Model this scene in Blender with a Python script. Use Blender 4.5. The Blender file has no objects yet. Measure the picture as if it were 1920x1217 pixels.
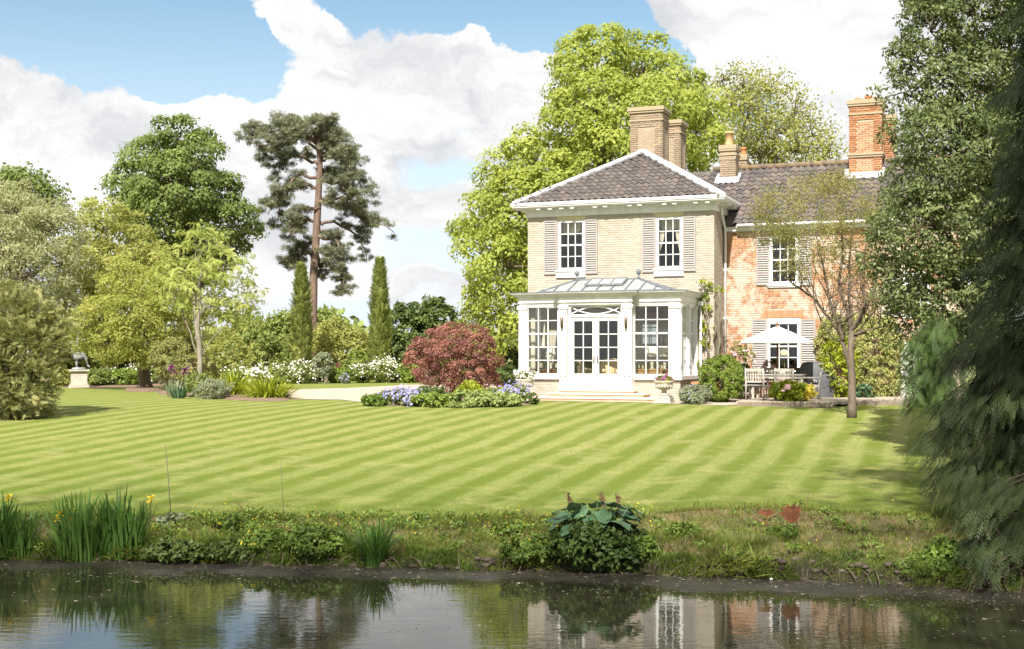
import bpy, math, random
import numpy as np
from mathutils import Vector, Matrix, Euler

random.seed(11)
RS = np.random.default_rng(11)
SC = bpy.context.scene
COL = SC.collection
R = math.radians
PI = math.pi

# ------------------------------------------------------------------ camera
F, CH, HY = 2400.0, 1.42, 665.0          # focal length in photo pixels, eye height, horizon row
cam_d = bpy.data.cameras.new('camera')
cam = bpy.data.objects.new('camera', cam_d)
COL.objects.link(cam)
cam.location = (0, 0, CH)
cam.rotation_euler = (R(90), 0, 0)
cam_d.sensor_width = 36.0
cam_d.lens = 36.0 * F / 1920
cam_d.shift_y = (HY - 608.5) / 1920
cam_d.clip_end = 6000
SC.camera = cam


def nd(t, kind, props=None, **ins):
    n = t.nodes.new(kind)
    for k, v in (props or {}).items():
        setattr(n, k, v)
    for k, v in ins.items():
        key = int(k[1:]) if k[0] == 'i' and k[1:].isdigit() else k.replace('_', ' ')
        s = n.inputs[key]
        if hasattr(v, 'is_output') or isinstance(v, bpy.types.NodeSocket):
            t.links.new(v, s)
        else:
            s.default_value = v
    return n


def mth(t, op, a, b=0.0, c=0.0, clamp=False):
    n = t.nodes.new('ShaderNodeMath')
    n.operation = op
    n.use_clamp = clamp
    for i, v in enumerate((a, b, c)):
        if isinstance(v, bpy.types.NodeSocket):
            t.links.new(v, n.inputs[i])
        else:
            n.inputs[i].default_value = v
    return n.outputs[0]


def vmth(t, op, a, b=(0, 0, 0), out=0):
    n = t.nodes.new('ShaderNodeVectorMath')
    n.operation = op
    for i, v in enumerate((a, b)):
        if isinstance(v, bpy.types.NodeSocket):
            t.links.new(v, n.inputs[i])
        else:
            n.inputs[i].default_value = v
    return n.outputs[out]


def mixc(t, f, a, b, blend='MIX'):
    n = t.nodes.new('ShaderNodeMix')
    n.data_type = 'RGBA'
    n.blend_type = blend
    for i, v in ((0, f), (6, a), (7, b)):
        if isinstance(v, bpy.types.NodeSocket):
            t.links.new(v, n.inputs[i])
        elif i == 0:
            n.inputs[i].default_value = v
        else:
            n.inputs[i].default_value = tuple(v) + ((1,) if len(v) == 3 else ())
    return n.outputs[2]


def sstep(t, v, a, b, lo=0.0, hi=1.0):
    n = t.nodes.new('ShaderNodeMapRange')
    n.interpolation_type = 'SMOOTHSTEP'
    t.links.new(v, n.inputs[0])
    n.inputs[1].default_value, n.inputs[2].default_value = a, b
    n.inputs[3].default_value, n.inputs[4].default_value = lo, hi
    return n.outputs[0]


def noise(t, vec, scale, detail=4.0, rough=0.55, out=0):
    n = t.nodes.new('ShaderNodeTexNoise')
    if vec is not None:
        t.links.new(vec, n.inputs['Vector'])
    n.inputs['Scale'].default_value = scale
    n.inputs['Detail'].default_value = detail
    n.inputs['Roughness'].default_value = rough
    return n.outputs[out]


# ------------------------------------------------------------------ sky and sun
SUN_EL = R(47)
SUN_D = Vector((-math.sin(R(13)) * math.cos(SUN_EL), -math.cos(R(13)) * math.cos(SUN_EL), math.sin(SUN_EL)))   # towards the sun
world = bpy.data.worlds.new('World')
SC.world = world
world.use_nodes = True
t = world.node_tree
t.nodes.clear()
geo = t.nodes.new('ShaderNodeTexCoord')
sep = nd(t, 'ShaderNodeSeparateXYZ', i0=geo.outputs['Generated'])
az = mth(t, 'ARCTAN2', sep.outputs[0], sep.outputs[1])
el = mth(t, 'ARCSINE', sep.outputs[2])
q = nd(t, 'ShaderNodeCombineXYZ', i0=az, i1=el, i2=0.0).outputs[0]
nz = nd(t, 'ShaderNodeTexNoise', Vector=q, Scale=9.0, Detail=7.0, Roughness=0.6)
wob = vmth(t, 'MULTIPLY', vmth(t, 'SUBTRACT', nz.outputs['Color'], (0.5, 0.5, 0.5)), (0.16, 0.10, 0.0))
qd = vmth(t, 'ADD', q, wob)


def skyblob(px, py, rx, ry, w):
    a = math.atan((px - 960) / F)
    e = math.atan((HY - py) / F * math.cos(a))
    v = vmth(t, 'MULTIPLY', vmth(t, 'SUBTRACT', qd, (a, e, 0)), (F / rx, F / ry, 0))
    ln = vmth(t, 'LENGTH', v, out=1)
    return mth(t, 'MULTIPLY', sstep(t, ln, 1.25, 0.35), w)


# openings in the cloud (blue) and heads of cloud, each at its bearing and height in the sky
acc = mth(t, 'ADD', mth(t, 'MULTIPLY', mth(t, 'SUBTRACT', noise(t, qd, 6.0, 8.0, 0.6), 0.5), 1.1), 0.66)
for b in ((230, 60, 300, 150, -0.75), (60, 20, 200, 90, -0.5), (400, 130, 160, 90, -0.5), (900, 25, 330, 80, -0.75), (1090, 60, 200, 60, -0.5),
          (1255, 80, 60, 50, -0.55), (1440, 190, 80, 60, -0.45), (830, 330, 120, 40, -0.22), (660, 590, 250, 70, -0.35), (800, 480, 130, 40, -0.25),
          (1555, 90, 50, 60, -0.4), (540, 30, 120, 45, 0.65), (660, 50, 110, 40, 0.5), (30, 130, 80, 60, 0.6), (120, 165, 60, 45, 0.35),
          (1450, 60, 260, 120, 0.4), (640, 150, 200, 70, 0.35), (850, 140, 240, 70, 0.45), (300, 260, 400, 80, 0.35)):
    acc = mth(t, 'ADD', acc, skyblob(*b))
cover = sstep(t, acc, 0.38, 0.60)
sky = nd(t, 'ShaderNodeTexSky', {'sky_type': 'NISHITA', 'sun_disc': False, 'sun_elevation': SUN_EL,
                                'sun_rotation': math.atan2(SUN_D.x, SUN_D.y) % (2 * PI), 'altitude': 0.0,
                                'air_density': 1.0, 'dust_density': 1.2, 'ozone_density': 1.0})
shade = sstep(t, noise(t, nd(t, 'ShaderNodeMapping', Vector=qd, Scale=(1.0, 2.2, 1.0)).outputs[0], 6.5, 8.0, 0.62), 0.32, 0.60)
CK = 4.6
ccol = mixc(t, shade, (0.62 * CK, 0.635 * CK, 0.665 * CK), (0.97 * CK, 0.965 * CK, 0.955 * CK))
pale = mixc(t, sstep(t, el, 0.02, 0.30), (0.80 * CK, 0.88 * CK, 1.0 * CK), mixc(t, 1.0, sky.outputs[0], (0.62, 0.70, 0.655), 'MULTIPLY'))
skyc = mixc(t, cover, pale, ccol)
bg = nd(t, 'ShaderNodeBackground', Color=skyc, Strength=0.1)
out = t.nodes.new('ShaderNodeOutputWorld')
t.links.new(bg.outputs[0], out.inputs[0])

sun_l = bpy.data.lights.new('sun', 'SUN')
sun_l.energy = 4.4
sun_l.angle = R(0.53)
sun_l.color = (1.0, 0.945, 0.86)
sun = bpy.data.objects.new('sun', sun_l)
COL.objects.link(sun)
sun.rotation_euler = SUN_D.to_track_quat('Z', 'Y').to_euler()
vs = SC.view_settings
vs.view_transform = 'Standard'
vs.look = 'None'
vs.exposure = 1.3
vs.gamma = 1.0
vs.use_curve_mapping = False

# ------------------------------------------------------------------ helpers
def W(px, py, Y):
    return np.array([(px - 960) / F * Y, Y, CH + (HY - py) / F * Y])


def tag(o, label=None, cat=None, group=None, kind=None):
    if label: o['label'] = label
    if cat: o['category'] = cat
    if group: o['group'] = group
    if kind: o['kind'] = kind
    return o


def empty(name, loc, rz=0.0):
    o = bpy.data.objects.new(name, None)
    o.empty_display_size = 0.2
    COL.objects.link(o)
    o.location = loc
    o.rotation_euler = (0, 0, rz)
    return o


def thing(name, label, cat, loc, rz=0.0, group=None):
    return tag(empty(name, loc, rz), label, cat, group)


def link(name, me, parent=None, loc=None, rot=None):
    o = bpy.data.objects.new(name, me)
    COL.objects.link(o)
    if parent is not None:
        o.parent = parent
    if loc is not None:
        o.location = loc
    if rot is not None:
        o.rotation_euler = rot
    return o


class MB:
    """collects shapes for ONE mesh"""
    def __init__(s):
        s.v, s.f, s.m, s.t, s.sm = [], [], [], [], []
        s.M = None

    def add(s, vs, fs, mi=0, tint=0.5, smooth=False):
        b = len(s.v)
        for p in vs:
            p = Vector(p)
            s.v.append(tuple(s.M @ p) if s.M is not None else tuple(p))
        for f in fs:
            s.f.append([b + i for i in f])
            s.m.append(mi)
            s.t.append(tint)
            s.sm.append(smooth)

    def box(s, x0, x1, y0, y1, z0, z1, mi=0, tint=0.5):
        s.add([(x0, y0, z0), (x1, y0, z0), (x1, y1, z0), (x0, y1, z0), (x0, y0, z1), (x1, y0, z1), (x1, y1, z1), (x0, y1, z1)],
              [(0, 3, 2, 1), (4, 5, 6, 7), (0, 1, 5, 4), (1, 2, 6, 5), (2, 3, 7, 6), (3, 0, 4, 7)], mi, tint)

    def bar(s, a, b, w, h, mi=0, tint=0.5, up=(0, 0, 1)):
        a, b = Vector(a), Vector(b)
        d = (b - a).normalized()
        u = Vector(up)
        if abs(d.dot(u)) > 0.98: u = Vector((0, 1, 0))
        sx = d.cross(u).normalized() * w / 2
        sz = sx.cross(d).normalized() * h / 2
        vs = [p + i * sx + j * sz for p in (a, b) for i, j in ((-1, -1), (1, -1), (1, 1), (-1, 1))]
        s.add(vs, [(0, 1, 2, 3), (7, 6, 5, 4), (0, 4, 5, 1), (1, 5, 6, 2), (2, 6, 7, 3), (3, 7, 4, 0)], mi, tint)

    def tube(s, path, rad, n=8, mi=0, tint=0.5, caps=True, flat=1.0):
        path = [Vector(p) for p in path]
        if not hasattr(rad, '__len__'): rad = [rad] * len(path)
        vs, fs = [], []
        ref = Vector((0.31, 0.94, 0.12))
        for i, p in enumerate(path):
            d = (path[min(i + 1, len(path) - 1)] - path[max(i - 1, 0)]).normalized()
            if abs(d.dot(ref)) > 0.95: ref = Vector((0.9, -0.2, 0.3))
            x = d.cross(ref).normalized()
            y = d.cross(x).normalized()
            for k in range(n):
                a = 2 * PI * k / n
                vs.append(p + rad[i] * (math.cos(a) * x + math.sin(a) * y * flat))
        for i in range(len(path) - 1):
            for k in range(n):
                k2 = (k + 1) % n
                fs.append((i * n + k, i * n + k2, (i + 1) * n + k2, (i + 1) * n + k))
        if caps:
            fs.append(tuple(range(n - 1, -1, -1)))
            fs.append(tuple((len(path) - 1) * n + k for k in range(n)))
        s.add(vs, fs, mi, tint, True)

    def lathe(s, prof, c=(0, 0, 0), n=20, mi=0, tint=0.5, sq=False, smooth=True):
        vs, fs = [], []
        for r, z in prof:
            for k in range(n):
                a = 2 * PI * (k + (0.5 if sq else 0)) / n
                vs.append((c[0] + r * math.cos(a), c[1] + r * math.sin(a), c[2] + z))
        for i in range(len(prof) - 1):
            for k in range(n):
                k2 = (k + 1) % n
                fs.append((i * n + k, i * n + k2, (i + 1) * n + k2, (i + 1) * n + k))
        fs.append(tuple(range(n - 1, -1, -1)))
        fs.append(tuple((len(prof) - 1) * n + k for k in range(n)))
        s.add(vs, fs, mi, tint, smooth)

    def prism(s, poly, z0, z1, mi=0, tint=0.5):
        """poly counter-clockwise in xy"""
        n = len(poly)
        vs = [(p[0], p[1], z0) for p in poly] + [(p[0], p[1], z1) for p in poly]
        fs = [tuple(range(n - 1, -1, -1)), tuple(range(n, 2 * n))] + [(i, (i + 1) % n, n + (i + 1) % n, n + i) for i in range(n)]
        s.add(vs, fs, mi, tint)

    def ball(s, c, r, n=12, m=8, mi=0, tint=0.5):
        rx, ry, rz = r if hasattr(r, '__len__') else (r, r, r)
        vs, fs = [(c[0], c[1], c[2] - rz)], []
        for j in range(1, m):
            ph = -PI / 2 + PI * j / m
            for k in range(n):
                a = 2 * PI * k / n
                vs.append((c[0] + rx * math.cos(ph) * math.cos(a), c[1] + ry * math.cos(ph) * math.sin(a), c[2] + rz * math.sin(ph)))
        vs.append((c[0], c[1], c[2] + rz))
        for k in range(n):
            k2 = (k + 1) % n
            fs.append((0, 1 + k2, 1 + k))
            for j in range(m - 2):
                fs.append((1 + j * n + k, 1 + j * n + k2, 1 + (j + 1) * n + k2, 1 + (j + 1) * n + k))
            fs.append((len(vs) - 1, 1 + (m - 2) * n + k, 1 + (m - 2) * n + k2))
        s.add(vs, fs, mi, tint, True)

    def mesh(s, name, mats):
        me = bpy.data.meshes.new(name)
        me.from_pydata(s.v, [], s.f)
        for m in (mats if isinstance(mats, (list, tuple)) else [mats]):
            me.materials.append(m)
        me.polygons.foreach_set('material_index', s.m)
        me.polygons.foreach_set('use_smooth', s.sm)
        at = me.attributes.new('tint', 'FLOAT', 'FACE')
        at.data.foreach_set('value', s.t)
        me.update()
        return me

    def build(s, name, mats, parent=None, loc=None, rot=None):
        return link(name, s.mesh(name, mats), parent, loc, rot)


def unit(a):
    return a / np.maximum(np.linalg.norm(a, axis=-1, keepdims=True), 1e-9)


class Foil:
    """many small quads in one mesh (leaves, needles, blades, petals)"""
    def __init__(s):
        s.v, s.f, s.t, s.n = [], [], [], 0

    def scatter(s, tv, tf, P, ax, nr, size, tint):
        P = np.asarray(P, float); n = len(P)
        if n == 0: return
        ax = unit(np.asarray(ax, float))
        y = unit(np.cross(nr, ax))
        z = np.cross(ax, y)
        size = np.broadcast_to(np.asarray(size, float), (n,)) if np.ndim(size) < 2 else size
        tv = np.asarray(tv, float)
        if np.ndim(size) == 2:
            T = tv[None] * size[:, None, :]
        else:
            T = tv[None] * size[:, None, None]
        V = P[:, None] + T[..., 0:1] * ax[:, None] + T[..., 1:2] * y[:, None] + T[..., 2:3] * z[:, None]
        k = len(tv)
        Fc = np.asarray(tf)[None] + (np.arange(n) * k)[:, None, None] + s.n
        s.v.append(V.reshape(-1, 3)); s.f.append(Fc.reshape(-1, 4))
        s.t.append(np.repeat(np.broadcast_to(tint, (n,)), len(tf)))
        s.n += n * k

    def mesh(s, name, mat, origin=(0, 0, 0)):
        V = np.concatenate(s.v) - np.asarray(origin); Fc = np.concatenate(s.f); T = np.concatenate(s.t)
        me = bpy.data.meshes.new(name)
        me.vertices.add(len(V)); me.vertices.foreach_set('co', V.astype(np.float32).ravel())
        me.loops.add(Fc.size); me.loops.foreach_set('vertex_index', Fc.astype(np.int32).ravel())
        me.polygons.add(len(Fc)); me.polygons.foreach_set('loop_start', np.arange(0, Fc.size, 4, dtype=np.int32))
        at = me.attributes.new('tint', 'FLOAT', 'FACE')
        at.data.foreach_set('value', np.clip(T, 0, 1).astype(np.float32))
        me.materials.append(mat)
        me.update(calc_edges=True)
        return me

    def build(s, name, mat, parent=None, origin=(0, 0, 0), loc=None):
        return link(name, s.mesh(name, mat, origin), parent, loc)


LEAF_V = [(0, 0, 0), (0.45, 0.30, 0.05), (1, 0, -0.06), (0.45, -0.30, 0.05)]
LEAF_F = [(0, 3, 2, 1)]
NARROW_V = [(0, 0, 0), (0.5, 0.13, 0.02), (1, 0, -0.08), (0.5, -0.13, 0.02)]
PETAL_V = [(-.5, -.5, 0), (.5, -.5, .12), (.5, .5, 0), (-.5, .5, .12)]
PETAL_F = [(0, 1, 2, 3)]


def frond(n=7, wid=0.34, droop=0.3, lw=0.055, zig=0.0, fwd=(.75, .75)):
    """a flat feathery spray along +x, made of thin leaflets"""
    v, f = [], []
    for i in range(n):
        a = (i + 0.4) / n
        z = -droop * a * a
        L = wid * (1 - 0.65 * a) * (0.55 + 0.45 * min(1, a * 5))
        for sg in (-1, 1):
            b = len(v)
            x0 = a - 0.03
            dx, dy = L * fwd[0], L * fwd[1] * sg
            v += [(x0, 0, z), (x0 + dx * .55 - lw * .4, dy * .55 + sg * lw * .5, z - .02 + zig), (x0 + dx, dy, z - .10 * L - .03), (x0 + dx * .55 + lw * .5, dy * .55 - sg * lw * .4, z - .02)]
            f.append((b, b + 1, b + 2, b + 3) if sg < 0 else (b, b + 3, b + 2, b + 1))
    b = len(v)
    v += [(0, -lw * .3, 0), (0.6, -lw * .3, -droop * .36), (1.08, 0, -droop * 1.1), (0.6, lw * .3, -droop * .36)]
    f.append((b, b + 1, b + 2, b + 3))
    return v, f


FROND_V, FROND_F = frond(5, .50, .26, .036, fwd=(.85, .52))


def lobe(px, py, r, Y, dY=0.0, sx=1.0, sy=1.0, sd=1.0):
    c = W(px, py, Y + dY)
    k = r / F * (Y + dY)
    return (c[0], c[1], c[2], k * sx, k * sd, k * sy)


def clumps(lobes, n, rs, lo=0.62, hi=1.03, cull=0.66, apart=0.0):
    L = np.array(lobes)
    w = L[:, 3] * L[:, 5]
    idx = rs.choice(len(L), size=int(n * 2.2), p=w / w.sum())
    d = unit(rs.normal(size=(len(idx), 3)))
    r = rs.uniform(lo, hi, size=(len(idx), 1)) ** 0.7
    c = L[idx, :3] + d * L[idx, 3:] * r
    keep = np.ones(len(idx), bool)
    for j in range(len(L)):
        qn = np.linalg.norm((c - L[j, :3]) / L[j, 3:], axis=1)
        keep &= ~((qn < cull) & (idx != j))
    c, d = c[keep], d[keep]
    if apart:                      # keep the tufts apart, so that each reads by itself
        ok = []
        cells = {}
        for i, p in enumerate(c):
            key = tuple((p // apart).astype(int))
            near = [j for a in (-1, 0, 1) for b in (-1, 0, 1) for e in (-1, 0, 1) for j in cells.get((key[0] + a, key[1] + b, key[2] + e), ())]
            if all(np.sum((c[j] - p) ** 2) > apart * apart for j in near):
                ok.append(i); cells.setdefault(key, []).append(i)
        c, d = c[ok], d[ok]
    c, d = c[:n], d[:n]
    return c, d


def leafy(foil, C, D, per, cr, size, rs, up=0.35, shell=0, flat=0.7, tmu=0.5, tclump=0.16, tleaf=0.14, rand=0.55, droop=0.25, tv=LEAF_V, tf=LEAF_F, svar=0.3):
    n = len(C)
    cl = np.repeat(np.arange(n), per)
    crs = cr * rs.uniform(0.6, 1.25, size=(n, 1))
    o = rs.normal(size=(n * per, 3)) * 0.55
    if shell:
        dd = unit(o + D[cl] * .35 + np.array([0, 0, .25]))
        o = dd * rs.uniform(.25, 1.0, size=(n * per, 1)) ** .45 * (1 + .12 * rs.normal(size=(n * per, 1))) * .95
    o *= crs[cl] * np.array([1, 1, flat])
    P = C[cl] + o
    nr = unit(D[cl] * (.2 if shell else 0.5) + unit(o) * (.8 if shell else 0.35) + np.array([0, 0, up]) + rs.normal(size=o.shape) * rand)
    ax = rs.normal(size=o.shape) + D[cl] * 0.4 - np.array([0, 0, droop])
    ax = unit(ax - nr * np.sum(ax * nr, axis=1, keepdims=True))
    tc = tmu + rs.normal(size=n) * tclump
    tint = tc[cl] + rs.normal(size=n * per) * tleaf
    foil.scatter(tv, tf, P, ax, nr, size * rs.uniform(1 - svar, 1 + svar, size=n * per), tint)


# ------------------------------------------------------------------ materials
MATS = {}


def mat(name, c, c2=None, scale=6.0, rough=0.7, spec=0.3, bump=0.0, bscale=None, detail=5.0, tint=None, metal=0.0, stretch=None):
    """colour c .. c2 by noise in place; tint = colour that faces with a low tint attribute go to"""
    m = bpy.data.materials.new(name)
    m.use_nodes = True
    t = m.node_tree
    b = t.nodes['Principled BSDF']
    pos = nd(t, 'ShaderNodeNewGeometry').outputs['Position']
    if stretch: pos = nd(t, 'ShaderNodeMapping', Vector=pos, Scale=stretch).outputs[0]
    col = None
    if c2 is not None:
        f = sstep(t, noise(t, pos, scale, detail, 0.62), 0.32, 0.68)
        col = mixc(t, f, c, c2)
    if tint is not None:
        a = nd(t, 'ShaderNodeAttribute', {'attribute_name': 'tint'}).outputs['Fac']
        col = mixc(t, a, tint, col if col is not None else c)
    if col is None:
        b.inputs['Base Color'].default_value = tuple(c) + (1,)
    else:
        t.links.new(col, b.inputs['Base Color'])
    b.inputs['Roughness'].default_value = rough
    b.inputs['Specular IOR Level'].default_value = spec
    b.inputs['Metallic'].default_value = metal
    if bump:
        bn = nd(t, 'ShaderNodeBump', Strength=bump, Distance=0.02, Height=noise(t, pos, bscale or scale * 6, 4.0, 0.6))
        t.links.new(bn.outputs[0], b.inputs['Normal'])
    MATS[name] = m
    return m


def leafmat(name, c0, c1, trans=0.38, rough=0.5, c2=None):
    m = bpy.data.materials.new(name)
    m.use_nodes = True
    t = m.node_tree
    t.nodes.clear()
    a = nd(t, 'ShaderNodeAttribute', {'attribute_name': 'tint'}).outputs['Fac']
    col = mixc(t, a, c0, c1)
    p = nd(t, 'ShaderNodeBsdfPrincipled', Base_Color=col, Roughness=rough)
    p.inputs['Specular IOR Level'].default_value = 0.25
    tr = nd(t, 'ShaderNodeBsdfTranslucent', Color=mixc(t, 0.35, col, (min(1, c1[0] * 1.5), min(1, c1[1] * 1.5), c1[2] * 1.0)))
    mx = nd(t, 'ShaderNodeMixShader', i0=trans, i1=p.outputs[0], i2=tr.outputs[0])
    o = t.nodes.new('ShaderNodeOutputMaterial')
    t.links.new(mx.outputs[0], o.inputs[0])
    MATS[name] = m
    return m


white = mat('white_paint', (0.73, 0.725, 0.71), (0.61, 0.605, 0.58), 2.2, 0.45, stretch=(2.5, 2.5, .5), detail=8)
stone = mat('pale_stone', (0.48, 0.43, 0.36), (0.36, 0.32, 0.27), 7.0, 0.85, bump=0.3)
lead = mat('lead_grey', (0.115, 0.13, 0.145), (0.17, 0.185, 0.20), 4.0, 0.55, bump=0.1)
leadw = mat('pale_flashing', (0.50, 0.50, 0.52), (0.36, 0.36, 0.38), 9.0, 0.6)
slatm = mat('shutter_grey', (0.33, 0.30, 0.285), (0.29, 0.265, 0.25), 8.0, 0.6)
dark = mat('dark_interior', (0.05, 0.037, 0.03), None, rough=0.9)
tan = mat('plaster_tan', (0.36, 0.32, 0.25), (0.33, 0.29, 0.23), 2.0, 0.9)
roomw = mat('room_floor', (0.22, 0.15, 0.09), (0.16, 0.10, 0.06), 3.0, 0.6)
wood = mat('weathered_teak', (0.47, 0.43, 0.38), (0.33, 0.30, 0.26), 9.0, 0.8, bump=0.25, stretch=(6, 6, 1))
wood2 = mat('brown_wood', (0.20, 0.10, 0.045), (0.13, 0.06, 0.03), 6.0, 0.5)
canvas = mat('canvas_white', (0.80, 0.79, 0.75), (0.74, 0.73, 0.70), 2.0, 0.8)
iron = mat('black_metal', (0.025, 0.025, 0.028), None, rough=0.45)
brass = mat('bronze', (0.10, 0.075, 0.05), None, rough=0.4, metal=0.5)
cover_m = mat('grey_cover', (0.085, 0.088, 0.096), (0.065, 0.067, 0.075), 4.0, 0.6, bump=0.2, bscale=9)
terra = mat('terracotta', (0.50, 0.22, 0.09), (0.42, 0.17, 0.07), 5.0, 0.8, bump=0.15)
shade_m = mat('lamp_shade_cream', (0.72, 0.66, 0.52), None, rough=0.8)
fabric = mat('cream_fabric', (0.55, 0.42, 0.27), (0.48, 0.36, 0.22), 8.0, 0.9)
curtain_m = mat('curtain_cream', (0.62, 0.56, 0.46), (0.52, 0.47, 0.38), 3.0, 0.9)
navy = mat('navy_cushion', (0.03, 0.035, 0.06), None, rough=0.9)
bark = mat('bark_brown', (0.16, 0.12, 0.085), (0.09, 0.07, 0.05), 5.0, 0.95, bump=0.6, stretch=(1, 1, .35))
barkp = mat('bark_pine', (0.20, 0.135, 0.10), (0.12, 0.09, 0.07), 4.0, 0.95, bump=0.6, stretch=(1, 1, .4))
barkl = mat('bark_pale', (0.20, 0.18, 0.13), (0.13, 0.115, 0.08), 5.0, 0.95, bump=0.3)
barky = mat('bark_small_tree', (0.17, 0.135, 0.10), (0.085, 0.068, 0.05), 9.0, 0.95, bump=0.5, stretch=(1, 1, .4))
soil = mat('soil', (0.13, 0.085, 0.06), (0.20, 0.14, 0.10), 12.0, 1.0, bump=0.6)
statue_m = mat('lead_statue', (0.28, 0.29, 0.31), (0.18, 0.19, 0.20), 5.0, 0.65)
mortc = mat('cream_mortar', (0.40, 0.352, 0.295), (0.35, 0.308, 0.258), 4.0, 0.95)
chimb = mat('chimney_brick', (0.40, 0.31, 0.21), (0.28, 0.22, 0.16), 2.2, 0.9, bump=0.3, bscale=40, tint=(0.25, 0.19, 0.13))
lichen = mat('lichen_stone', (0.31, 0.27, 0.215), (0.37, 0.275, 0.15), 9.0, 0.95, bump=0.4)
tilem = mat('pantile_dark', (0.108, 0.092, 0.083), (0.135, 0.113, 0.099), 3.0, 0.6, spec=0.4, bump=0.15, tint=(0.075, 0.062, 0.058))
tilem2 = mat('pantile_lichen', (0.10, 0.087, 0.083), (0.16, 0.128, 0.108), 2.0, 0.65, spec=0.4, bump=0.2, tint=(0.065, 0.058, 0.06))
tileo = mat('ridge_tile_lichen', (0.115, 0.095, 0.08), (0.21, 0.145, 0.075), 4.5, 0.9, bump=0.2)
potm = mat('chimney_pot_buff', (0.55, 0.36, 0.19), (0.45, 0.28, 0.14), 5.0, 0.85)
paver = mat('paving_stone', (0.40, 0.34, 0.27), (0.30, 0.25, 0.20), 4.0, 0.9, bump=0.3, tint=(0.28, 0.24, 0.20))
picm = mat('picture_print', (0.42, 0.36, 0.28), (0.25, 0.20, 0.16), 18.0, 0.6)
rust = mat('rust_metal', (0.16, 0.060, 0.022), (0.09, 0.034, 0.016), 12.0, 0.85)
canem = mat('cane_grey', (0.12, 0.095, 0.075), None, rough=0.9)


def redbrick(name, patchy):
    m = bpy.data.materials.new(name)
    m.use_nodes = True
    t = m.node_tree
    b = t.nodes['Principled BSDF']
    pos = nd(t, 'ShaderNodeNewGeometry').outputs['Position']
    a = nd(t, 'ShaderNodeAttribute', {'attribute_name': 'tint'}).outputs['Fac']
    col = mixc(t, a, (0.25, 0.105, 0.052), (0.45, 0.225, 0.115))
    col = mixc(t, sstep(t, noise(t, pos, 14.0, 4.0, 0.6), 0.55, 0.75), col, (0.42, 0.30, 0.20))
    if patchy:       # worn remains of limewash on the old wall
        f = mth(t, 'ADD', mth(t, 'MULTIPLY', noise(t, pos, 0.9, 4.0, 0.6), 0.5), mth(t, 'MULTIPLY', noise(t, pos, 4.2, 6.0, 0.72), 0.5))
        col = mixc(t, sstep(t, f, 0.445, 0.555, 0.0, 0.9), col, (0.50, 0.43, 0.36))
    t.links.new(col, b.inputs['Base Color'])
    b.inputs['Roughness'].default_value = 0.92
    b.inputs['Specular IOR Level'].default_value = 0.2
    bn = nd(t, 'ShaderNodeBump', Strength=0.3, Distance=0.02, Height=noise(t, pos, 45.0, 3.0, 0.6))
    t.links.new(bn.outputs[0], b.inputs['Normal'])
    return m


def creambrick():
    m = bpy.data.materials.new('cream_brick')
    m.use_nodes = True
    t = m.node_tree
    b = t.nodes['Principled BSDF']
    pos = nd(t, 'ShaderNodeNewGeometry').outputs['Position']
    a = nd(t, 'ShaderNodeAttribute', {'attribute_name': 'tint'}).outputs['Fac']
    col = mixc(t, a, (0.35, 0.307, 0.243), (0.475, 0.425, 0.35))
    col = mixc(t, sstep(t, noise(t, pos, 1.1, 5.0, .65), .42, .68, 0, .6), col, (0.33, 0.285, 0.23))
    col = mixc(t, sstep(t, noise(t, pos, 5.0, 5.0, .7), .52, .72, 0, .75), col, (0.47, 0.43, 0.38))
    col = mixc(t, sstep(t, noise(t, nd(t, 'ShaderNodeMapping', Vector=pos, Scale=(2.6, 2.6, .4)).outputs[0], 1.0, 6.0, .65), .50, .72, 0, .5), col, (0.30, 0.265, 0.215))
    col = mixc(t, sstep(t, noise(t, pos, 11.0, 4.0, .7), .60, .76, 0, .8), col, (0.28, 0.22, 0.165))
    t.links.new(col, b.inputs['Base Color'])
    b.inputs['Roughness'].default_value = .92
    b.inputs['Specular IOR Level'].default_value = .2
    bn = nd(t, 'ShaderNodeBump', Strength=.3, Distance=.02, Height=noise(t, pos, 45.0, 3.0, .6))
    t.links.new(bn.outputs[0], b.inputs['Normal'])
    return m


brickc = creambrick()
brickr = redbrick('red_brick', True)
brickr2 = redbrick('red_brick_chimney', False)
mortr = mat('lime_mortar', (0.44, 0.37, 0.29), (0.36, 0.29, 0.22), 3.0, 0.95)

glass = bpy.data.materials.new('window_glass')
glass.use_nodes = True
t = glass.node_tree
t.nodes.clear()
lw = nd(t, 'ShaderNodeLayerWeight', Blend=.5)
fr = nd(t, 'ShaderNodeMath', {'operation': 'MULTIPLY_ADD'}, i0=mth(t, 'POWER', lw.outputs['Facing'], 5.0), i1=.9, i2=.04)
g1 = nd(t, 'ShaderNodeBsdfTransparent', Color=(0.93, 0.95, 0.94, 1))
g2 = nd(t, 'ShaderNodeBsdfGlossy', Color=(1, 1, 1, 1), Roughness=0.01)
mx = nd(t, 'ShaderNodeMixShader', i0=fr.outputs[0], i1=g1.outputs[0], i2=g2.outputs[0])
o = t.nodes.new('ShaderNodeOutputMaterial')
t.links.new(mx.outputs[0], o.inputs[0])
roofglass = bpy.data.materials.new('roof_glass')
roofglass.use_nodes = True
t = roofglass.node_tree
t.nodes.clear()
g1 = nd(t, 'ShaderNodeBsdfTransparent', Color=(0.9, 0.93, 0.92, 1))
g3 = nd(t, 'ShaderNodeBsdfDiffuse', Color=(0.62, 0.64, 0.63, 1))
g4 = nd(t, 'ShaderNodeBsdfTranslucent', Color=(0.7, 0.72, 0.7, 1))
g2 = nd(t, 'ShaderNodeBsdfGlossy', Color=(1, 1, 1, 1), Roughness=0.04)
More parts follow.
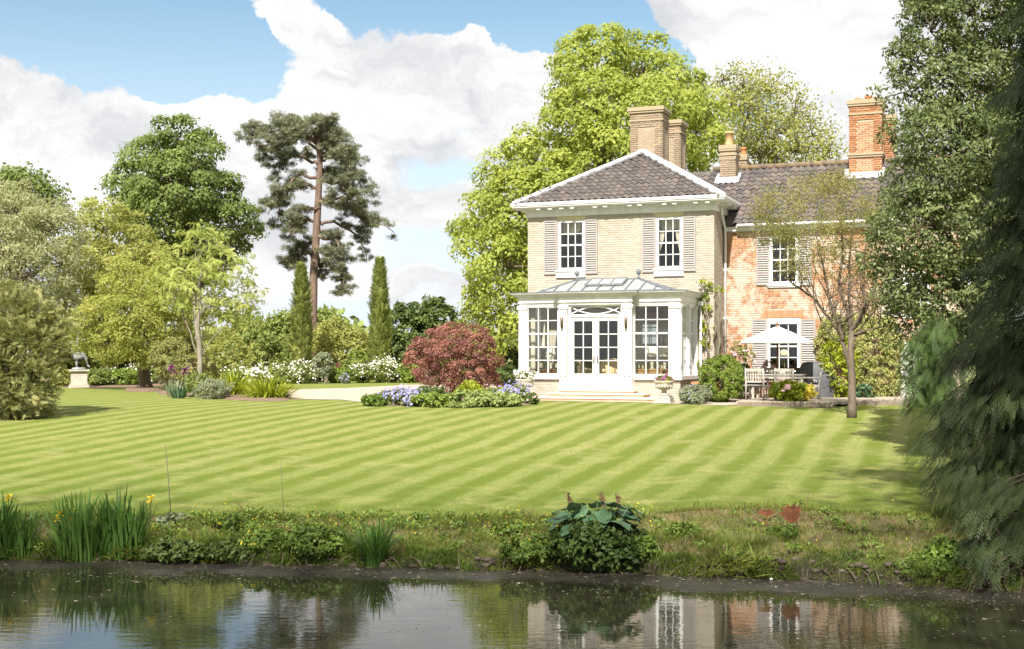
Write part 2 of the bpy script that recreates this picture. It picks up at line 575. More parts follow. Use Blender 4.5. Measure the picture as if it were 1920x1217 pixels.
ma = nd(t, 'ShaderNodeMixShader', i0=0.5, i1=g3.outputs[0], i2=g4.outputs[0])
mb_ = nd(t, 'ShaderNodeMixShader', i0=0.75, i1=g1.outputs[0], i2=ma.outputs[0])
mx = nd(t, 'ShaderNodeMixShader', i0=mth(t, 'MULTIPLY_ADD', mth(t, 'POWER', nd(t, 'ShaderNodeLayerWeight', Blend=.5).outputs['Facing'], 5.0), .9, .04), i1=mb_.outputs[0], i2=g2.outputs[0])
o = t.nodes.new('ShaderNodeOutputMaterial')
t.links.new(mx.outputs[0], o.inputs[0])

# ------------------------------------------------------------------ terrain
ZW = -1.18                                  # pond level


def sm(x):
    x = np.clip(x, 0, 1)
    return x * x * (3 - 2 * x)


_sx = [-60, -12, -6.5, -3.8, -1.7, .9, 2.7, 5, 7, 12, 60]
_sy = [18, 16.6, 16.2, 16.0, 15.6, 15.3, 14.86, 14.2, 13.5, 12.5, 12]


def shore(X):
    return np.interp(X, _sx, _sy) + .05 * np.sin(np.asarray(X) * 2.3) + .035 * np.sin(np.asarray(X) * 5.1 + 1) + .02 * np.sin(np.asarray(X) * 13.7)


def bankw(X):
    return np.interp(X, [-7, -2, 1, 3, 8], [1.6, 2.0, 2.3, 2.7, 2.8])


def lawnz(X, Y):
    z = -.9 * (1 - sm((Y - 13) / 27.0))
    z = z + .17 * sm((X + 1) / 5.0) * (1 - sm((Y - 17) / 14.0))
    z = z + .018 * np.sin(X * .55 + Y * .21) * sm((Y - 18) / 4.0) * (1 - sm((Y - 33) / 5.0)) + .012 * np.sin(X * 1.1 - Y * .5) * (1 - sm((Y - 30) / 5.0))
    return z


def gz(X, Y):
    X = np.asarray(X, float); Y = np.asarray(Y, float)
    s = shore(X)
    w = bankw(X)
    tt = np.clip((Y - s) / w, 0, 1)
    g = .34 * sm(tt / .10) + .66 * tt ** .95
    zb = ZW - .03 + (lawnz(X, s + w) - ZW + .03) * g
    z = np.where(Y > s + w, lawnz(X, Y), zb)
    z = np.where(Y < s, ZW - .03 - .5 * sm((s - Y) / 2.5), z)
    z = np.where(Y < 6.0, ZW - .53 + (1.0) * sm((6.0 - Y) / 3.0), z)
    return z


def grid_mesh(name, Xs, rows, zf, matl, parent=None, attrs=None, smooth=True):
    """rows: list of arrays Y (same length as Xs)"""
    n = len(Xs)
    V = np.concatenate([np.stack([Xs, r, zf(Xs, r)], 1) for r in rows])
    i = np.arange(len(rows) - 1)[:, None] * n + np.arange(n - 1)[None]
    Fc = np.stack([i, i + 1, i + n + 1, i + n], -1).reshape(-1, 4)
    me = bpy.data.meshes.new(name)
    me.from_pydata(V.tolist(), [], Fc.tolist())
    me.materials.append(matl)
    if smooth: me.polygons.foreach_set('use_smooth', [True] * len(Fc))
    for k, fn in (attrs or {}).items():
        me.attributes.new(k, 'FLOAT', 'POINT').data.foreach_set('value', np.asarray(fn(V[:, 0], V[:, 1]), np.float32))
    me.update()
    return link(name, me, parent)


STR_A = R(17.9)


def stripes(t, pos, edge):
    """mown bands along one direction of the ground; returns (colour)"""
    wv = nd(t, 'ShaderNodeVectorMath', {'operation': 'DOT_PRODUCT'}, i0=pos, i1=(math.cos(STR_A) / .76, -math.sin(STR_A) / .76, 0)).outputs['Value']
    wv = mth(t, 'ADD', wv, mth(t, 'MULTIPLY', mth(t, 'SUBTRACT', noise(t, pos, .16, 2.0), .5), .9))
    wv = mth(t, 'ADD', wv, mth(t, 'MULTIPLY', mth(t, 'SUBTRACT', noise(t, pos, 2.2, 2.0), .5), .16))
    sn = mth(t, 'SINE', mth(t, 'MULTIPLY', wv, 2 * PI))
    st = sstep(t, sn, -.8, .8)
    n2 = noise(t, pos, .35, 4.0, .6)
    amp = sstep(t, n2, .25, .55, .45, 1.0)
    st = mth(t, 'ADD', mth(t, 'MULTIPLY', mth(t, 'SUBTRACT', st, .5), amp), .5)
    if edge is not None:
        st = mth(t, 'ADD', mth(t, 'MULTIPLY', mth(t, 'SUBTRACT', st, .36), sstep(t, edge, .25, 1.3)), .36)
    col = mixc(t, st, (0.122, 0.156, 0.024), (0.236, 0.250, 0.084))
    if edge is not None:      # shade over the near lawn painted into the colour, also greener towards the pond
        near_shade = sstep(t, mth(t, 'ADD', edge, mth(t, 'MULTIPLY', noise(t, pos, .5, 4.0), 3.0)), 14.0, 1.0)
        col = mixc(t, mth(t, 'MULTIPLY', near_shade, .9), col, mixc(t, 1.0, col, (.64, .75, .56), 'MULTIPLY'))
    fine = noise(t, nd(t, 'ShaderNodeMapping', Vector=pos, Scale=(1, .45, 1)).outputs[0], 22.0, 6.0, .7)
    col = mixc(t, sstep(t, fine, .35, .70, 0.0, .75), col, (0.105, 0.125, 0.018))
    col = mixc(t, sstep(t, noise(t, pos, 1.1, 6.0, .7), .48, .72, 0.0, .55), col, (0.27, 0.25, 0.10))
    col = mixc(t, sstep(t, noise(t, nd(t, 'ShaderNodeMapping', Vector=pos, Scale=(1, .7, 1)).outputs[0], 3.2, 7.0, .75), .50, .74, 0.0, .6), col, (0.082, 0.128, 0.020))
    return col


lawn_m = bpy.data.materials.new('mown_grass')
lawn_m.use_nodes = True
t = lawn_m.node_tree
b = t.nodes['Principled BSDF']
pos = nd(t, 'ShaderNodeNewGeometry').outputs['Position']
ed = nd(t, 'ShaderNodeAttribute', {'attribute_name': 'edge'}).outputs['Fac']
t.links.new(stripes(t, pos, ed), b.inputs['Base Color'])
b.inputs['Roughness'].default_value = .9
b.inputs['Specular IOR Level'].default_value = .1
bn = nd(t, 'ShaderNodeBump', Strength=.5, Distance=.03, Height=noise(t, pos, 60.0, 4.0, .7))
t.links.new(bn.outputs[0], b.inputs['Normal'])

rough_m = bpy.data.materials.new('rough_bank')
rough_m.use_nodes = True
t = rough_m.node_tree
b = t.nodes['Principled BSDF']
pos = nd(t, 'ShaderNodeNewGeometry').outputs['Position']
bk = nd(t, 'ShaderNodeAttribute', {'attribute_name': 'edge'}).outputs['Fac']      # 0 at the water, 1 at the lawn
col = mixc(t, sstep(t, noise(t, pos, 1.6, 5.0, .6), .40, .62), (0.11, 0.125, 0.03), (0.20, 0.145, 0.075))
col = mixc(t, sstep(t, noise(t, pos, 16.0, 5.0, .7), .4, .7, 0, .6), col, (0.06, 0.055, 0.025))
wet = mth(t, 'ADD', bk, mth(t, 'MULTIPLY', mth(t, 'SUBTRACT', noise(t, pos, 4.0, 4.0), .5), .22))
col = mixc(t, sstep(t, wet, .07, .15), (0.030, 0.021, 0.014), col)
t.links.new(col, b.inputs['Base Color'])
b.inputs['Roughness'].default_value = .95
bn = nd(t, 'ShaderNodeBump', Strength=.8, Distance=.06, Height=noise(t, pos, 14.0, 6.0, .7))
t.links.new(bn.outputs[0], b.inputs['Normal'])

field_m = mat('field', (0.12, 0.15, 0.04), (0.16, 0.17, 0.06), .3, .95)

Xg = np.concatenate([[-3000, -800, -300, -120], np.arange(-60, 60.1, 1.0), [120, 300, 800, 3000]])
rowsg = [np.full(len(Xg), y) for y in np.concatenate([[-400, -60, -10], np.arange(0, 40, .5), np.arange(40, 100, 3), [130, 200, 400, 1000, 3000, 5000]])]
tag(grid_mesh('ground', Xg, rowsg, lambda x, y: gz(x, y) - .14, field_m), kind='structure')
Xl = np.arange(-46, 22.01, .3)
sl = shore(Xl) + bankw(Xl)
ys = np.concatenate([np.arange(0, 1, .1), np.linspace(1, 64, 170)])
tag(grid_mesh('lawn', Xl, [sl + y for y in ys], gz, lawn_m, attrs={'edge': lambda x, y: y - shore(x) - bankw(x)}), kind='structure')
Xb = np.arange(-16, 14.01, .08)
sb, wb = shore(Xb), bankw(Xb)


def bank_z(x, y):
    tt = (y - shore(x)) / bankw(x)
    bumps = .035 * np.sin(x * 7.3 + y * 3) + .03 * np.sin(x * 3.1 - y * 5.3) + .02 * np.sin(x * 17.1 + y * 11.0)
    return gz(x, y) + bumps * sm(tt / .15) * (1 - sm((tt - .8) / .2))


tag(grid_mesh('bank', Xb, [sb + wb * a for a in np.concatenate([[-.12, -.05], np.linspace(0, .2, 9), np.linspace(.24, 1, 16)])], bank_z, rough_m,
              attrs={'edge': lambda x, y: (y - shore(x)) / bankw(x)}), kind='structure')

# pond
water_m = bpy.data.materials.new('pond_water')
water_m.use_nodes = True
t = water_m.node_tree
t.nodes.clear()
pos = nd(t, 'ShaderNodeNewGeometry').outputs['Position']
sh = nd(t, 'ShaderNodeAttribute', {'attribute_name': 'edge'}).outputs['Fac']      # metres out from the shore
mp = nd(t, 'ShaderNodeMapping', Vector=pos, Scale=(.35, 1.4, 1)).outputs[0]
bn = nd(t, 'ShaderNodeBump', Strength=.022, Distance=.05, Height=noise(t, nd(t, 'ShaderNodeMapping', Vector=pos, Scale=(1.0, 3.2, 1)).outputs[0], 2.6, 3.0, .6))
wat = nd(t, 'ShaderNodeBsdfPrincipled', Base_Color=(0.022, 0.022, 0.012, 1), Roughness=.015, IOR=1.45, Normal=bn.outputs[0])
wat.inputs['Specular IOR Level'].default_value = .62
scum = nd(t, 'ShaderNodeBsdfPrincipled', Base_Color=mixc(t, sstep(t, noise(t, pos, 55.0, 4.0, .75), .45, .72), (0.024, 0.020, 0.017), (0.10, 0.088, 0.075)), Roughness=.40)
scum.inputs['Specular IOR Level'].default_value = .35
n1 = noise(t, pos, .8, 4.0, .6)
n2 = noise(t, nd(t, 'ShaderNodeMapping', Vector=pos, Scale=(.6, 2.2, 1)).outputs[0], 5.0, 6.0, .72)
edge_s = sstep(t, mth(t, 'ADD', mth(t, 'SUBTRACT', sh, mth(t, 'MULTIPLY', mth(t, 'SUBTRACT', n1, .30), 1.7)), mth(t, 'MULTIPLY', mth(t, 'SUBTRACT', n2, .5), .9)), .66, .16)
specks = sstep(t, noise(t, nd(t, 'ShaderNodeMapping', Vector=pos, Scale=(1, 1.7, 1)).outputs[0], 34.0, 3.0, .7), .63, .70)
drift = sstep(t, noise(t, mp, 1.3, 5.0, .6), .46, .66)
film = mth(t, 'MULTIPLY', drift, .08)
fac = mth(t, 'MAXIMUM', mth(t, 'MULTIPLY', edge_s, mth(t, 'ADD', .45, mth(t, 'MULTIPLY', n2, .55))), mth(t, 'MAXIMUM', film, mth(t, 'MULTIPLY', mth(t, 'MULTIPLY', specks, sstep(t, drift, .0, .6, .15, 1.0)), .7)))
mx = nd(t, 'ShaderNodeMixShader', i0=fac, i1=wat.outputs[0], i2=scum.outputs[0])
o = t.nodes.new('ShaderNodeOutputMaterial')
t.links.new(mx.outputs[0], o.inputs[0])
Xw = np.arange(-45, 45.1, .25)
sw = shore(Xw)
tag(grid_mesh('water', Xw, [np.full(len(Xw), 3.2), np.full(len(Xw), 9.0)] + [sw + .35 - a for a in (3.2, 2.2, 1.6, 1.2, .9, .6, .3, 0)], lambda x, y: np.full(len(x), ZW), water_m,
              attrs={'edge': lambda x, y: shore(x) - y}), kind='structure')
# ------------------------------------------------------------------ house frame: x along the front, y into the depth, origin = corner of the garden room
HA = R(21)
hc, hs = math.cos(HA), math.sin(HA)
P0 = (5.12, 39.0)


def A(px, v=0.0):
    k = (px - 960) / F
    return (k * (P0[1] + v * hc) - P0[0] - v * hs) / (hc + k * hs)


def Zz(px, py, v=0.0):
    a = A(px, v)
    return CH + (HY - py) / F * (P0[1] - a * hs + v * hc)


def HW(a, v, z=0.0):
    return (P0[0] + a * hc + v * hs, P0[1] - a * hs + v * hc, z)


def brick_mesh(l, h, tint, matl, d=.014):
    m = MB(); e = .004
    x, zz = l / 2, h / 2
    vs = [(-x, .01, -zz), (x, .01, -zz), (x, .01, zz), (-x, .01, zz), (-x + e, -d, -zz + e), (x - e, -d, -zz + e), (x - e, -d, zz - e), (-x + e, -d, zz - e)]
    m.add(vs, [(4, 5, 6, 7), (0, 1, 5, 4), (1, 2, 6, 5), (2, 3, 7, 6), (3, 0, 4, 7)], 0, tint)
    return m.mesh('brick', matl)


BRK = {}


def bricks(parent, x0, x1, z0, z1, y, matl, holes=(), nsingle=0, rot=None, loc=(0, 0, 0), prefer=None, proud=.010, rest=None, name='brick', tr=(.15, .95)):
    """brick courses on the face y of a wall; the first nsingle whole bricks are objects, the rest are joined into `rest` (an MB) or one part"""
    if matl.name not in BRK:
        BRK[matl.name] = [brick_mesh(.212, .066, tr[0] + (tr[1] - tr[0]) * k / 5, matl) for k in range(6)]
    own = rest is None
    if own: rest = MB()
    ch, bl = .0765, .2225
    nr = int((z1 - z0) / ch)
    cand = []
    for r in range(nr):
        zc = z0 + (r + .5) * ch
        xs = x0 + (-.11 if r % 2 else 0)
        while xs < x1 - .03:
            a, b = max(xs + .005, x0), min(xs + bl - .005, x1)
            segs = [(a, b)]
            for (hx0, hx1, hz0, hz1) in holes:
                if zc + .036 > hz0 and zc - .036 < hz1:
                    segs = [s for (p, q2) in segs for s in ((p, min(q2, hx0)), (max(p, hx1), q2)) if s[1] - s[0] > .025]
            for (p, q2) in segs:
                cand.append(((p + q2) / 2, zc, q2 - p))
            xs += bl
    full = [c for c in cand if c[2] > .205]
    if prefer: full.sort(key=prefer)
    single = set(full[:nsingle])
    Rm = Matrix.Translation(loc) @ (Euler(rot).to_matrix().to_4x4() if rot else Matrix())
    e = .004
    for c in cand:
        tint = random.uniform(*tr)
        dy = random.uniform(-.002, .002)
        if c in single:
            p = Rm @ Vector((c[0], y - proud + .014 + dy, c[1]))
            link(name, random.choice(BRK[matl.name]), parent, p, rot)
        else:
            rest.M = Rm @ Matrix.Translation((c[0], y - proud + .014 + dy, c[1]))
            x, zz = c[2] / 2, .033
            rest.add([(-x, .01, -zz), (x, .01, -zz), (x, .01, zz), (-x, .01, zz), (-x + e, -.014, -zz + e), (x - e, -.014, -zz + e), (x - e, -.014, zz - e), (-x + e, -.014, zz - e)],
                     [(4, 5, 6, 7), (0, 1, 5, 4), (1, 2, 6, 5), (2, 3, 7, 6), (3, 0, 4, 7)], 0, tint)
            rest.M = None
    if own:
        tag(rest.build('brickwork', matl, parent), kind='stuff')


def wall_mesh(mb, x0, x1, z0, z1, y0, y1, holes=(), mi=0):
    xs = sorted({x0, x1, *[h[0] for h in holes], *[h[1] for h in holes]})
    zs = sorted({z0, z1, *[h[2] for h in holes], *[h[3] for h in holes]})
    for i in range(len(xs) - 1):
        for j in range(len(zs) - 1):
            cx, cz = (xs[i] + xs[i + 1]) / 2, (zs[j] + zs[j + 1]) / 2
            if any(h[0] < cx < h[1] and h[2] < cz < h[3] for h in holes): continue
            mb.box(xs[i], xs[i + 1], y0, y1, zs[j], zs[j + 1], mi)


PANE = {}


def pane_mesh(w, h, g=None):
    k = (round(w, 3), round(h, 3), (g or glass).name)
    if k not in PANE:
        m = MB(); m.box(-w / 2, w / 2, -.002, .002, -h / 2, h / 2)
        PANE[k] = m.mesh('pane', g or glass)
    return PANE[k]


def sash(parent, x0, x1, z0, z1, y, cols, rows, fr=.075, bar=.026, meet=None, rot=None, base=(0, 0, 0), sill=.0, silld=.0, frm=white, head=None, name='window'):
    """window part: white frame and bars, with panes (and a sill) under it; front face at y"""
    Rm = Matrix.Translation(base) @ (Euler(rot).to_matrix().to_4x4() if rot else Matrix())
    cx, cz = (x0 + x1) / 2, z0
    o = Vector((cx, y, cz))
    w, h = x1 - x0, z1 - z0
    m = MB()
    hd = head or fr
    m.box(-w / 2, -w / 2 + fr, -.03, .07, 0, h); m.box(w / 2 - fr, w / 2, -.03, .07, 0, h)
    m.box(-w / 2 + fr, w / 2 - fr, -.03, .07, h - hd, h); m.box(-w / 2 + fr, w / 2 - fr, -.03, .07, 0, fr)
    gx0, gx1, gz0, gz1 = -w / 2 + fr, w / 2 - fr, fr, h - hd
    cw, rh = (gx1 - gx0) / cols, (gz1 - gz0) / rows
    for i in range(1, cols):
        xx = gx0 + i * cw
        m.box(xx - bar / 2, xx + bar / 2, .002, .05, gz0, gz1)
    for j in range(1, rows):
        zz = gz0 + j * rh
        bb = .05 if meet == j else bar
        d0 = -.012 if meet == j else .004
        for i in range(cols):
            a0 = gx0 + i * cw + (bar / 2 if i else 0); a1 = gx0 + (i + 1) * cw - (bar / 2 if i < cols - 1 else 0)
            m.box(a0, a1, d0, .048, zz - bb / 2, zz + bb / 2)
    win = m.build(name, frm, parent, Rm @ o, rot)
    for i in range(cols):
        for j in range(rows):
            link('pane', pane_mesh(cw - bar * .6, rh - bar * .6), win, (gx0 + (i + .5) * cw, .026, gz0 + (j + .5) * rh))
    if sill:
        s = MB(); s.box(-w / 2 - .05, w / 2 + .05, -silld, .06, -sill, -.002); s.box(-w / 2 - .07, w / 2 + .07, -silld - .03, .03, -.05, -.001)
        s.build('sill', frm, win)
    return win


SLAT = {}


def shutter(parent, x0, x1, z0, z1, y, label=None):
    w, h = x1 - x0, z1 - z0
    m = MB()
    f = .04
    m.box(-w / 2, -w / 2 + f, -.05, -.005, 0, h); m.box(w / 2 - f, w / 2, -.05, -.005, 0, h)
    m.box(-w / 2 + f, w / 2 - f, -.048, -.008, h - f, h); m.box(-w / 2 + f, w / 2 - f, -.048, -.008, 0, f)
    m.box(-w / 2 + f, w / 2 - f, -.012, -.007, f, h - f)
    s = m.build('shutter', slatm, parent, ((x0 + x1) / 2, y, z0))
    n = int(round((h - 2 * f) / .075))
    p = (h - 2 * f) / n
    key = (round(w, 3), round(p, 4))
    if key not in SLAT:
        q = MB()
        q.add([(-w / 2 + f, -.052, -p * .45), (w / 2 - f, -.052, -p * .45), (w / 2 - f, -.014, p * .30), (-w / 2 + f, -.014, p * .30),
               (-w / 2 + f, -.046, -p * .62), (w / 2 - f, -.046, -p * .62), (w / 2 - f, -.012, p * .15), (-w / 2 + f, -.012, p * .15)],
              [(0, 1, 2, 3), (7, 6, 5, 4), (0, 4, 5, 1), (1, 5, 6, 2), (2, 6, 7, 3), (3, 7, 4, 0)])
        SLAT[key] = q.mesh('slat', slatm)
    for k in range(n):
        link('slat', SLAT[key], s, (0, 0, f + (k + .5) * p))
    return s


def tile_mesh(tint, matl, w=.245, l=.37):
    """one pantile: an S across x, running up +y, lying on z=0"""
    xs = np.linspace(0, 1, 8)
    zs = .030 * np.sin((xs * 1.02 - .22) * 2 * PI) + .035
    m = MB()
    vs, fs = [], []
    for (y, up, ins) in ((-.02, .030, 0), (l - .02, 0.0, .0)):
        for x, zz in zip(xs, zs):
            vs.append((x * (w + .012), y, zz + up))
    for x, zz in zip(xs, zs):
        vs.append((x * (w + .012), -.016, zz + .030 - .022))
    n = 8
    for i in range(n - 1):
        fs.append((i, i + 1, n + i + 1, n + i))
        fs.append((2 * n + i, 2 * n + i + 1, i + 1, i))
    m.add(vs, fs, 0, tint, False)
    return m.mesh('tile', matl), vs, fs


TILES = {}


def tiled(parent, O, U, N, width, slope, matl, inside, nsingle, prefer=None):
    """rows of pantiles on the slope from O along U (eaves) and up N"""
    O, U, N = Vector(O), Vector(U).normalized(), Vector(N).normalized()
    Zv = U.cross(N).normalized()
    Rm = Matrix((U, N, Zv)).transposed().to_4x4()
    rot = Rm.to_euler()
    if matl.name not in TILES:
        TILES[matl.name] = [tile_mesh(k / 5, matl) for k in range(6)]
    tm = TILES[matl.name]
    w, g = .235, .30
    cand = []
    for r in range(int(slope / g) + 1):
        for c in range(int(width / w) + 1):
            if inside((c + .5) * w, r * g + .15): cand.append((c, r))
    if prefer: cand.sort(key=lambda cr: prefer(cr[0] * w, cr[1] * g))
    single = set(cand[:nsingle])
    rest = MB()
    for (c, r) in cand:
        j = Vector((random.gauss(0, .004), random.gauss(0, .008), abs(random.gauss(0, .004))))
        p = O + U * (c * w + j.x) + N * (r * g + j.y) + Zv * (.012 + j.z)
        k = random.randrange(6)
        e2 = (Rm @ Matrix.Rotation(random.gauss(0, .012), 4, 'Y')).to_euler()
        if (c, r) in single:
            link('tile', tm[k][0], parent, p, e2)
        else:
            rest.M = Matrix.Translation(p) @ e2.to_matrix().to_4x4()
            rest.add(tm[k][1], tm[k][2], 0, k / 5)
    if rest.v: tag(rest.build('pantiles', matl, parent), kind='stuff')


# ================================================================== main house block
XL, XR, VM = A(990, 2.5), A(1338.5, 2.5), 2.5          # front face v = 2.5
VB = 10.5                                                # back
ZE = 6.12                                               # wall head
house = thing('house', 'two storey cream brick house block with hipped pantile roof, white eaves and grey louvred shutters', 'house', HW(0, 0, 0), -HA)
wl0, wl1, wlz0, wlz1 = A(1046, VM), A(1096, VM), Zz(1070, 507, VM), Zz(1070, 412, VM)
wr0, wr1, wrz0, wrz1 = A(1229.5, VM), A(1279.5, VM), Zz(1254, 504, VM), Zz(1254, 406, VM)
ko0, ko1, koz = A(1066, VM), A(1168, VM), 2.75            # opening between garden room and house
GAR = .34                                               # garden room floor level
holesM = [(wl0, wl1, wlz0, wlz1), (wr0, wr1, wrz0, wrz1), (ko0, ko1, GAR, koz)]
m = MB()
wall_mesh(m, XL, XR, 0, ZE, VM, VM + .3, holesM, 0)
m.box(XR - .3, XR, VM + .301, VB - .301, 0, ZE, 0)                     # flank
m.box(XL, XL + .3, VM + .301, VB - .301, 0, ZE, 0)
m.box(XL, XR, VB - .3, VB, 0, ZE, 0)
wallM = m.build('wall', mortc, house)
bricks(wallM, XL, XR, Zz(1160, 545, VM), ZE - .02, VM, brickc, [(h[0] - .0, h[1] + .0, h[2] - .27, h[3]) for h in holesM[:2]] + [
    (wl0 - .12, wl1 + .12, wlz1 - .001, wlz1 + .235), (wr0 - .12, wr1 + .12, wrz1 - .001, wrz1 + .235)], 300, prefer=lambda c: abs(c[0] - (XL + XR) / 2))
bricks(wallM, XL, XL + .95, 0, Zz(1160, 545, VM) - .01, VM, brickc)
rb = MB()
bricks(wallM, .06, XR, 0, Zz(1160, 545, VM) - .01, VM, brickc, rest=rb)
bricks(wallM, 0, 2.2, 0, ZE - .02, 0, brickc, rot=(0, 0, R(90)), loc=(XR, VM, 0), rest=rb)
bricks(wallM, -4.0, 0, 0, ZE - .02, 0, brickc, rot=(0, 0, R(-90)), loc=(XL, VM, 0), rest=rb)
tag(rb.build('brickwork', brickc, wallM), kind='stuff')
# flat gauged arches over the two windows
for (a0, a1, zt) in ((wl0, wl1, wlz1), (wr0, wr1, wrz1)):
    lintel = MB()
    n = 15
    for k in range(n):
        q0, q1 = k / n, (k + 1) / n
        b0, b1 = a0 + (a1 - a0) * q0 + .003, a0 + (a1 - a0) * q1 - .003
        t0, t1 = a0 - .11 + (a1 - a0 + .22) * q0 + .003, a0 - .11 + (a1 - a0 + .22) * q1 - .003
        lintel.add([(b0, VM + .02, zt), (b1, VM + .02, zt), (t1, VM + .02, zt + .228), (t0, VM + .02, zt + .228), (b0, VM - .013, zt), (b1, VM - .013, zt), (t1, VM - .013, zt + .228), (t0, VM - .013, zt + .228)],
                   [(4, 5, 6, 7), (0, 1, 5, 4), (1, 2, 6, 5), (2, 3, 7, 6), (3, 0, 4, 7)], 0, random.uniform(.55, 1))
    lintel.build('flat_arch', mat('gauged_brick', (0.62, 0.53, 0.33), (0.55, 0.46, 0.28), 3, .9) if 'gauged_brick' not in MATS else MATS['gauged_brick'], wallM)
sash(house, wl0, wl1, wlz0, wlz1, VM + .05, 3, 4, fr=.09, meet=2, sill=.24, silld=.12)
sash(house, wr0, wr1, wrz0, wrz1, VM + .05, 3, 4, fr=.09, meet=2, sill=.24, silld=.12)
for px0, px1, y0, y1 in ((1019.8, 1044.2, 414.5, 515), (1096.5, 1119.8, 412, 513.5), (1204, 1228.8, 409, 511), (1280, 1304, 406, 508.5)):
    shutter(house, A(px0, VM - .05), A(px1, VM - .05), Zz(px0, y1, VM - .05), Zz(px0, y0, VM - .05), VM - .012)
# rooms behind the windows
m = MB()
xa, xb = XL + .301, XR - .301
m.box(xa, xb, VM + .301, VB - .301, 2.80, 3.0, 0); m.box(xa, xb, VM + .301, VB - .301, 6.0, 6.1, 0)
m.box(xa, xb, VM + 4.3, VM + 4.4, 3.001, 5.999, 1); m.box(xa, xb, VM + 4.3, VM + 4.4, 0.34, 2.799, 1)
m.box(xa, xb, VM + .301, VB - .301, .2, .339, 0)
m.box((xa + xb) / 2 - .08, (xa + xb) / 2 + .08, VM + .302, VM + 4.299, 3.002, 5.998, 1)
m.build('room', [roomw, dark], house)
# eaves: gutter, soffit, modillions, frieze
EO = .46
zg1 = Zz(1160, 372.5, VM - EO); zg0 = zg1 - .15
ZS = zg0 - .03


def ring(mb, x0, x1, y0, y1, z0, z1, th, mi=0):
    mb.box(x0, x1, y0, y0 + th, z0, z1, mi); mb.box(x0, x1, y1 - th, y1, z0, z1, mi)
    mb.box(x0, x0 + th, y0 + th, y1 - th, z0, z1, mi); mb.box(x1 - th, x1, y0 + th, y1 - th, z0, z1, mi)


m = MB()
ring(m, XL - EO, XR + EO, VM - EO, VB + EO, zg0 + .05, zg1, .12)
ring(m, XL - EO + .03, XR + EO - .03, VM - EO + .03, VB + EO - .03, zg0, zg0 + .049, .10)
ring(m, XL - EO + .06, XR + EO - .06, VM - EO + .06, VB + EO - .06, zg0 - .03, zg0 - .001, EO + .1)
ring(m, XL - .16, XR + .16, VM - .16, VB + .16, zg0 - .10, zg0 - .031, .2)
ring(m, XL - .07, XR + .07, VM - .07, VB + .07, ZE - .06, zg0 - .101, .12)
m.build('cornice', white, house)
mo = MB(); mo.box(-.07, .07, 0, .22, -.06, 0); mom = mo.mesh('modillion', white)
for px in (975 + 34, 1007 + 47 / 2, 1052, 1072, 1115, 1134, 1180, 1199, 1245, 1264, 1304, 1326):
    link('modillion', mom, house, (A(px, VM - .38), VM - EO + .09, zg0 - .031))
mo2 = MB(); mo2.box(-.22, 0, -.07, .07, -.06, 0)
for v in (3.0, 3.35, 4.2, 4.55):
    mo2.build('modillion', white, house, (XR + EO - .09, v, zg0 - .031))
# roof
HWd = (XR - XL) / 2 + EO - .06
apx, apv = (XL + XR) / 2, VM - EO + .06 + HWd
zr0, zr1 = zg1 - .03, Zz(1200, 286, apv)
bx0, bx1, by0, by1 = XL - EO + .06, XR + EO - .06, VM - EO + .06, VB + EO - .06
rv = by1 - HWd
m = MB()
m.add([(bx0, by0, zr0), (bx1, by0, zr0), (bx1, by1, zr0), (bx0, by1, zr0), (apx, apv, zr1 - .06), (apx, rv, zr1 - .06)],
      [(0, 1, 4), (1, 2, 5, 4), (2, 3, 5), (3, 0, 4, 5), (3, 2, 1, 0)])
roofM = m.build('roof', tilem, house)
S0 = Vector((bx0, by0, zr0)); SN = Vector((0, apv - by0, zr1 - .06 - zr0)); SL = SN.length
tiled(roofM, S0, (1, 0, 0), SN, bx1 - bx0, SL, tilem, lambda x, s: x > s / SL * HWd + .02 and x < 2 * HWd - s / SL * HWd - .02 and s < SL - .05, 300)
SNr = Vector((-HWd, 0, zr1 - .06 - zr0))
tiled(roofM, (bx1, by0, zr0), (0, 1, 0), SNr, by1 - by0, SL, tilem, lambda x, s: x > s / SL * HWd and x < by1 - by0 - s / SL * HWd, 0)
tiled(roofM, (bx0, by1, zr0), (0, -1, 0), Vector((HWd, 0, zr1 - .06 - zr0)), by1 - by0, SL, tilem, lambda x, s: x > s / SL * HWd and x < by1 - by0 - s / SL * HWd, 0)
# hips: mortar fillet in scallops under a half-round ridge
for cxn, sg in ((bx0, 1), (bx1, -1)):
    m = MB()
    a, b = Vector((cxn, by0, zr0 + .03)), Vector((apx, apv, zr1 + .06))
    m.tube([a, b], .075, 8)
    dv = (b - a)
    L = int(dv.length / .24)
    n_sl = Vector((0, -(zr1 - zr0), apv - by0)).normalized()      # slope normal
    n_sl = Vector((0, n_sl.y, abs(n_sl.z)))
    ins = SN.normalized() * -.0
    for k in range(L):
        p0, p1 = a + dv * (k / L), a + dv * ((k + 1) / L)
        w_ = .20 + .05 * (k % 2) + random.uniform(-.02, .02)
        off = Vector((sg * .75, -.55, -.30)).normalized() * w_
        m.add([p0 + n_sl * .055, p1 + n_sl * .055, p1 + off + n_sl * .075, p0 + off + n_sl * .075, p0, p1, p1 + off, p0 + off],
              [(0, 1, 2, 3), (3, 2, 6, 7), (0, 3, 7, 4), (1, 5, 6, 2), (0, 4, 5, 1)])
    m.build('hip_flashing', leadw, roofM)
m = MB(); m.tube([(apx, apv - .05, zr1 + .03), (apx, rv, zr1 + .03)], .10, 8); m.build('ridge', tileo, roofM)


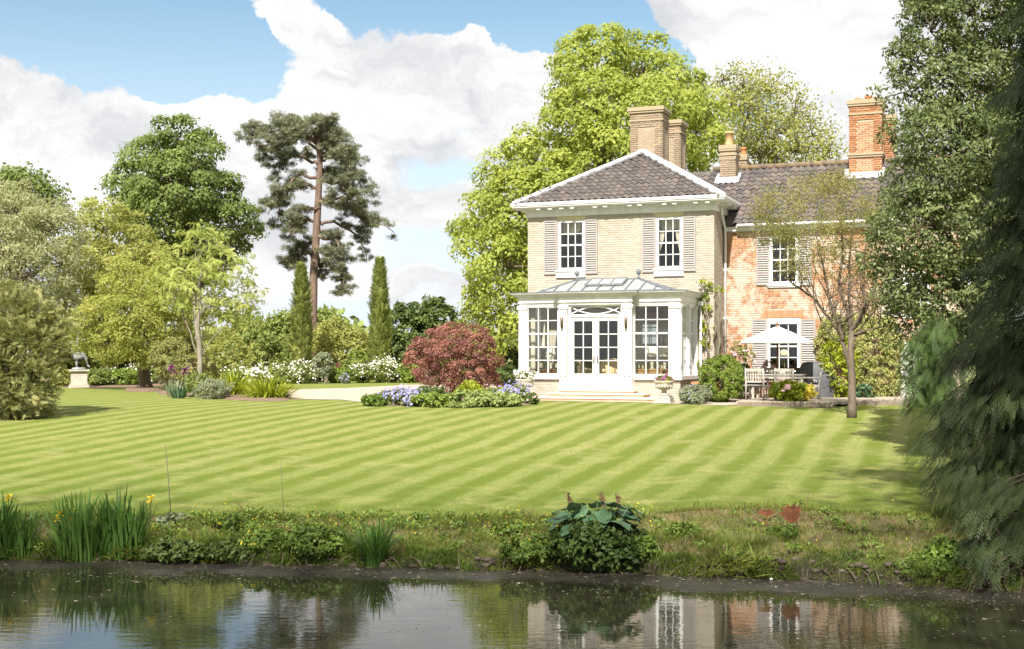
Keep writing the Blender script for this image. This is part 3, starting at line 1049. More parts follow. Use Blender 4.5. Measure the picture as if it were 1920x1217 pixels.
def chimney(parent, cx, cy, w, d, z0, z1, bm, cap, mort, panel=True, nsing=0, capo=.08, band=None, pots=(), potmat=potm):
    m = MB()
    m.box(cx - w / 2, cx + w / 2, cy - d / 2, cy + d / 2, z0, z1, 0)
    ch = m.build('chimney', mort, parent)
    hole = [(cx - w * .26, cx + w * .26, z0 + .55, z1 - .52)] if panel else []
    rb = MB()
    bricks(ch, cx - w / 2, cx + w / 2, z0, z1, cy - d / 2, bm, hole, nsing, proud=.03, rest=rb)
    bricks(ch, -d / 2, d / 2, z0, z1, 0, bm, [(-d * .26, d * .26, z0 + .55, z1 - .52)] if panel else [], rot=(0, 0, R(90)), loc=(cx + w / 2, cy, 0), proud=.03, rest=rb)
    bricks(ch, -d / 2, d / 2, z0, z1, 0, bm, [], rot=(0, 0, R(-90)), loc=(cx - w / 2, cy, 0), proud=.02, rest=rb)
    if panel:
        bricks(ch, hole[0][0], hole[0][1], hole[0][2], hole[0][3], cy - d / 2, bm, [], max(0, 290 - nsing) if nsing else 0, proud=.002, rest=rb)
    tag(rb.build('brickwork', bm, ch), kind='stuff')
    c = MB()
    o = capo
    for (za, zb, k) in ((z1 - .30, z1 - .235, .35), (z1 - .002, z1 + .07, .6), (z1 + .071, z1 + .15, 1.0), (z1 + .151, z1 + .21, .8)):
        c.box(cx - w / 2 - o * k - .03, cx + w / 2 + o * k + .03, cy - d / 2 - o * k - .03, cy + d / 2 + o * k + .03, za, zb)
    if band:
        for zz in band:
            c.box(cx - w / 2 - .08, cx + w / 2 + .08, cy - d / 2 - .08, cy + d / 2 + .08, zz, zz + .07)
            c.box(cx - w / 2 - .05, cx + w / 2 + .05, cy - d / 2 - .05, cy + d / 2 + .05, zz - .07, zz - .001)
    c.build('chimney_cap', cap, ch)
    for (px_, r_, h_) in pots:
        p = MB()
        p.lathe([(r_ * 1.05, 0), (r_, .05), (r_ * .92, h_ - .08), (r_ * 1.08, h_ - .07), (r_ * 1.08, h_), (r_ * .8, h_), (r_ * .75, h_ - .2)], (cx + px_, cy, z1 + .211), 14)
        p.build('chimney_pot', potmat, ch)
    return ch


cy1 = apv + 1.45
chimney(house, (A(1183, cy1 - .45) + A(1241, cy1 - .45)) / 2, cy1, A(1241, cy1 - .45) - A(1183, cy1 - .45), .95, zr1 - 1.0, Zz(1212, 206, cy1 - .5) - .1, chimb, lichen, mat('chimney_mortar', (0.36, 0.30, 0.22), None, rough=.95))
cy2 = apv + 4.5
chimney(house, (A(1240, cy2 - .45) + A(1262, cy2 - .45)) / 2, cy2, 1.0, .95, zr1 - 1.6, Zz(1252, 231, cy2 - .5) - .1, chimb, lichen, MATS['chimney_mortar'])

# ================================================================== red brick wing
VW = 4.0
XW0, XW1 = XR + .002, A(1800, VW)
wing = thing('house_wing', 'long red brick house wing with patchy limewash, lichen-spotted pantiles and a tall red brick chimney', 'house wing', HW(XR, VW, 0), -HA)
wo = Vector((XR, VW, 0))                                  # wing-local origin


def WA(px, v=VW): return A(px, v) - XR


zwe = Zz(1500, 429, VW)
u0, u1, uz0, uz1 = WA(1443), WA(1496.5), Zz(1470, 533, VW), Zz(1470, 441, VW)
g0, g1_, gz0_, gz1_ = WA(1438), WA(1500.5), Zz(1470, 697, VW), Zz(1470, 596, VW)
r0, r1, rz0, rz1 = WA(1693), WA(1745), Zz(1715, 590, VW), Zz(1715, 508, VW)
d0, d1, dz1 = WA(1689), WA(1735), Zz(1700, 640, VW)
holesW = [(u0, u1, uz0, uz1), (g0, g1_, gz0_, gz1_), (r0, r1, rz0, rz1), (d0, d1, .1, dz1)]
m = MB()
wall_mesh(m, .002, XW1 - XR, 0, zwe + .1, 0, .3, holesW)
m.box(XW1 - XR - .3, XW1 - XR, .301, 6.2, 0, zwe + .1)
wallW = m.build('wall', mortr, wing)
holesB = [(u0, u1, uz0 - .12, uz1), (g0, g1_, gz0_ - .12, gz1_ + .25), (r0, r1, rz0 - .1, rz1), (d0, d1, .1, dz1)]
bricks(wallW, .01, XW1 - XR, .02, zwe, 0, brickr, holesB, 300, prefer=lambda c: (c[0] > 3.2 or c[1] < 1.6 and c[0] > .8, abs(c[0] - 1.0) + abs(c[1] - 3.2) * .6), tr=(.1, 1.0))
m = MB()
for k in range(17):
    b0 = g0 - .1 + (g1_ - g0 + .2) * k / 17
    m.box(b0 + .004, b0 + (g1_ - g0 + .2) / 17 - .004, -.012, .02, gz1_ + .004, gz1_ + .245, 0, random.uniform(.5, 1))
m.build('brick_arch', brickr2, wallW)
sash(wing, u0, u1, uz0, uz1, .04, 3, 4, fr=.09, meet=2, sill=.10, silld=.10)
sash(wing, g0, g1_, gz0_, gz1_, .04, 3, 4, fr=.10, meet=2, sill=.10, silld=.10, head=.20)
sash(wing, r0, r1, rz0, rz1, .04, 3, 4, fr=.09, meet=2, sill=.10, silld=.10)
for px0, px1, y0, y1 in ((1418, 1442.5, 444.5, 535), (1497.5, 1521.5, 443.5, 535), (1410, 1437, 599.5, 693), (1501.5, 1529, 599, 691), (1664, 1691, 517, 594)):
    shutter(wing, WA(px0, VW - .05), WA(px1, VW - .05), Zz(px0, y1, VW - .05), Zz(px0, y0, VW - .05), -.012)
dr = MB()
dr.box(d0, d0 + .09, .02, .14, .1, dz1); dr.box(d1 - .09, d1, .02, .14, .1, dz1); dr.box(d0 + .09, d1 - .09, .02, .14, dz1 - .09, dz1)
dr.box(d0 + .092, d1 - .092, .06, .11, .11, dz1 - .092)
for k in range(2):
    for j in range(2):
        wq = (d1 - d0 - .184) / 2
        xq = d0 + .092 + k * wq
        ring(dr, xq + .06, xq + wq - .06, .045, .059, .3 + j * .95, 1.1 + j * .85, .01)
dr = dr.build('door', white, wing)
hb = MB(); hb.tube([(d0 + .2, .05, 1.05), (d0 + .2, .0, 1.05)], .02, 8); hb.ball((d0 + .2, -.02, 1.05), .035); hb.build('handle', brass, dr)
m = MB()
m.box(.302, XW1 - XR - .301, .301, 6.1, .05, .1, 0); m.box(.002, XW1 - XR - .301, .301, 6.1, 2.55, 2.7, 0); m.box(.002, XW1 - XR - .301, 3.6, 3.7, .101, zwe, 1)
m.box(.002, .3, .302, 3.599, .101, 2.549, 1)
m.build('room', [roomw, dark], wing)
# eaves board + gutter
ge = .28
m = MB()
zt = Zz(1500, 416.5, VW - ge)
m.box(EO + .003, XW1 - XR + .1, -ge + .12, -.0, zwe - .02, zt - .06)
m.box(-.0 + EO + .003, XW1 - XR + .1, -ge + .02, -ge + .119, zt - .10, zt - .02)
m.box(.07, EO, -ge + .12, -.0, zwe - .02, min(zg0 - .04, zt - .06))
m.build('eaves_board', white, wing)
m = MB(); m.tube([(EO + .05, -ge - .02, zt - .04), (XW1 - XR + .1, -ge - .02, zt - .04)], .06, 8); m.build('gutter', white, wing)
# roof
rd = 3.35
zrw0, zrw1 = zt - .02, Zz(1480, 310, VW - ge + rd)
m = MB()
L = XW1 - XR + .1
m.add([(-3.4, -ge, zrw0), (L, -ge, zrw0), (L, -ge + rd, zrw1 - .07), (-3.4, -ge + rd, zrw1 - .07), (L, -ge + 2 * rd, zrw0), (-3.4, -ge + 2 * rd, zrw0)],
      [(0, 1, 2, 3), (3, 2, 4, 5), (0, 3, 5), (1, 4, 2), (0, 5, 4, 1)])
roofW = m.build('roof', tilem2, wing)
SNw = Vector((0, rd, zrw1 - .07 - zrw0)); SLw = SNw.length


def inw(x, s):
    xx = x - 3.4
    if s > SLw - .08: return False
    # keep clear of the main roof's flank
    yv = VW - ge + s / SLw * rd
    zz = zrw0 + s / SLw * (zrw1 - zrw0)
    if xx < EO - .05:
        lim = (bx1 - (zz - zr0) / (zr1 - .06 - zr0) * HWd) - XR
        if zz < zr0 or xx < lim - .1: return False
    return True


tiled(roofW, (-3.4, -ge, zrw0), (1, 0, 0), SNw, L + 3.4, SLw, tilem2, inw, 300, prefer=lambda x, s: abs(x - 3.4 - 2.4))
rt = []
for k in range(4):
    m = MB()
    m.tube([(0, 0, 0), (.30, 0, .006), (.43, 0, .0)], [.105, .11, .115], 9, 0, .5)
    rt.append(m.mesh('ridge_tile', tileo))
nrt = int((L + 1.0) / .43)
for k in range(nrt):
    link('ridge_tile', rt[k % 4], roofW, (-1.0 + k * .43, -ge + rd, zrw1 - .02), (random.gauss(0, .05), random.gauss(0, .012), random.gauss(0, .02)))
# chimneys of the wing
def wing_ch(px0, px1, py_top, v, d, zbase, **k):
    x0, x1 = WA(px0, v - d / 2), WA(px1, v - d / 2)
    return chimney(wing, (x0 + x1) / 2, v - VW, x1 - x0, d, zbase, Zz((px0 + px1) / 2, py_top, v - d / 2), **k)


vr = VW - ge + rd
wing_ch(1351, 1378, 283, vr - .35, .55, zrw1 - 1.2, bm=chimb, cap=lichen, mort=MATS['chimney_mortar'], panel=False, capo=.03, band=[Zz(1365, 292, vr - .6)], pots=[(0, .145, .50)])
wing_ch(1386, 1399, 300, vr + .9, .3, zrw1 - .8, bm=chimb, cap=lichen, mort=MATS['chimney_mortar'], panel=False, capo=.02, pots=[(0, .10, .26)], potmat=terra)
wing_ch(1593, 1652, 198, vr - .25, .95, zrw1 - 1.3, bm=brickr2, cap=lichen, mort=mortr, panel=True, nsing=170, capo=.06, band=[Zz(1620, 291, vr - .7)], pots=[(-.28, .11, .14), (.05, .11, .2), (.3, .11, .12)], potmat=terra)
wing_ch(1650, 1676, 226, vr + 1.0, .8, zrw1 - 1.3, bm=brickr2, cap=lichen, mort=mortr, panel=False, capo=.06)
# white lead aprons at the chimney feet
for (pxa, pxb, pya, pyb) in ((1343, 1388, 318, 340), (1583, 1658, 326, 345)):
    m = MB()
    v = vr - .35 - .3 if pxa < 1500 else vr - .25 - .5
    x0, x1 = WA(pxa, v), WA(pxb, v)
    s1 = (v - (VW - ge)) / rd * SLw
    Uz = SNw.normalized()
    nn = Vector((1, 0, 0)).cross(Uz)
    base = Vector((0, -ge, zrw0))
    for k in range(9):
        xa_, xb_ = x0 + (x1 - x0) * k / 9, x0 + (x1 - x0) * (k + 1) / 9
        lo = s1 - .34 - .05 * (k % 2)
        pts = [base + Vector((xx, 0, 0)) + Uz * ss + nn * hh for hh in (.075, .11) for xx, ss in ((xa_, lo), (xb_, lo), (xb_, s1 + (.34 if k in (0, 8) else .05)), (xa_, s1 + (.34 if k in (0, 8) else .05)))]
        m.add(pts, [(4, 5, 6, 7), (0, 1, 5, 4), (1, 2, 6, 5), (2, 3, 7, 6), (3, 0, 4, 7)])
    m.build('lead_apron', leadw, roofW)
# rainwater pipe in the angle
m = MB()
m.tube([(XR + .12 - 0, VM + .55, zg0 - .02), (XR + .12, VM + .6, zg0 - .3), (XR + .09, VM + 1.3, zg0 - .75), (XR + .09, VM + 1.38, zg0 - 1.0), (XR + .09, VM + 1.38, .12)], .042, 10)
for zz in (1.0, 2.6, 4.2): m.box(XR + .03, XR + .15, VM + 1.33, VM + 1.43, zz, zz + .06)
m.build('downpipe', white, house)

# ================================================================== garden room (conservatory)
con = thing('conservatory', 'white painted garden room with glazed lantern roof and double doors', 'conservatory', HW(0, 0, 0), -HA)
CX0, CX1, CV = A(973), 0.0, VM - .003
b0x, b1x, BV = A(1048.5, -.25), A(1184, -.25), -.25
zsill = Zz(1120, 708, 0); zcor = Zz(1120, 547.5, 0); zarch = Zz(1120, 571.5, 0)
m = MB()
m.box(CX0, b0x - .0, 0, .22, 0, zsill - .06); m.box(b1x, CX1, 0, .22, 0, zsill - .06)
m.box(CX1 - .22, CX1, .221, CV, 0, zsill - .06); m.box(CX0, CX0 + .22, .221, CV, 0, zsill - .06)
pl = m.build('plinth', mortc, con)
rb = MB()
bricks(pl, CX0, b0x - .02, 0, zsill - .07, 0, brickc, [], 40, rest=rb)
bricks(pl, b1x + .02, CX1, 0, zsill - .07, 0, brickc, [], 40, rest=rb)
bricks(pl, 0, CV, 0, zsill - .07, 0, brickc, rot=(0, 0, R(90)), loc=(CX1, 0, 0), rest=rb)
tag(rb.build('brickwork', brickc, pl), kind='stuff')
m = MB()
m.box(CX0 - .07, b0x - .03, -.09, .20, zsill - .058, zsill + .06); m.box(b1x + .03, CX1 + .07, -.09, .20, zsill - .058, zsill + .06)
m.box(CX1 - .2, CX1 + .07, .201, CV, zsill - .058, zsill + .06); m.box(CX0 - .07, CX0 + .2, .201, CV, zsill - .058, zsill + .06)
m.build('sill', white, con)


def pilaster(px0, px1, y, z0, z1, depth=.2, rot=None, loc=None, w=None):
    a0, a1 = (A(px0, y), A(px1, y)) if w is None else (-w / 2, w / 2)
    c = (a0 + a1) / 2; hw = (a1 - a0) / 2
    m = MB()
    m.box(-hw, hw, 0, depth, z0, z1)
    m.box(-hw - .03, hw + .03, -.03, depth - .01, z0 - .001, z0 + .14); m.box(-hw - .018, hw + .018, -.018, depth - .01, z0 + .141, z0 + .18)
    for k, (za, e) in enumerate(((.20, .012), (.13, .03), (.07, .045))):
        m.box(-hw - e, hw + e, -e, depth - .01, z1 - za, z1 - za + (.03 if k == 0 else .062))
    m.box(-hw + .05, -hw + .058, -.006, .0, z0 + .3, z1 - .3); m.box(hw - .058, hw - .05, -.006, .0, z0 + .3, z1 - .3)
    return m.build('pilaster', white, con, loc or (c, y, 0), rot)


zb = GAR + .0
pilaster(973, 986.5, -.02, zsill + .061, zarch)
pilaster(1257, 1271, -.02, zsill + .061, zarch)
pilaster(1049, 1063, BV, zb, zarch, .26)
pilaster(1168.5, 1184, BV, zb, zarch, .26)
for y in (.12, 1.22, 2.32):
    pilaster(0, 0, 0, zsill + .061, zarch, .18, rot=(0, 0, R(90)), loc=(CX1 + .015, y, 0), w=.2)
    pilaster(0, 0, 0, zsill + .061, zarch, .18, rot=(0, 0, R(-90)), loc=(CX0 - .015, y, 0), w=.2)
# windows
for (pa, pb) in ((987, 1048), (1185.5, 1256.5)):
    sash(con, A(pa), A(pb), zsill + .061, zarch, .05, 3, 5, fr=.055, bar=.026, meet=3, name='window')
for y0, y1 in ((.225, 1.115), (1.325, 2.215)):
    sash(con, y0, y1, zsill + .061, zarch, 0.06, 2, 5, fr=.06, bar=.026, meet=3, rot=(0, 0, R(90)), base=(CX1, 0, 0))
    sash(con, -y1, -y0, zsill + .061, zarch, 0.06, 2, 5, fr=.06, bar=.026, meet=3, rot=(0, 0, R(-90)), base=(CX0, 0, 0))
# side infill of the projecting bay
m = MB()
for xx in (b0x, b1x):
    m.box(xx - .02 if xx == b0x else xx - .16, xx + .16 if xx == b0x else xx + .02, .012, .20, GAR, zarch)
m.box(b0x + .02, b1x - .02, BV + .03, .2, GAR - .1, GAR + .015)
m.build('door_surround', white, con)
# door frame, fanlight with crossing arcs
dx0, dx1 = A(1064, BV), A(1167.5, BV)
zd1 = Zz(1116, 594, BV); zf0, zf1 = Zz(1116, 589, BV), Zz(1116, 571.5, BV) - .0
yD = BV + .09
m = MB()
m.box(dx0, dx0 + .08, yD - .03, yD + .12, GAR + .016, zarch); m.box(dx1 - .08, dx1, yD - .03, yD + .12, GAR + .016, zarch)
m.box(dx0 + .08, dx1 - .08, yD - .03, yD + .12, zd1, zf0); m.box(dx0 + .08, dx1 - .08, yD - .03, yD + .12, zf1 - .045, zarch)
frm = m.build('door_frame', white, con)
fl = MB()
fx0, fx1, fz0, fz1 = dx0 + .08, dx1 - .08, zf0, zf1 - .045
fw, fh = fx1 - fx0, fz1 - fz0
for k in range(2):
    pts = []
    for i in range(25):
        q_ = i / 24
        zz = fz0 + fh * (.06 + .88 * (1 - (2 * q_ - 1) ** 2)) if k == 0 else fz1 - fh * (.06 + .88 * (1 - (2 * q_ - 1) ** 2))
        pts.append((fx0 + fw * q_, yD + .03, zz))
    for i in range(24): fl.bar(pts[i], pts[i + 1], .03, .026, up=(0, 1, 0))
fl = fl.build('fanlight', white, con)
link('pane', pane_mesh(fw, fh), fl, ((fx0 + fx1) / 2, yD + .04, (fz0 + fz1) / 2))
mid = (fx0 + fx1) / 2
zg_b = Zz(1116, 701, BV)
for sg, xa_, xb_ in ((-1, fx0 + .004, mid - .004), (1, mid + .004, fx1 - .004)):
    m = MB()
    w_, h_ = xb_ - xa_, zd1 - .006 - GAR - .02
    st, z0_ = .10, GAR + .02
    gb = zg_b - z0_
    m.box(0, st, 0, .05, 0, h_); m.box(w_ - st, w_, 0, .05, 0, h_)
    m.box(st, w_ - st, 0, .05, h_ - .12, h_); m.box(st, w_ - st, 0, .05, 0, .12); m.box(st, w_ - st, 0, .05, gb - .09, gb)
    m.box(st, w_ - st, .014, .04, .12, gb - .09)
    gw, gh = (w_ - 2 * st) / 2, (h_ - .12 - gb) / 4
    m.box(w_ / 2 - .013, w_ / 2 + .013, .004, .046, gb, h_ - .12)
    for j in range(1, 4):
        m.box(st, w_ / 2 - .013, .006, .044, gb + j * gh - .013, gb + j * gh + .013); m.box(w_ / 2 + .013, w_ - st, .006, .044, gb + j * gh - .013, gb + j * gh + .013)
    dd = m.build('door', white, con, (xa_, yD, z0_))
    for i in range(2):
        for j in range(4):
            link('pane', pane_mesh(gw - .02, gh - .02), dd, (st + (i + .5) * gw, .025, gb + (j + .5) * gh))
    hx = w_ - .05 if sg < 0 else .05
    hm = MB(); hm.box(hx - .02, hx + .02, -.008, -.001, .78, 1.02); hm.tube([(hx, -.008, .92), (hx, -.05, .92), (hx - sg * -.0, -.055, .80)], .011, 6); hm.build('handle', brass, dd)
    for zz in (.25, 1.1, 1.9):
        q_ = MB(); xh = .0 if sg < 0 else w_
        q_.box(xh - .012, xh + .012, -.012, -.001, zz, zz + .1); q_.build('hinge', brass, dd)
# wall lanterns on the pilasters
for px in (1054.5, 1174.5):
    x = A(px, BV); z = Zz(px, 606, BV)
    m = MB(); m.box(x - .03, x + .03, BV - .03, BV - .001, z - .03, z + .10); m.tube([(x, BV - .06, z - .17), (x, BV - .07, z - .14), (x, BV - .07, z + .16), (x, BV - .06, z + .18)], [.02, .042, .05, .02], 8)
    m.build('wall_lantern', brass, con)
for px in (1052, 1060, 1171, 1180):
    m = MB(); z = Zz(px, 705, BV); x = A(px, BV); m.box(x - .02, x + .02, BV - .02, BV - .001, z - .02, z + .02); m.build('brass_catch', brass, con)


def outline(o, x0=CX0, x1=CX1):
    return [(x0 - o, CV), (x0 - o, -o), (b0x - o, -o), (b0x - o, BV - o), (b1x + o, BV - o), (b1x + o, -o), (x1 + o, -o), (x1 + o, CV)]


def band(mb, o, z0, z1, inner=-.18):
    a, b = outline(o), outline(inner)
    n = len(a)
    vs = [(p[0], p[1], z) for z in (z0, z1) for p in a] + [(p[0], p[1], z) for z in (z0, z1) for p in b]
    fs = []
    for i in range(n - 1):
        j = i + 1
        fs += [(i, j, n + j, n + i)[::1], (2 * n + j, 2 * n + i, 3 * n + i, 3 * n + j), (n + i, n + j, 3 * n + j, 3 * n + i), (j, i, 2 * n + i, 2 * n + j)]
    fs += [(0, n, 3 * n, 2 * n), (n - 1, 3 * n - 1, 4 * n - 1, 2 * n - 1)]
    mb.add(vs, fs)


eh = zcor - zarch
m = MB()
for z0_, z1_, o_ in ((0, .16, .0), (.16, .20, .025), (.20, .24, .05), (.24, .64, .01), (.64, .70, .06)):
    band(m, o_, zarch + z0_ * eh + .0005, zarch + z1_ * eh - .0005)
m.build('entablature', white, con)
m = MB()
for z0_, z1_, o_ in ((.70, .80, .12), (.80, .90, .16), (.90, .965, .21)):
    band(m, o_, zarch + z0_ * eh + .0005, zarch + z1_ * eh - .0005)
m.build('cornice', white, con)
m = MB(); band(m, .225, zarch + .966 * eh, zcor + .01, -.2)
m.build('roof_edge', lead, con)
# glazed lantern roof
lx0, lx1, ly0, ly1 = A(1012, .3), A(1254, .3), .22, CV
zl0 = zcor + .02
rx0, rx1, ry = A(1082, 1.45), A(1197.5, 1.45), 1.45
zl1 = Zz(1140, 524.5, 1.45)
m = MB()
ring(m, CX0 + .02, CX1 - .02, .02, CV, zcor - .06, zcor + .009, .28)
m.build('roof_deck', lead, con)
ap = [Vector((lx0, ly0, zl0)), Vector((lx1, ly0, zl0)), Vector((rx1, ry, zl1)), Vector((rx0, ry, zl0 * 0 + zl1)), Vector((lx0, ly1, zl0 + .02)), Vector((lx1, ly1, zl0 + .02))]
nfr = 8


def gpane(pts):
    q_ = MB()
    c = sum((Vector(p) for p in pts), Vector()) / len(pts)
    nrm = (Vector(pts[1]) - Vector(pts[0])).cross(Vector(pts[2]) - Vector(pts[0])).normalized()
    if nrm.z < 0: nrm = -nrm; pts = pts[::-1]
    pp = [Vector(p) - c for p in pts]
    n = len(pp)
    q_.add([p + nrm * .004 for p in pp] + [p - nrm * .004 for p in pp], [tuple(range(n)), tuple(range(2 * n - 1, n - 1, -1))] + [(i, n + i, n + (i + 1) % n, (i + 1) % n) for i in range(n)])
    q_.build('roof_pane', roofglass, con, c)


def gbar(a, b, w_=.035, mm=lead, nm='glazing_bar'):
    q_ = MB(); a, b = Vector(a), Vector(b); c = (a + b) / 2
    q_.bar(a - c, b - c, w_, .05); q_.build(nm, mm, con, c + Vector((0, 0, .02)))


# front slope: bars at even spacing, cut by the hips
xsF = [lx0 + (lx1 - lx0) * k / 9 for k in range(10)]


def yz_front(x):
    """top of the front slope above x"""
    if x < rx0: f_ = (x - lx0) / (rx0 - lx0)
    elif x > rx1: f_ = (lx1 - x) / (lx1 - rx1)
    else: f_ = 1
    return Vector((x, ly0 + (ry - ly0) * f_, zl0 + (zl1 - zl0) * f_))


for k in range(9):
    xa_, xb_ = xsF[k], xsF[k + 1]
    pts = [Vector((xa_, ly0, zl0)), Vector((xb_, ly0, zl0)), yz_front(xb_)]
    for cxx in (rx1, rx0):
        if xa_ + .01 < cxx < xb_ - .01: pts.append(yz_front(cxx))
    if k > 0: pts.append(yz_front(xa_))
    if k == 8: pts = [Vector((xa_, ly0, zl0)), Vector((xb_, ly0, zl0)), yz_front(xa_)]
    gpane(pts)
    if k > 0: gbar((xa_, ly0, zl0), yz_front(xa_))
gpane([ap[1], ap[5], ap[2]]); gpane([ap[0], ap[3], ap[4]]); gpane([ap[5], ap[4], ap[3], ap[2]])
for f_ in (.35, .68):
    gbar(ap[1].lerp(ap[5], f_), ap[2].lerp(ap[5], max(0, f_ - .5)) if f_ > .5 else ap[1].lerp(ap[2], min(1, f_ * 2)))
for a_, b_ in ((ap[0], ap[3]), (ap[1], ap[2]), (ap[4], ap[3]), (ap[5], ap[2])): gbar(a_, b_, .07, nm='hip_bar')
gbar(ap[3], ap[2], .09, nm='ridge_bar')
gbar(ap[0] + Vector((-.05, 0, 0)), ap[1] + Vector((.05, 0, 0)), .08, nm='eaves_bar')
gbar(ap[1], ap[5], .08, nm='eaves_bar')
# raised vent in the middle of the front slope
va, vb = A(1101, .9), A(1169, .9)
up = Vector((0, ry - ly0, zl1 - zl0))
nv = Vector((0, -up.z, up.y)).normalized()
q_ = MB()
pA = Vector((va, ly0, zl0)) + up * .42 + nv * .07; pB = Vector((vb, ly0, zl0)) + up * .42 + nv * .07; pC = pB + up * .5; pD = pA + up * .5
for a_, b_ in ((pA, pB), (pB, pC), (pC, pD), (pD, pA)): q_.bar(a_, b_, .06, .05)
for k in (1, 2): q_.bar(pA.lerp(pB, k / 3), pD.lerp(pC, k / 3), .03, .04)
vent = q_.build('roof_vent', lead, con)
q_ = MB(); q_.add([pA, pB, pC, pD, pA - nv * .01, pB - nv * .01, pC - nv * .01, pD - nv * .01], [(0, 1, 2, 3), (7, 6, 5, 4), (0, 4, 5, 1), (1, 5, 6, 2), (2, 6, 7, 3), (3, 7, 4, 0)]); q_.build('vent_pane', roofglass, vent)
for x in (rx0, rx1):
    q_ = MB(); q_.lathe([(.06, 0), (.06, .03), (.02, .05), (.025, .10), (.06, .13), (.085, .19), (.07, .25), (.03, .28), (.004, .30)], (x, ry, zl1 + .03), 14); q_.build('finial', lead, con)
# downpipe on the far corner of the garden room
m = MB(); x = CX1 + .12
m.tube([(x, CV - .18, zarch + .1), (x, CV - .18, .25), (x + .04, CV - .25, .12)], .035, 10); m.box(x - .08, x + .08, CV - .26, CV - .1, zarch + .02, zarch + .16)
m.build('downpipe', white, con)
# floor, back wall and inner ceiling ring
m = MB()
m.box(CX0 + .221, CX1 - .221, .221, CV - .001, .05, GAR); m.box(b0x + .1, b1x - .1, BV + .25, .2205, .05, GAR - .001)
m.build('floor', mat('stone_floor', (0.35, 0.29, 0.22), (0.28, 0.23, 0.18), 3, .5), con)
m = MB()
m.box(CX0 + .01, ko0, CV - .04, CV - .002, GAR + .001, zarch + .2); m.box(ko1, CX1 - .01, CV - .04, CV - .002, GAR + .001, zarch + .2); m.box(ko0, ko1, CV - .04, CV - .002, koz, zarch + .2)
m.build('back_wall', tan, con)
m = MB()
m.box(CX0 + .2, CX1 - .2, CV - .7, CV - .05, zarch - .02, zarch + .0); m.box(CX0 + .2, CX1 - .2, .25, .5, zarch - .02, zarch)
m.build('ceiling', tan, con)

# stone steps up to the doors
steps = thing('garden_steps', 'two pale stone steps with terracotta edges below the white garden doors', 'steps', HW(0, 0, 0), -HA)
stepm = mat('step_stone', (0.66, 0.58, 0.46), (0.58, 0.50, 0.39), 4.0, .8)
for (pa, pb, v0, z0_, z1_, o_) in ((1008, 1228, -1.05, .0, .12, 0), (1025, 1207, -.72, .121, .235, 0), (1046, 1189, -.40, .236, .33, 0)):
    v1_ = 0 - .001
    m = MB()
    m.box(A(pa, v0) + .03, A(pb, v0) - .03, v0 + .03, v1_, z0_, z1_ - .045, 1)
    m.box(A(pa, v0), A(pb, v0), v0, v1_, z1_ - .044, z1_, 0)
    m.build('step', [stepm, mat('step_riser', (0.42, 0.27, 0.17), (0.5, 0.36, 0.24), 5, .85)] if 'step_riser' not in MATS else [stepm, MATS['step_riser']], steps)

# ------------------------------------------------------------------ furniture seen through the glass
def inroom(name, label, cat, a, v, z, rz=0, group=None):
    return thing(name, label, cat, HW(a, v, z), -HA + rz, group)


def table_lamp(a, v, z, label, s=1.0, shw=.2, group='table lamps in the garden room'):
    tl = inroom('table_lamp', label, 'lamp', a, v, z, 0, group)
    m = MB(); m.lathe([(.07 * s, 0), (.075 * s, .02), (.03 * s, .04), (.055 * s, .12 * s), (.06 * s, .2 * s), (.025 * s, .3 * s), (.012, .34 * s), (.012, .40 * s)], (0, 0, 0), 14); m.build('lamp_base', stone, tl)
    m = MB(); r = shw * s
    m.lathe([(r, .36 * s), (r * .55, .64 * s), (r * .53, .64 * s), (r * .98, .36 * s)], (0, 0, 0), 20); m.build('lamp_shade', shade_m, tl)
    return tl


def side_table(a, v, w, d, z, h, label, mm=wood2):
    tb = inroom('console_table', label, 'table', a, v, z)
    m = MB(); m.box(-w / 2, w / 2, -d / 2, d / 2, h - .04, h); m.build('table_top', mm, tb)
    m = MB(); m.box(-w / 2 + .03, w / 2 - .03, -d / 2 + .03, d / 2 - .03, h - .14, h - .041); m.build('apron', mm, tb)
    for sx in (-1, 1):
        for sy in (-1, 1):
            m = MB(); m.bar((sx * (w / 2 - .05), sy * (d / 2 - .05), 0), (sx * (w / 2 - .05), sy * (d / 2 - .05), h - .141), .045, .045); m.build('leg', mm, tb)
    return tb


ht = .62
a1_ = A(1033, .8); side_table(a1_, .8, 1.0, .42, GAR, Zz(1033, 692, .8) - GAR, 'dark console table behind the window nearest the red bush')
zt1 = Zz(1033, 692, .8)
table_lamp(a1_ + .0, .8, zt1 + .001, 'white shaded table lamp behind the window nearest the red bush', 1.0)
for k, (dx, w_, h_) in enumerate(((-.30, .17, .22), (.22, .13, .2), (.36, .15, .24))):
    f_ = inroom('photo_frame', ['large dark photo frame on the dark console table', 'small dark photo frame beside the lamp on the dark console table', 'dark photo frame at the door end of the dark console table'][k], 'photo frame', a1_ + dx, .72, zt1 + .001, R(random.uniform(-10, 10)))
    m = MB(); m.box(-w_ / 2, w_ / 2, 0, .02, 0, h_); m.bar((0, .03, h_ * .6), (0, .10, 0), .03, .01); m.build('frame', iron, f_)
    m = MB(); m.box(-w_ / 2 + .02, w_ / 2 - .02, -.003, -.0005, .02, h_ - .02); m.build('picture', picm, f_)
a2_ = A(1218, .85); zt2 = Zz(1218, 692, .85)
side_table(a2_, .85, .95, .45, GAR, zt2 - GAR, 'honey coloured wooden table behind the window nearest the stone urn', mat('honey_wood', (0.42, 0.24, 0.10), (0.34, 0.18, 0.07), 6, .5))
table_lamp(a2_ + .08, .85, zt2 + .001, 'white shaded table lamp on the honey coloured wooden table', 1.1, .2)
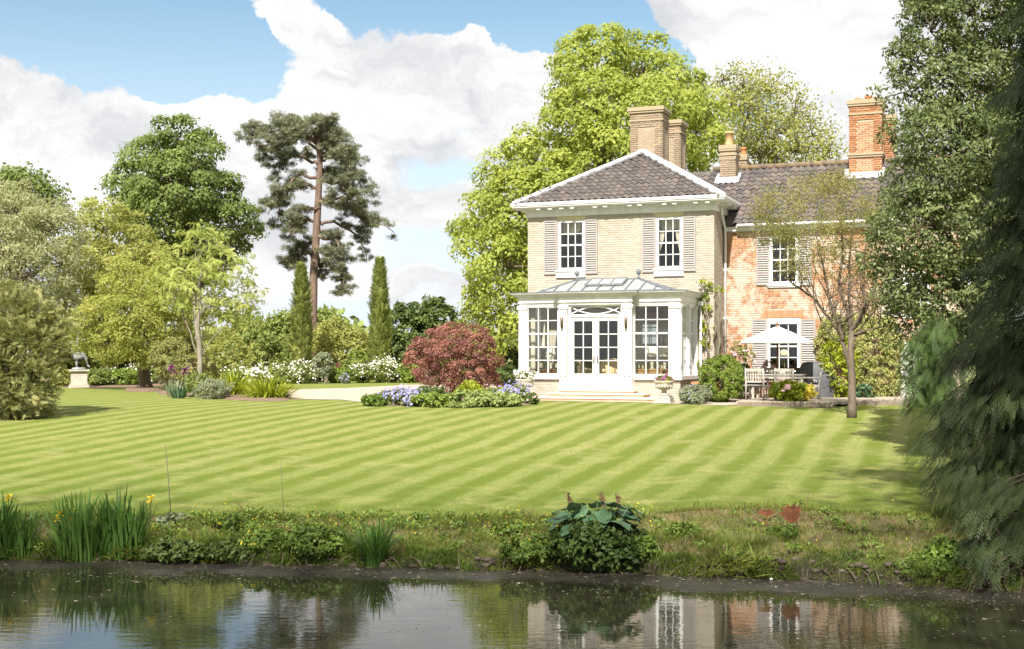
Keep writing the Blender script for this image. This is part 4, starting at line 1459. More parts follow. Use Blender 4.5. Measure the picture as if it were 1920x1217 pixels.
for k, (dx, w_, h_) in enumerate(((-.34, .12, .16), (-.2, .1, .13), (.3, .1, .2), (.4, .12, .14))):
    f_ = inroom('photo_frame', ['dark photo frame at the door end of the honey coloured table', 'small photo frame beside the lamp foot on the honey coloured table', 'tall photo frame just past the lamp on the honey coloured table', 'low photo frame at the outer end of the honey coloured table'][k], 'photo frame', a2_ + dx, .78, zt2 + .001, R(random.uniform(-12, 12)))
    m = MB(); m.box(-w_ / 2, w_ / 2, 0, .02, 0, h_); m.bar((0, .03, h_ * .6), (0, .08, 0), .03, .01); m.build('frame', [iron, wood2][k % 2], f_)
    m = MB(); m.box(-w_ / 2 + .02, w_ / 2 - .02, -.003, -.0005, .02, h_ - .02); m.build('picture', picm, f_)
st_ = side_table(A(1246, 1.6), 1.6, .4, .4, GAR, .6, 'small lamp table in the far corner of the garden room')
table_lamp(A(1246, 1.6), 1.6, GAR + .601, 'second cream shaded lamp standing in the far corner of the garden room', 1.15, .2)


def armchair(a, v, rz, label, mm):
    ac = inroom('armchair', label, 'armchair', a, v, GAR + .001, rz)
    m = MB(); m.box(-.3, .3, -.32, .25, .18, .42); m.box(-.27, .27, -.34, .22, .421, .5); m.build('seat', mm, ac)
    m = MB()
    pr = [(-.36, .42), (-.36, .78), (-.3, .90), (-.12, .96), (.12, .96), (.3, .90), (.36, .78), (.36, .42)]
    vs = [(x, .26 + (z - .42) * .18, z) for x, z in pr] + [(x, .40 + (z - .42) * .18, z) for x, z in pr]
    n = len(pr)
    m.add(vs, [tuple(range(n - 1, -1, -1)), tuple(range(n, 2 * n))] + [(i, (i + 1) % n, n + (i + 1) % n, n + i) for i in range(n)]); m.build('backrest', mm, ac)
    for sx in (-1, 1):
        m = MB(); m.tube([(sx * .36, -.34, .56), (sx * .36, .3, .60)], .07, 10); m.box(sx * .36 - .055, sx * .36 + .055, -.33, .3, .18, .555); m.build('armrest', mm, ac)
        for sy in (-.28, .22):
            m = MB(); m.tube([(sx * .3, sy, .18), (sx * .3, sy, 0)], [.03, .018], 8); m.build('leg', wood2, ac)
    return ac


armchair(A(1150, .9), .9, R(25), 'cream upholstered armchair seen through the second glazed door leaf', fabric)
armchair(A(1086, .9), .9, R(160), 'patterned brown armchair seen through the first glazed door leaf', mat('patterned_fabric', (0.30, 0.22, 0.16), (0.10, 0.07, 0.06), 14, .9))
# pictures and paned mirror on the back wall
for k, (px, py, w_, h_, lab) in enumerate(((1050, 641, .22, .34, 'small framed picture on the back wall beside the garden room curtain'), (1128, 640, .34, .42, 'framed picture hanging in the dark room behind the doors'), (1240, 640, .2, .4, 'dark framed picture on the back wall beside the paned mirror'))):
    v = CV - .045 if k != 1 else VM + 4.25
    p = inroom('wall_picture', lab, 'picture', A(px, v), v, Zz(px, py, v))
    m = MB(); ring2 = [(-w_ / 2, -h_ / 2, w_ / 2, -h_ / 2 + .03), (-w_ / 2, h_ / 2 - .03, w_ / 2, h_ / 2), (-w_ / 2, -h_ / 2 + .03, -w_ / 2 + .03, h_ / 2 - .03), (w_ / 2 - .03, -h_ / 2 + .03, w_ / 2, h_ / 2 - .03)]
    for q4 in ring2: m.box(q4[0], q4[2], -.03, 0, q4[1], q4[3])
    m.build('frame', wood2, p)
    m = MB(); m.box(-w_ / 2 + .03, w_ / 2 - .03, -.012, -.004, -h_ / 2 + .03, h_ / 2 - .03); m.build('picture', picm, p)
mir = inroom('wall_mirror', 'tall paned mirror on the back wall reflecting the garden', 'mirror', A(1218, CV), CV - .045, Zz(1218, 622, CV))
m = MB(); w_, h_ = .62, .84
for k in range(3): m.box(-w_ / 2 + k * (w_ - .03) / 2, -w_ / 2 + k * (w_ - .03) / 2 + .03, -.03, 0, -h_ / 2, h_ / 2)
for k in range(4): m.box(-w_ / 2 + .03, w_ / 2 - .03, -.028, -.001, -h_ / 2 + k * (h_ - .03) / 3, -h_ / 2 + k * (h_ - .03) / 3 + .03)
m.build('frame', tan, mir)
mg = mat('mirror_glass', (.6, .62, .6), None, rough=.03, metal=1.0)
m = MB(); m.box(-w_ / 2 + .031, w_ / 2 - .031, -.012, -.004, -h_ / 2 + .031, h_ / 2 - .031); m.build('mirror_glass', mg, mir)
bl = inroom('window_blind', 'rolled brown blind above the paned mirror', 'blind', A(1218, CV - .3), CV - .3, Zz(1218, 592, CV - .3))
m = MB(); m.box(-.45, .45, -.02, .0, -.12, .12); m.tube([(-.46, -.01, .13), (.46, -.01, .13)], .03, 8); m.build('blind', wood2, bl)


def curtain(a0, a1, v, z0, z1, label, pinch=None, group=None, rot=None):
    """hanging folds; pinch = (height share, side) gathers it with a tie-back"""
    cu = inroom('curtain', label, 'curtain', (a0 + a1) / 2, v, z0, 0, group)
    m = MB()
    nx, nz = 30, 14
    w_ = a1 - a0; h_ = z1 - z0
    vs, fs = [], []
    for j in range(nz + 1):
        zz = h_ * j / nz
        for i in range(nx + 1):
            f_ = i / nx - .5
            sc, sh_ = 1, 0
            if pinch:
                dd_ = abs(zz / h_ - pinch[0])
                g_ = math.exp(-(dd_ / .2) ** 2) if zz / h_ > pinch[0] else math.exp(-(dd_ / .45) ** 2)
                sc = 1 - .6 * g_; sh_ = pinch[1] * w_ * .28 * g_
            vs.append((f_ * w_ * sc + sh_, .03 * math.sin(f_ * 2 * PI * 5.5) + .004 * math.sin(j + i), zz))
    for j in range(nz):
        for i in range(nx):
            p = j * (nx + 1) + i
            fs.append((p, p + 1, p + nx + 2, p + nx + 1))
    b_ = len(vs)
    vs2 = [(x, y + .012, z) for x, y, z in vs]
    m.add(vs + vs2, fs + [tuple(b_ + q4 for q4 in f_[::-1]) for f_ in fs], 0, .5, True)
    m.build('folds', curtain_m, cu)
    return cu


curtain(A(991, .35), A(1004, .35), .35, GAR + .02, zarch - .02, 'long pale curtain at the outer corner behind the window nearest the red bush')
curtain(A(1009, 1.9), A(1022, 1.9), 1.9, GAR + .02, zarch - .02, 'long pale curtain hanging deeper in the room behind the red bush window')
curtain(A(1230, VM + .4), A(1247, VM + .4), VM + .4, wrz0 - .3, wrz1 + .05, 'tied back cream curtain beside the louvred shutter in the upper window over the urn', (.38, -1))
curtain(A(1266, VM + .4), A(1281, VM + .4), VM + .4, wrz0 - .3, wrz1 + .05, 'tied back cream curtain at the outer jamb of the upper window over the urn', (.38, 1))
bl = inroom('window_blind', 'scalloped cream blind at the head of the upper window over the steps', 'blind', A(1070, VM + .35), VM + .35, wlz1 - .48)
m = MB()
vs, fs = [], []
for i in range(25):
    x = -.36 + .72 * i / 24
    vs += [(x, .01 * math.sin(i * 1.3), .14 * (2 * i / 24 - 1) ** 2), (x, .01 * math.sin(i * 1.3), .5), (x, .012 + .01 * math.sin(i * 1.3), .14 * (2 * i / 24 - 1) ** 2), (x, .012 + .01 * math.sin(i * 1.3), .5)]
for i in range(24):
    a = i * 4
    fs += [(a, a + 4, a + 5, a + 1), (a + 3, a + 7, a + 6, a + 2)]
m.add(vs, fs, 0, .5, True); m.build('blind', curtain_m, bl)
bl = inroom('window_blind', 'short cream pelmet blind at the head of the upper window over the urn', 'blind', A(1256, VM + .33), VM + .33, wrz1 - .42)
m = MB(); m.add(vs, fs, 0, .5, True); m.build('blind', curtain_m, bl)
# chair by the upper window, standing lamp behind the ground-floor window of the wing
cz = inroom('bedroom_chair', 'small white chair back seen low in the upper window over the urn', 'chair', A(1240, VM + .9), VM + .9, 3.001, R(20))
m = MB(); m.box(-.2, .2, -.2, .2, .38, .42); m.build('seat', canvas, cz)
m = MB(); m.box(-.2, -.16, .16, .2, .421, .95); m.box(.16, .2, .16, .2, .421, .95); m.box(-.159, .159, .165, .195, .80, .95); m.build('backrest', canvas, cz)
for sx in (-.17, .17):
    for sy in (-.17, .17):
        m = MB(); m.tube([(sx, sy, 0), (sx, sy, .379)], .018, 8); m.build('leg', canvas, cz)
fl_ = inroom('floor_lamp', 'cream shaded standing lamp behind the ground floor window of the brick wing', 'lamp', A(1471, VW + .9), VW + .9, .101)
zs0, zs1 = Zz(1471, 669, VW + .9) - .1, Zz(1471, 658, VW + .9) - .1
m = MB(); m.lathe([(.14, 0), (.14, .02), (.02, .04), (.014, .5), (.014, zs1)], (0, 0, 0), 12); m.build('stand', brass, fl_)
m = MB(); m.lathe([(.20, zs0), (.12, zs1 + .06), (.115, zs1 + .06), (.195, zs0)], (0, 0, 0), 18); m.build('lamp_shade', mat('lamp_shade_yellow', (.72, .60, .36), None, rough=.8), fl_)
# ------------------------------------------------------------------ ground pieces beyond the lawn
def G(px, py):
    """point on the flat upper ground seen at this photo position"""
    Y = CH * F / (py - HY)
    return ((px - 960) / F * Y, Y)


def patch(name, pts, dz, matl, kind='structure', parent=None):
    me = bpy.data.meshes.new(name)
    me.from_pydata([(p[0], p[1], float(gz(p[0], p[1])) + dz) for p in pts], [], [tuple(range(len(pts)))])
    me.materials.append(matl); me.update()
    return tag(link(name, me, parent), kind=kind)


def bed(name, pts):
    c = np.mean(np.array(pts), axis=0)
    rings = [(1.0, .006), (.93, .05), (.6, .09), (.05, .10)]
    V = []
    for k, dz in rings:
        for p in pts:
            q_ = c + (np.array(p) - c) * k
            V.append((q_[0], q_[1], float(gz(q_[0], q_[1])) + dz))
    n = len(pts)
    Fc = [(j * n + i, j * n + (i + 1) % n, (j + 1) * n + (i + 1) % n, (j + 1) * n + i) for j in range(3) for i in range(n)] + [tuple(3 * n + i for i in range(n))]
    me = bpy.data.meshes.new(name); me.from_pydata(V, [], Fc); me.materials.append(soil)
    me.polygons.foreach_set('use_smooth', [True] * len(Fc)); me.update()
    return tag(link(name, me), kind='structure')


gravel_m = mat('gravel', (0.44, 0.37, 0.30), (0.33, 0.275, 0.22), 26.0, 0.95, bump=.5, detail=6)


def smooth_poly(P, n=8):
    P = [Vector((p[0], p[1])) for p in P]
    o = []
    for i in range(len(P)):
        p0, p1, p2, p3 = P[i - 1], P[i], P[(i + 1) % len(P)], P[(i + 2) % len(P)]
        for k in range(n):
            u = k / n
            o.append(.5 * ((2 * p1) + (p2 - p0) * u + (2 * p0 - 5 * p1 + 4 * p2 - p3) * u * u + (3 * p1 - p0 - 3 * p2 + p3) * u ** 3))
    return [(v.x, v.y) for v in o]


dv = [G(545, 749), G(640, 750), G(690, 755), G(760, 752), G(900, 750), G(1000, 753), HW(-5.0, -1.2)[:2], HW(-1, -1.3)[:2], HW(1.8, -1.9)[:2], HW(2.1, -1.0)[:2], HW(2.1, 3.9)[:2],
      HW(.5, 3.9)[:2], HW(.5, 2.4)[:2], HW(-5.9, 2.4)[:2], HW(-6.2, 8)[:2], G(960, 713), G(900, 716), G(770, 722), G(650, 728), G(545, 731), (-7.5 - 4, 53), G(440, 733), G(430, 742)]
patch('gravel_drive', dv, .012, gravel_m)
bed1 = smooth_poly([G(694, 757), G(760, 758.5), G(880, 759), G(990, 758), G(998, 753), G(960, 748), G(900, 739), G(830, 740), G(740, 748)], 4)
bed('flower_bed', bed1)
bed2 = smooth_poly([G(305, 740), G(380, 745), G(450, 751), G(530, 752), G(546, 746), G(520, 738), G(430, 732), G(330, 731), G(298, 734)], 4)
bed('flower_bed', bed2)
bed('flower_bed', smooth_poly([G(235, 733), G(270, 735), G(305, 733), G(300, 729), G(270, 728), G(240, 729)], 4))
bed('flower_bed', smooth_poly([G(108, 726), G(300, 724), G(480, 715), G(640, 713), G(770, 710), G(960, 708), G(960, 696), G(600, 690), G(300, 700), G(100, 705)], 4))

# ------------------------------------------------------------------ patio
patio = tag(empty('patio', HW(2.1, -1.8, 0), -HA), kind='structure')
pz = .10
v1p = -1.78
xs0, xs1 = A(1380, v1p), A(1562, v1p)
xe = A(1740, 2.8)
x2 = A(1600, 2.4)
px_org = (2.1, -1.8)


def slab(x0, x1, y0, y1, z1=pz, lip=.0):
    m = MB(); g = .006
    z = random.uniform(-.004, .004)
    m.box(x0 + g - px_org[0], x1 - g - px_org[0], y0 + g - px_org[1], y1 - g - px_org[1], .02, z1 + z, 0, random.uniform(.2, 1))
    m.build('paving_slab', paver, patio)


m = MB()
m.box(0, xs1 - px_org[0] - .02, .02, 1.75, -.05, .07); m.box(0, xe - px_org[0], 1.752, 5.75, -.05, .07)
m.build('patio_base', mat('patio_joint', (0.22, 0.18, 0.14), (0.16, 0.13, 0.10), 8, .95), patio)
yv = v1p
while yv < 3.9:
    y1_ = min(yv + .62, 3.95)
    xx = xs0 + random.uniform(-.0, .0)
    xend = xs1 + (0 if yv < .6 else 0)
    # the front edge runs back on a slant past the tree
    xend = xs1 + max(0, (yv - v1p)) * .45 if yv < 2.2 else xe
    while xx < xend - .1:
        w_ = random.choice((.62, .9, .62, .45))
        x1_ = min(xx + w_, xend)
        slab(xx, x1_, yv, y1_)
        xx = x1_
    yv = y1_


# ------------------------------------------------------------------ trees
def limb_path(a, b, sag=.0, wob=.06, n=5, rs=RS):
    a, b = np.asarray(a, float), np.asarray(b, float)
    L = np.linalg.norm(b - a)
    pts = []
    for i in range(n + 1):
        u = i / n
        p = a + (b - a) * u + rs.normal(size=3) * wob * L * .5 * math.sin(PI * u)
        p[2] += sag * L * math.sin(PI * u)
        pts.append(p)
    return pts


def woody(root, base, top, lobes, r0, matl, nsec=3, twigs=0, C=None, fork=.35, wob=.08, sep=False, rtop=.45, n=9, rs=RS):
    """trunk from base to top, limbs to the lobes, twigs to the leaf clumps; root-relative"""
    base, top = np.asarray(base, float), np.asarray(top, float)
    org = np.array(root.location)
    tp = limb_path(base, top, 0, wob * .35, 7, rs)
    m = MB()
    rad = [r0 * (1.5 if i == 0 else 1.0) * (1 - (1 - rtop) * i / 7) for i in range(8)]
    m.tube([p - org for p in tp], rad, n)
    mt = m
    bm = MB()
    ends = []
    for L in lobes:
        c = np.array(L[:3])
        u = fork + (1 - fork) * RS.random()
        k = u * 7
        i0 = min(int(k), 6)
        s = tp[i0] + (tp[i0 + 1] - tp[i0]) * (k - i0)
        if c[2] < s[2] + .2: s = tp[max(1, int(fork * 7))]
        rr = r0 * (.30 + .25 * min(1, L[3] / 2.5)) * (1 - .35 * u)
        p = limb_path(s, c, .10, wob, 6, rs)
        bm.tube([q4 - org for q4 in p], [rr * (1 - .75 * i / 6) for i in range(7)], 7)
        ends.append((p, rr))
    if twigs and C is not None and len(ends):
        E = np.array([[p[3], p[4], p[6]] for p, _ in ends]).reshape(-1, 3)
        pick = RS.choice(len(C), size=min(twigs, len(C)), replace=False)
        for i in pick:
            d = np.linalg.norm(E - C[i], axis=1)
            j = int(np.argmin(d))
            p = limb_path(E[j], C[i], .05, .10, 3, rs)
            rr = max(.008, r0 * .09)
            bm.tube([q4 - org for q4 in p], [rr, rr * .7, rr * .5, rr * .25], 4)
    trunk = mt.build('trunk', matl, root)
    if bm.v: bm.build('branches' if False else 'limbs_and_twigs', matl, root)
    return trunk


def tree(name, label, cat, base, top, lobes, lm, bmat, ncl, per, cr, leaf, r0, group=None, twigs=120, seed=1, tv=LEAF_V, tf=LEAF_F, wob=.08, fork=.35, lo=.62, cull=.66, apart=0.0, **kw):
    rs = np.random.default_rng(seed)
    root = thing(name, label, cat, tuple(base), 0, group)
    if kw.get('shell') and cr > .6: lobes = [(*L[:3], *(max(r_ - .45 * cr, r_ * .6) for r_ in L[3:])) for L in lobes]
    C, D = clumps(lobes, ncl, rs, lo, 1.04, cull, apart)
    f = Foil()
    leafy(f, C, D, per, cr, leaf, rs, tv=tv, tf=tf, **kw)
    f.build('crown', lm, root, origin=base)
    woody(root, base, top, lobes, r0, bmat, twigs=twigs, C=C, wob=wob, fork=fork, rs=rs)
    return root


def ground_at(px, Y, dz=-.05):
    X = (px - 960) / F * Y
    return np.array([X, Y, float(gz(X, Y)) + dz])


lf_lime = leafmat('leaf_lime', (0.2, 0.255, 0.042), (0.43, 0.475, 0.11), 0.5)
lf_maple = leafmat('leaf_maple', (0.095, 0.14, 0.034), (0.24, 0.3, 0.085), 0.42)
lf_willow = leafmat('leaf_willow', (0.22, 0.24, 0.12), (0.44, 0.44, 0.24), 0.45)
lf_yellow = leafmat('leaf_yellow_green', (0.215, 0.25, 0.055), (0.45, 0.45, 0.145), 0.5)
lf_thorn = leafmat('leaf_thorn', (0.205, 0.24, 0.045), (0.44, 0.445, 0.125), 0.5)
lf_robin = leafmat('leaf_robinia', (0.24, 0.3, 0.06), (0.46, 0.49, 0.16), 0.5)
lf_dark = leafmat('leaf_dark_green', (0.0480, 0.0800, 0.0224), (0.1440, 0.1920, 0.0480), .25)
lf_mid = leafmat('leaf_mid_green', (0.11, 0.155, 0.032), (0.27, 0.31, 0.085), .34)
lf_holm = leafmat('leaf_evergreen', (0.058, 0.086, 0.028), (0.205, 0.24, 0.09), .26, .42)
lf_pine = leafmat('needle_pine', (0.085, 0.1, 0.062), (0.235, 0.245, 0.14), .22)
lf_cyp = leafmat('needle_cypress', (0.1200, 0.1575, 0.0330), (0.2625, 0.2925, 0.0750), .25)
lf_law = leafmat('needle_lawson', (.018, .034, .012), (.078, .108, .036), .2)
lf_law2 = leafmat('needle_soft_green', (.032, .064, .014), (.095, .148, .040), .3)
lf_jun = leafmat('needle_juniper', (.095, .115, .034), (.36, .35, .14), .28)
lf_red = leafmat('leaf_smoke_bush', (0.115, 0.046, 0.048), (0.4, 0.185, 0.135), .38)
lf_small = leafmat('leaf_olive_bronze', (0.17, 0.165, 0.05), (0.34, 0.315, 0.115), .40)
lf_late = leafmat('leaf_late_tree', (0.19, 0.21, 0.045), (0.39, 0.39, 0.12), .40)
lf_box = leafmat('leaf_box', (0.1, 0.16, 0.022), (0.26, 0.33, 0.06), .30)
lf_var = leafmat('leaf_variegated', (0.19, 0.23, 0.05), (0.5, 0.48, 0.2), .30)
lf_spot = leafmat('leaf_bright_laurel', (0.1080, 0.1688, 0.0162), (0.3780, 0.4050, 0.0338), .35)
lf_iris = leafmat('leaf_iris', (0.035, 0.095, 0.018), (0.115, 0.215, 0.045), .35, .4)
lf_grass = leafmat('grass_rough', (0.085, 0.13, 0.02), (0.24, 0.27, 0.055), .35, .7)
lf_straw = leafmat('grass_dry', (0.140, 0.095, 0.045), (0.300, 0.225, 0.115), .3, .8)
lf_host = leafmat('leaf_blue_green', (0.038, 0.085, 0.038), (0.09, 0.16, 0.085), .18, .35)
lf_weed = leafmat('leaf_weed', (0.0675, 0.1200, 0.0210), (0.1800, 0.2550, 0.0450), .3)
lf_grey = leafmat('leaf_grey_green', (0.1540, 0.1870, 0.0990), (0.3300, 0.3520, 0.2310), .3)
fl_white = leafmat('petal_white', (0.62, 0.58, 0.50), (0.80, 0.78, 0.74), .25, .6)
fl_blue = leafmat('petal_blue', (0.21, 0.19, 0.46), (0.40, 0.37, 0.68), .25, .6)
fl_pink = leafmat('petal_pink', (0.55, 0.25, 0.32), (0.72, 0.50, 0.52), .25, .6)
fl_yel = leafmat('petal_yellow', (0.65, 0.40, 0.01), (0.80, 0.60, 0.03), .25, .6)
fl_purp = leafmat('petal_purple', (0.13, 0.02, 0.11), (0.30, 0.09, 0.25), .25, .6)
fl_brown = leafmat('seedhead_brown', (0.14, 0.07, 0.05), (0.26, 0.15, 0.11), .2, .8)
fl_yel2 = leafmat('leaf_golden', (0.45, 0.36, 0.03), (0.62, 0.52, 0.08), .35, .6)

# big lime behind the house
Y = 62
lm = [lobe(*a, Y, dY) for a, dY in (((1120, 108, 70), 2), ((1085, 150, 60), 1), ((1205, 136, 74), 3), ((1255, 175, 72), 2), ((1115, 215, 92), -1), ((1225, 235, 95), -2), ((1310, 245, 62), 1),
                                    ((1055, 265, 72), 1), ((1005, 305, 70), 0), ((1150, 310, 95), -2), ((960, 340, 62), 1), ((925, 405, 60), 1), ((985, 400, 80), -1), ((905, 478, 52), 0), ((950, 500, 70), -2),
                                    ((893, 555, 42), 0), ((935, 585, 62), -1), ((912, 632, 40), -1), ((1050, 370, 85), -2), ((1290, 300, 55), 3), ((965, 620, 45), -2), ((1330, 215, 40), 3), ((1010, 470, 70), 1), ((1250, 330, 60), 3), ((880, 430, 36), 2))]
tree('lime_tree', 'huge bright yellow-green broadleaved tree towering behind the cream house', 'tree', ground_at(1120, 63), W(1130, 190, 63), lm, lf_lime, bark, 1500, 240, 1.0, .215, .55, seed=2, twigs=200, up=.35, tmu=.5, tclump=.15, tleaf=.12, lo=.8, droop=.6, rand=.35, flat=.75, shell=1, apart=.9)
# late leafing tree behind the wing
Y = 78
lm = [lobe(*a, Y, dY) for a, dY in (((1390, 165, 50), 0), ((1440, 175, 52), 2), ((1490, 210, 52), 1), ((1400, 225, 55), -1), ((1450, 250, 60), 0), ((1520, 255, 45), 1), ((1555, 285, 34), 0), ((1370, 200, 36), 2), ((1490, 285, 50), 0), ((1420, 290, 46), 1), ((1385, 270, 40), 1), ((1355, 150, 28), 0))]
tree('ash_tree', 'thinly leaved olive-green tree with bare twigs showing above the brick wing roof', 'tree', ground_at(1450, 78), W(1452, 240, 78), lm, lf_late, barkl, 620, 16, .75, .20, .35, seed=3, twigs=420, wob=.16, lo=.3, cull=.3, rand=.8)
# maple on the far lawn
Y = 85
lm = [lobe(*a, Y, dY) for a, dY in (((335, 262, 54), 0), ((295, 310, 62), 1), ((372, 300, 54), -1), ((262, 350, 58), 1), ((330, 360, 82), -2), ((405, 365, 52), 0), ((440, 415, 52), -1), ((300, 420, 72), 0), ((380, 440, 76), 0),
                                    ((472, 432, 28), 0), ((252, 385, 34), 1), ((432, 462, 38), 0), ((232, 368, 24), 0), ((360, 250, 34), 1), ((420, 340, 26), 2), ((350, 500, 60), 2), ((290, 480, 50), 2))]
tree('maple_tree', 'tall dense green maple rising behind the yellow-green trees', 'tree', ground_at(350, 85), W(345, 290, 85), lm, lf_maple, bark, 900, 230, 1.25, .26, .5, seed=4, tmu=.5, tclump=.17, twigs=140, lo=.8, droop=.5, rand=.4, up=.4, flat=.65, shell=1, apart=1.0)
# grey willow at the edge of the view
Y = 62
lm = [lobe(*a, Y, dY) for a, dY in (((25, 400, 70), 0), ((85, 440, 70), -1), ((60, 510, 80), -2), ((5, 480, 90), -1), ((115, 500, 50), -1), ((-70, 450, 100), 0), ((-150, 500, 110), 0), ((130, 550, 40), -1), ((40, 580, 60), -1), ((100, 590, 50), -2), ((-60, 590, 100), 0))]
tree('willow_tree', 'silvery grey-green willow filling the view behind the golden juniper', 'tree', ground_at(-20, 62), W(0, 460, 62), lm, lf_willow, bark, 900, 130, .78, .25, .5, seed=5, shell=1, apart=.7, tv=NARROW_V, twigs=160, droop=.7, lo=.55, rand=.7, up=.2)
Y = 95
lm = [lobe(*a, Y) for a in ((50, 365, 48), (92, 372, 24), (5, 380, 60), (30, 340, 26), (-60, 390, 70), (70, 400, 40), (20, 430, 60))]
tree('distant_tree', 'mid green tree top peering over the silvery willow', 'tree', ground_at(20, 95), W(30, 390, 95), lm, lf_maple, bark, 360, 30, .8, .33, .4, seed=6, group='trees at the back of the garden')
# yellow-green trees
Y = 66
lm = [lobe(*a, Y, dY) for a, dY in (((195, 420, 50), 0), ((235, 455, 62), 1), ((160, 470, 52), 0), ((270, 510, 62), 0), ((200, 530, 75), -1), ((140, 545, 52), 0), ((165, 400, 28), 1), ((255, 585, 60), 0), ((130, 610, 50), 0), ((200, 610, 60), 0), ((225, 410, 26), 1))]
tree('birch_tree', 'airy golden-green tree behind the thick-trunked spreading tree', 'tree', ground_at(195, 66), W(195, 440, 66), lm, lf_yellow, barkl, 820, 110, .68, .185, .25, seed=7, shell=1, apart=.6, twigs=160, lo=.45, rand=.75)
Y = 52
lm = [lobe(*a, Y, dY) for a, dY in (((235, 580, 62), 0), ((295, 555, 55), 0), ((270, 610, 66), -1), ((190, 610, 45), 0), ((335, 600, 50), 0), ((205, 640, 38), -.5), ((318, 612, 30), .5), ((270, 650, 34), -1), ((240, 535, 48), .5), ((170, 640, 26), 0), ((150, 628, 24), .3), ((135, 636, 16), .4), ((350, 600, 22), .8))]
tree('hawthorn_tree', 'spreading yellow-green tree with a thick short trunk beside the statue', 'tree', ground_at(272, 52), W(272, 610, 52), lm, lf_thorn, bark, 700, 150, .50, .11, .27, seed=8, shell=1, apart=.45, twigs=160, lo=.55, rand=.7, fork=.55)
Y = 50
lm = [lobe(*a, Y, dY) for a, dY in (((380, 470, 46), 0), ((345, 495, 42), 0), ((420, 505, 48), 0), ((375, 545, 60), -.6), ((435, 560, 48), 0), ((322, 545, 36), 0), ((470, 548, 16), 0), ((455, 590, 26), 0), ((400, 600, 36), -.5), ((320, 500, 26), .5), ((360, 455, 26), .5), ((485, 565, 10), 0))]
FV, FF = frond(5, .40, .35, .14)
tree('robinia_tree', 'feathery light green tree on a slim pale trunk behind the purple irises', 'tree', ground_at(373, 47), W(374, 520, 49), lm, lf_robin, barkl, 620, 26, .46, .20, .12, seed=9, shell=1, apart=.42, flat=.45, twigs=150, tv=FV, tf=FF, lo=.45, rand=.45, droop=.4, up=.6)

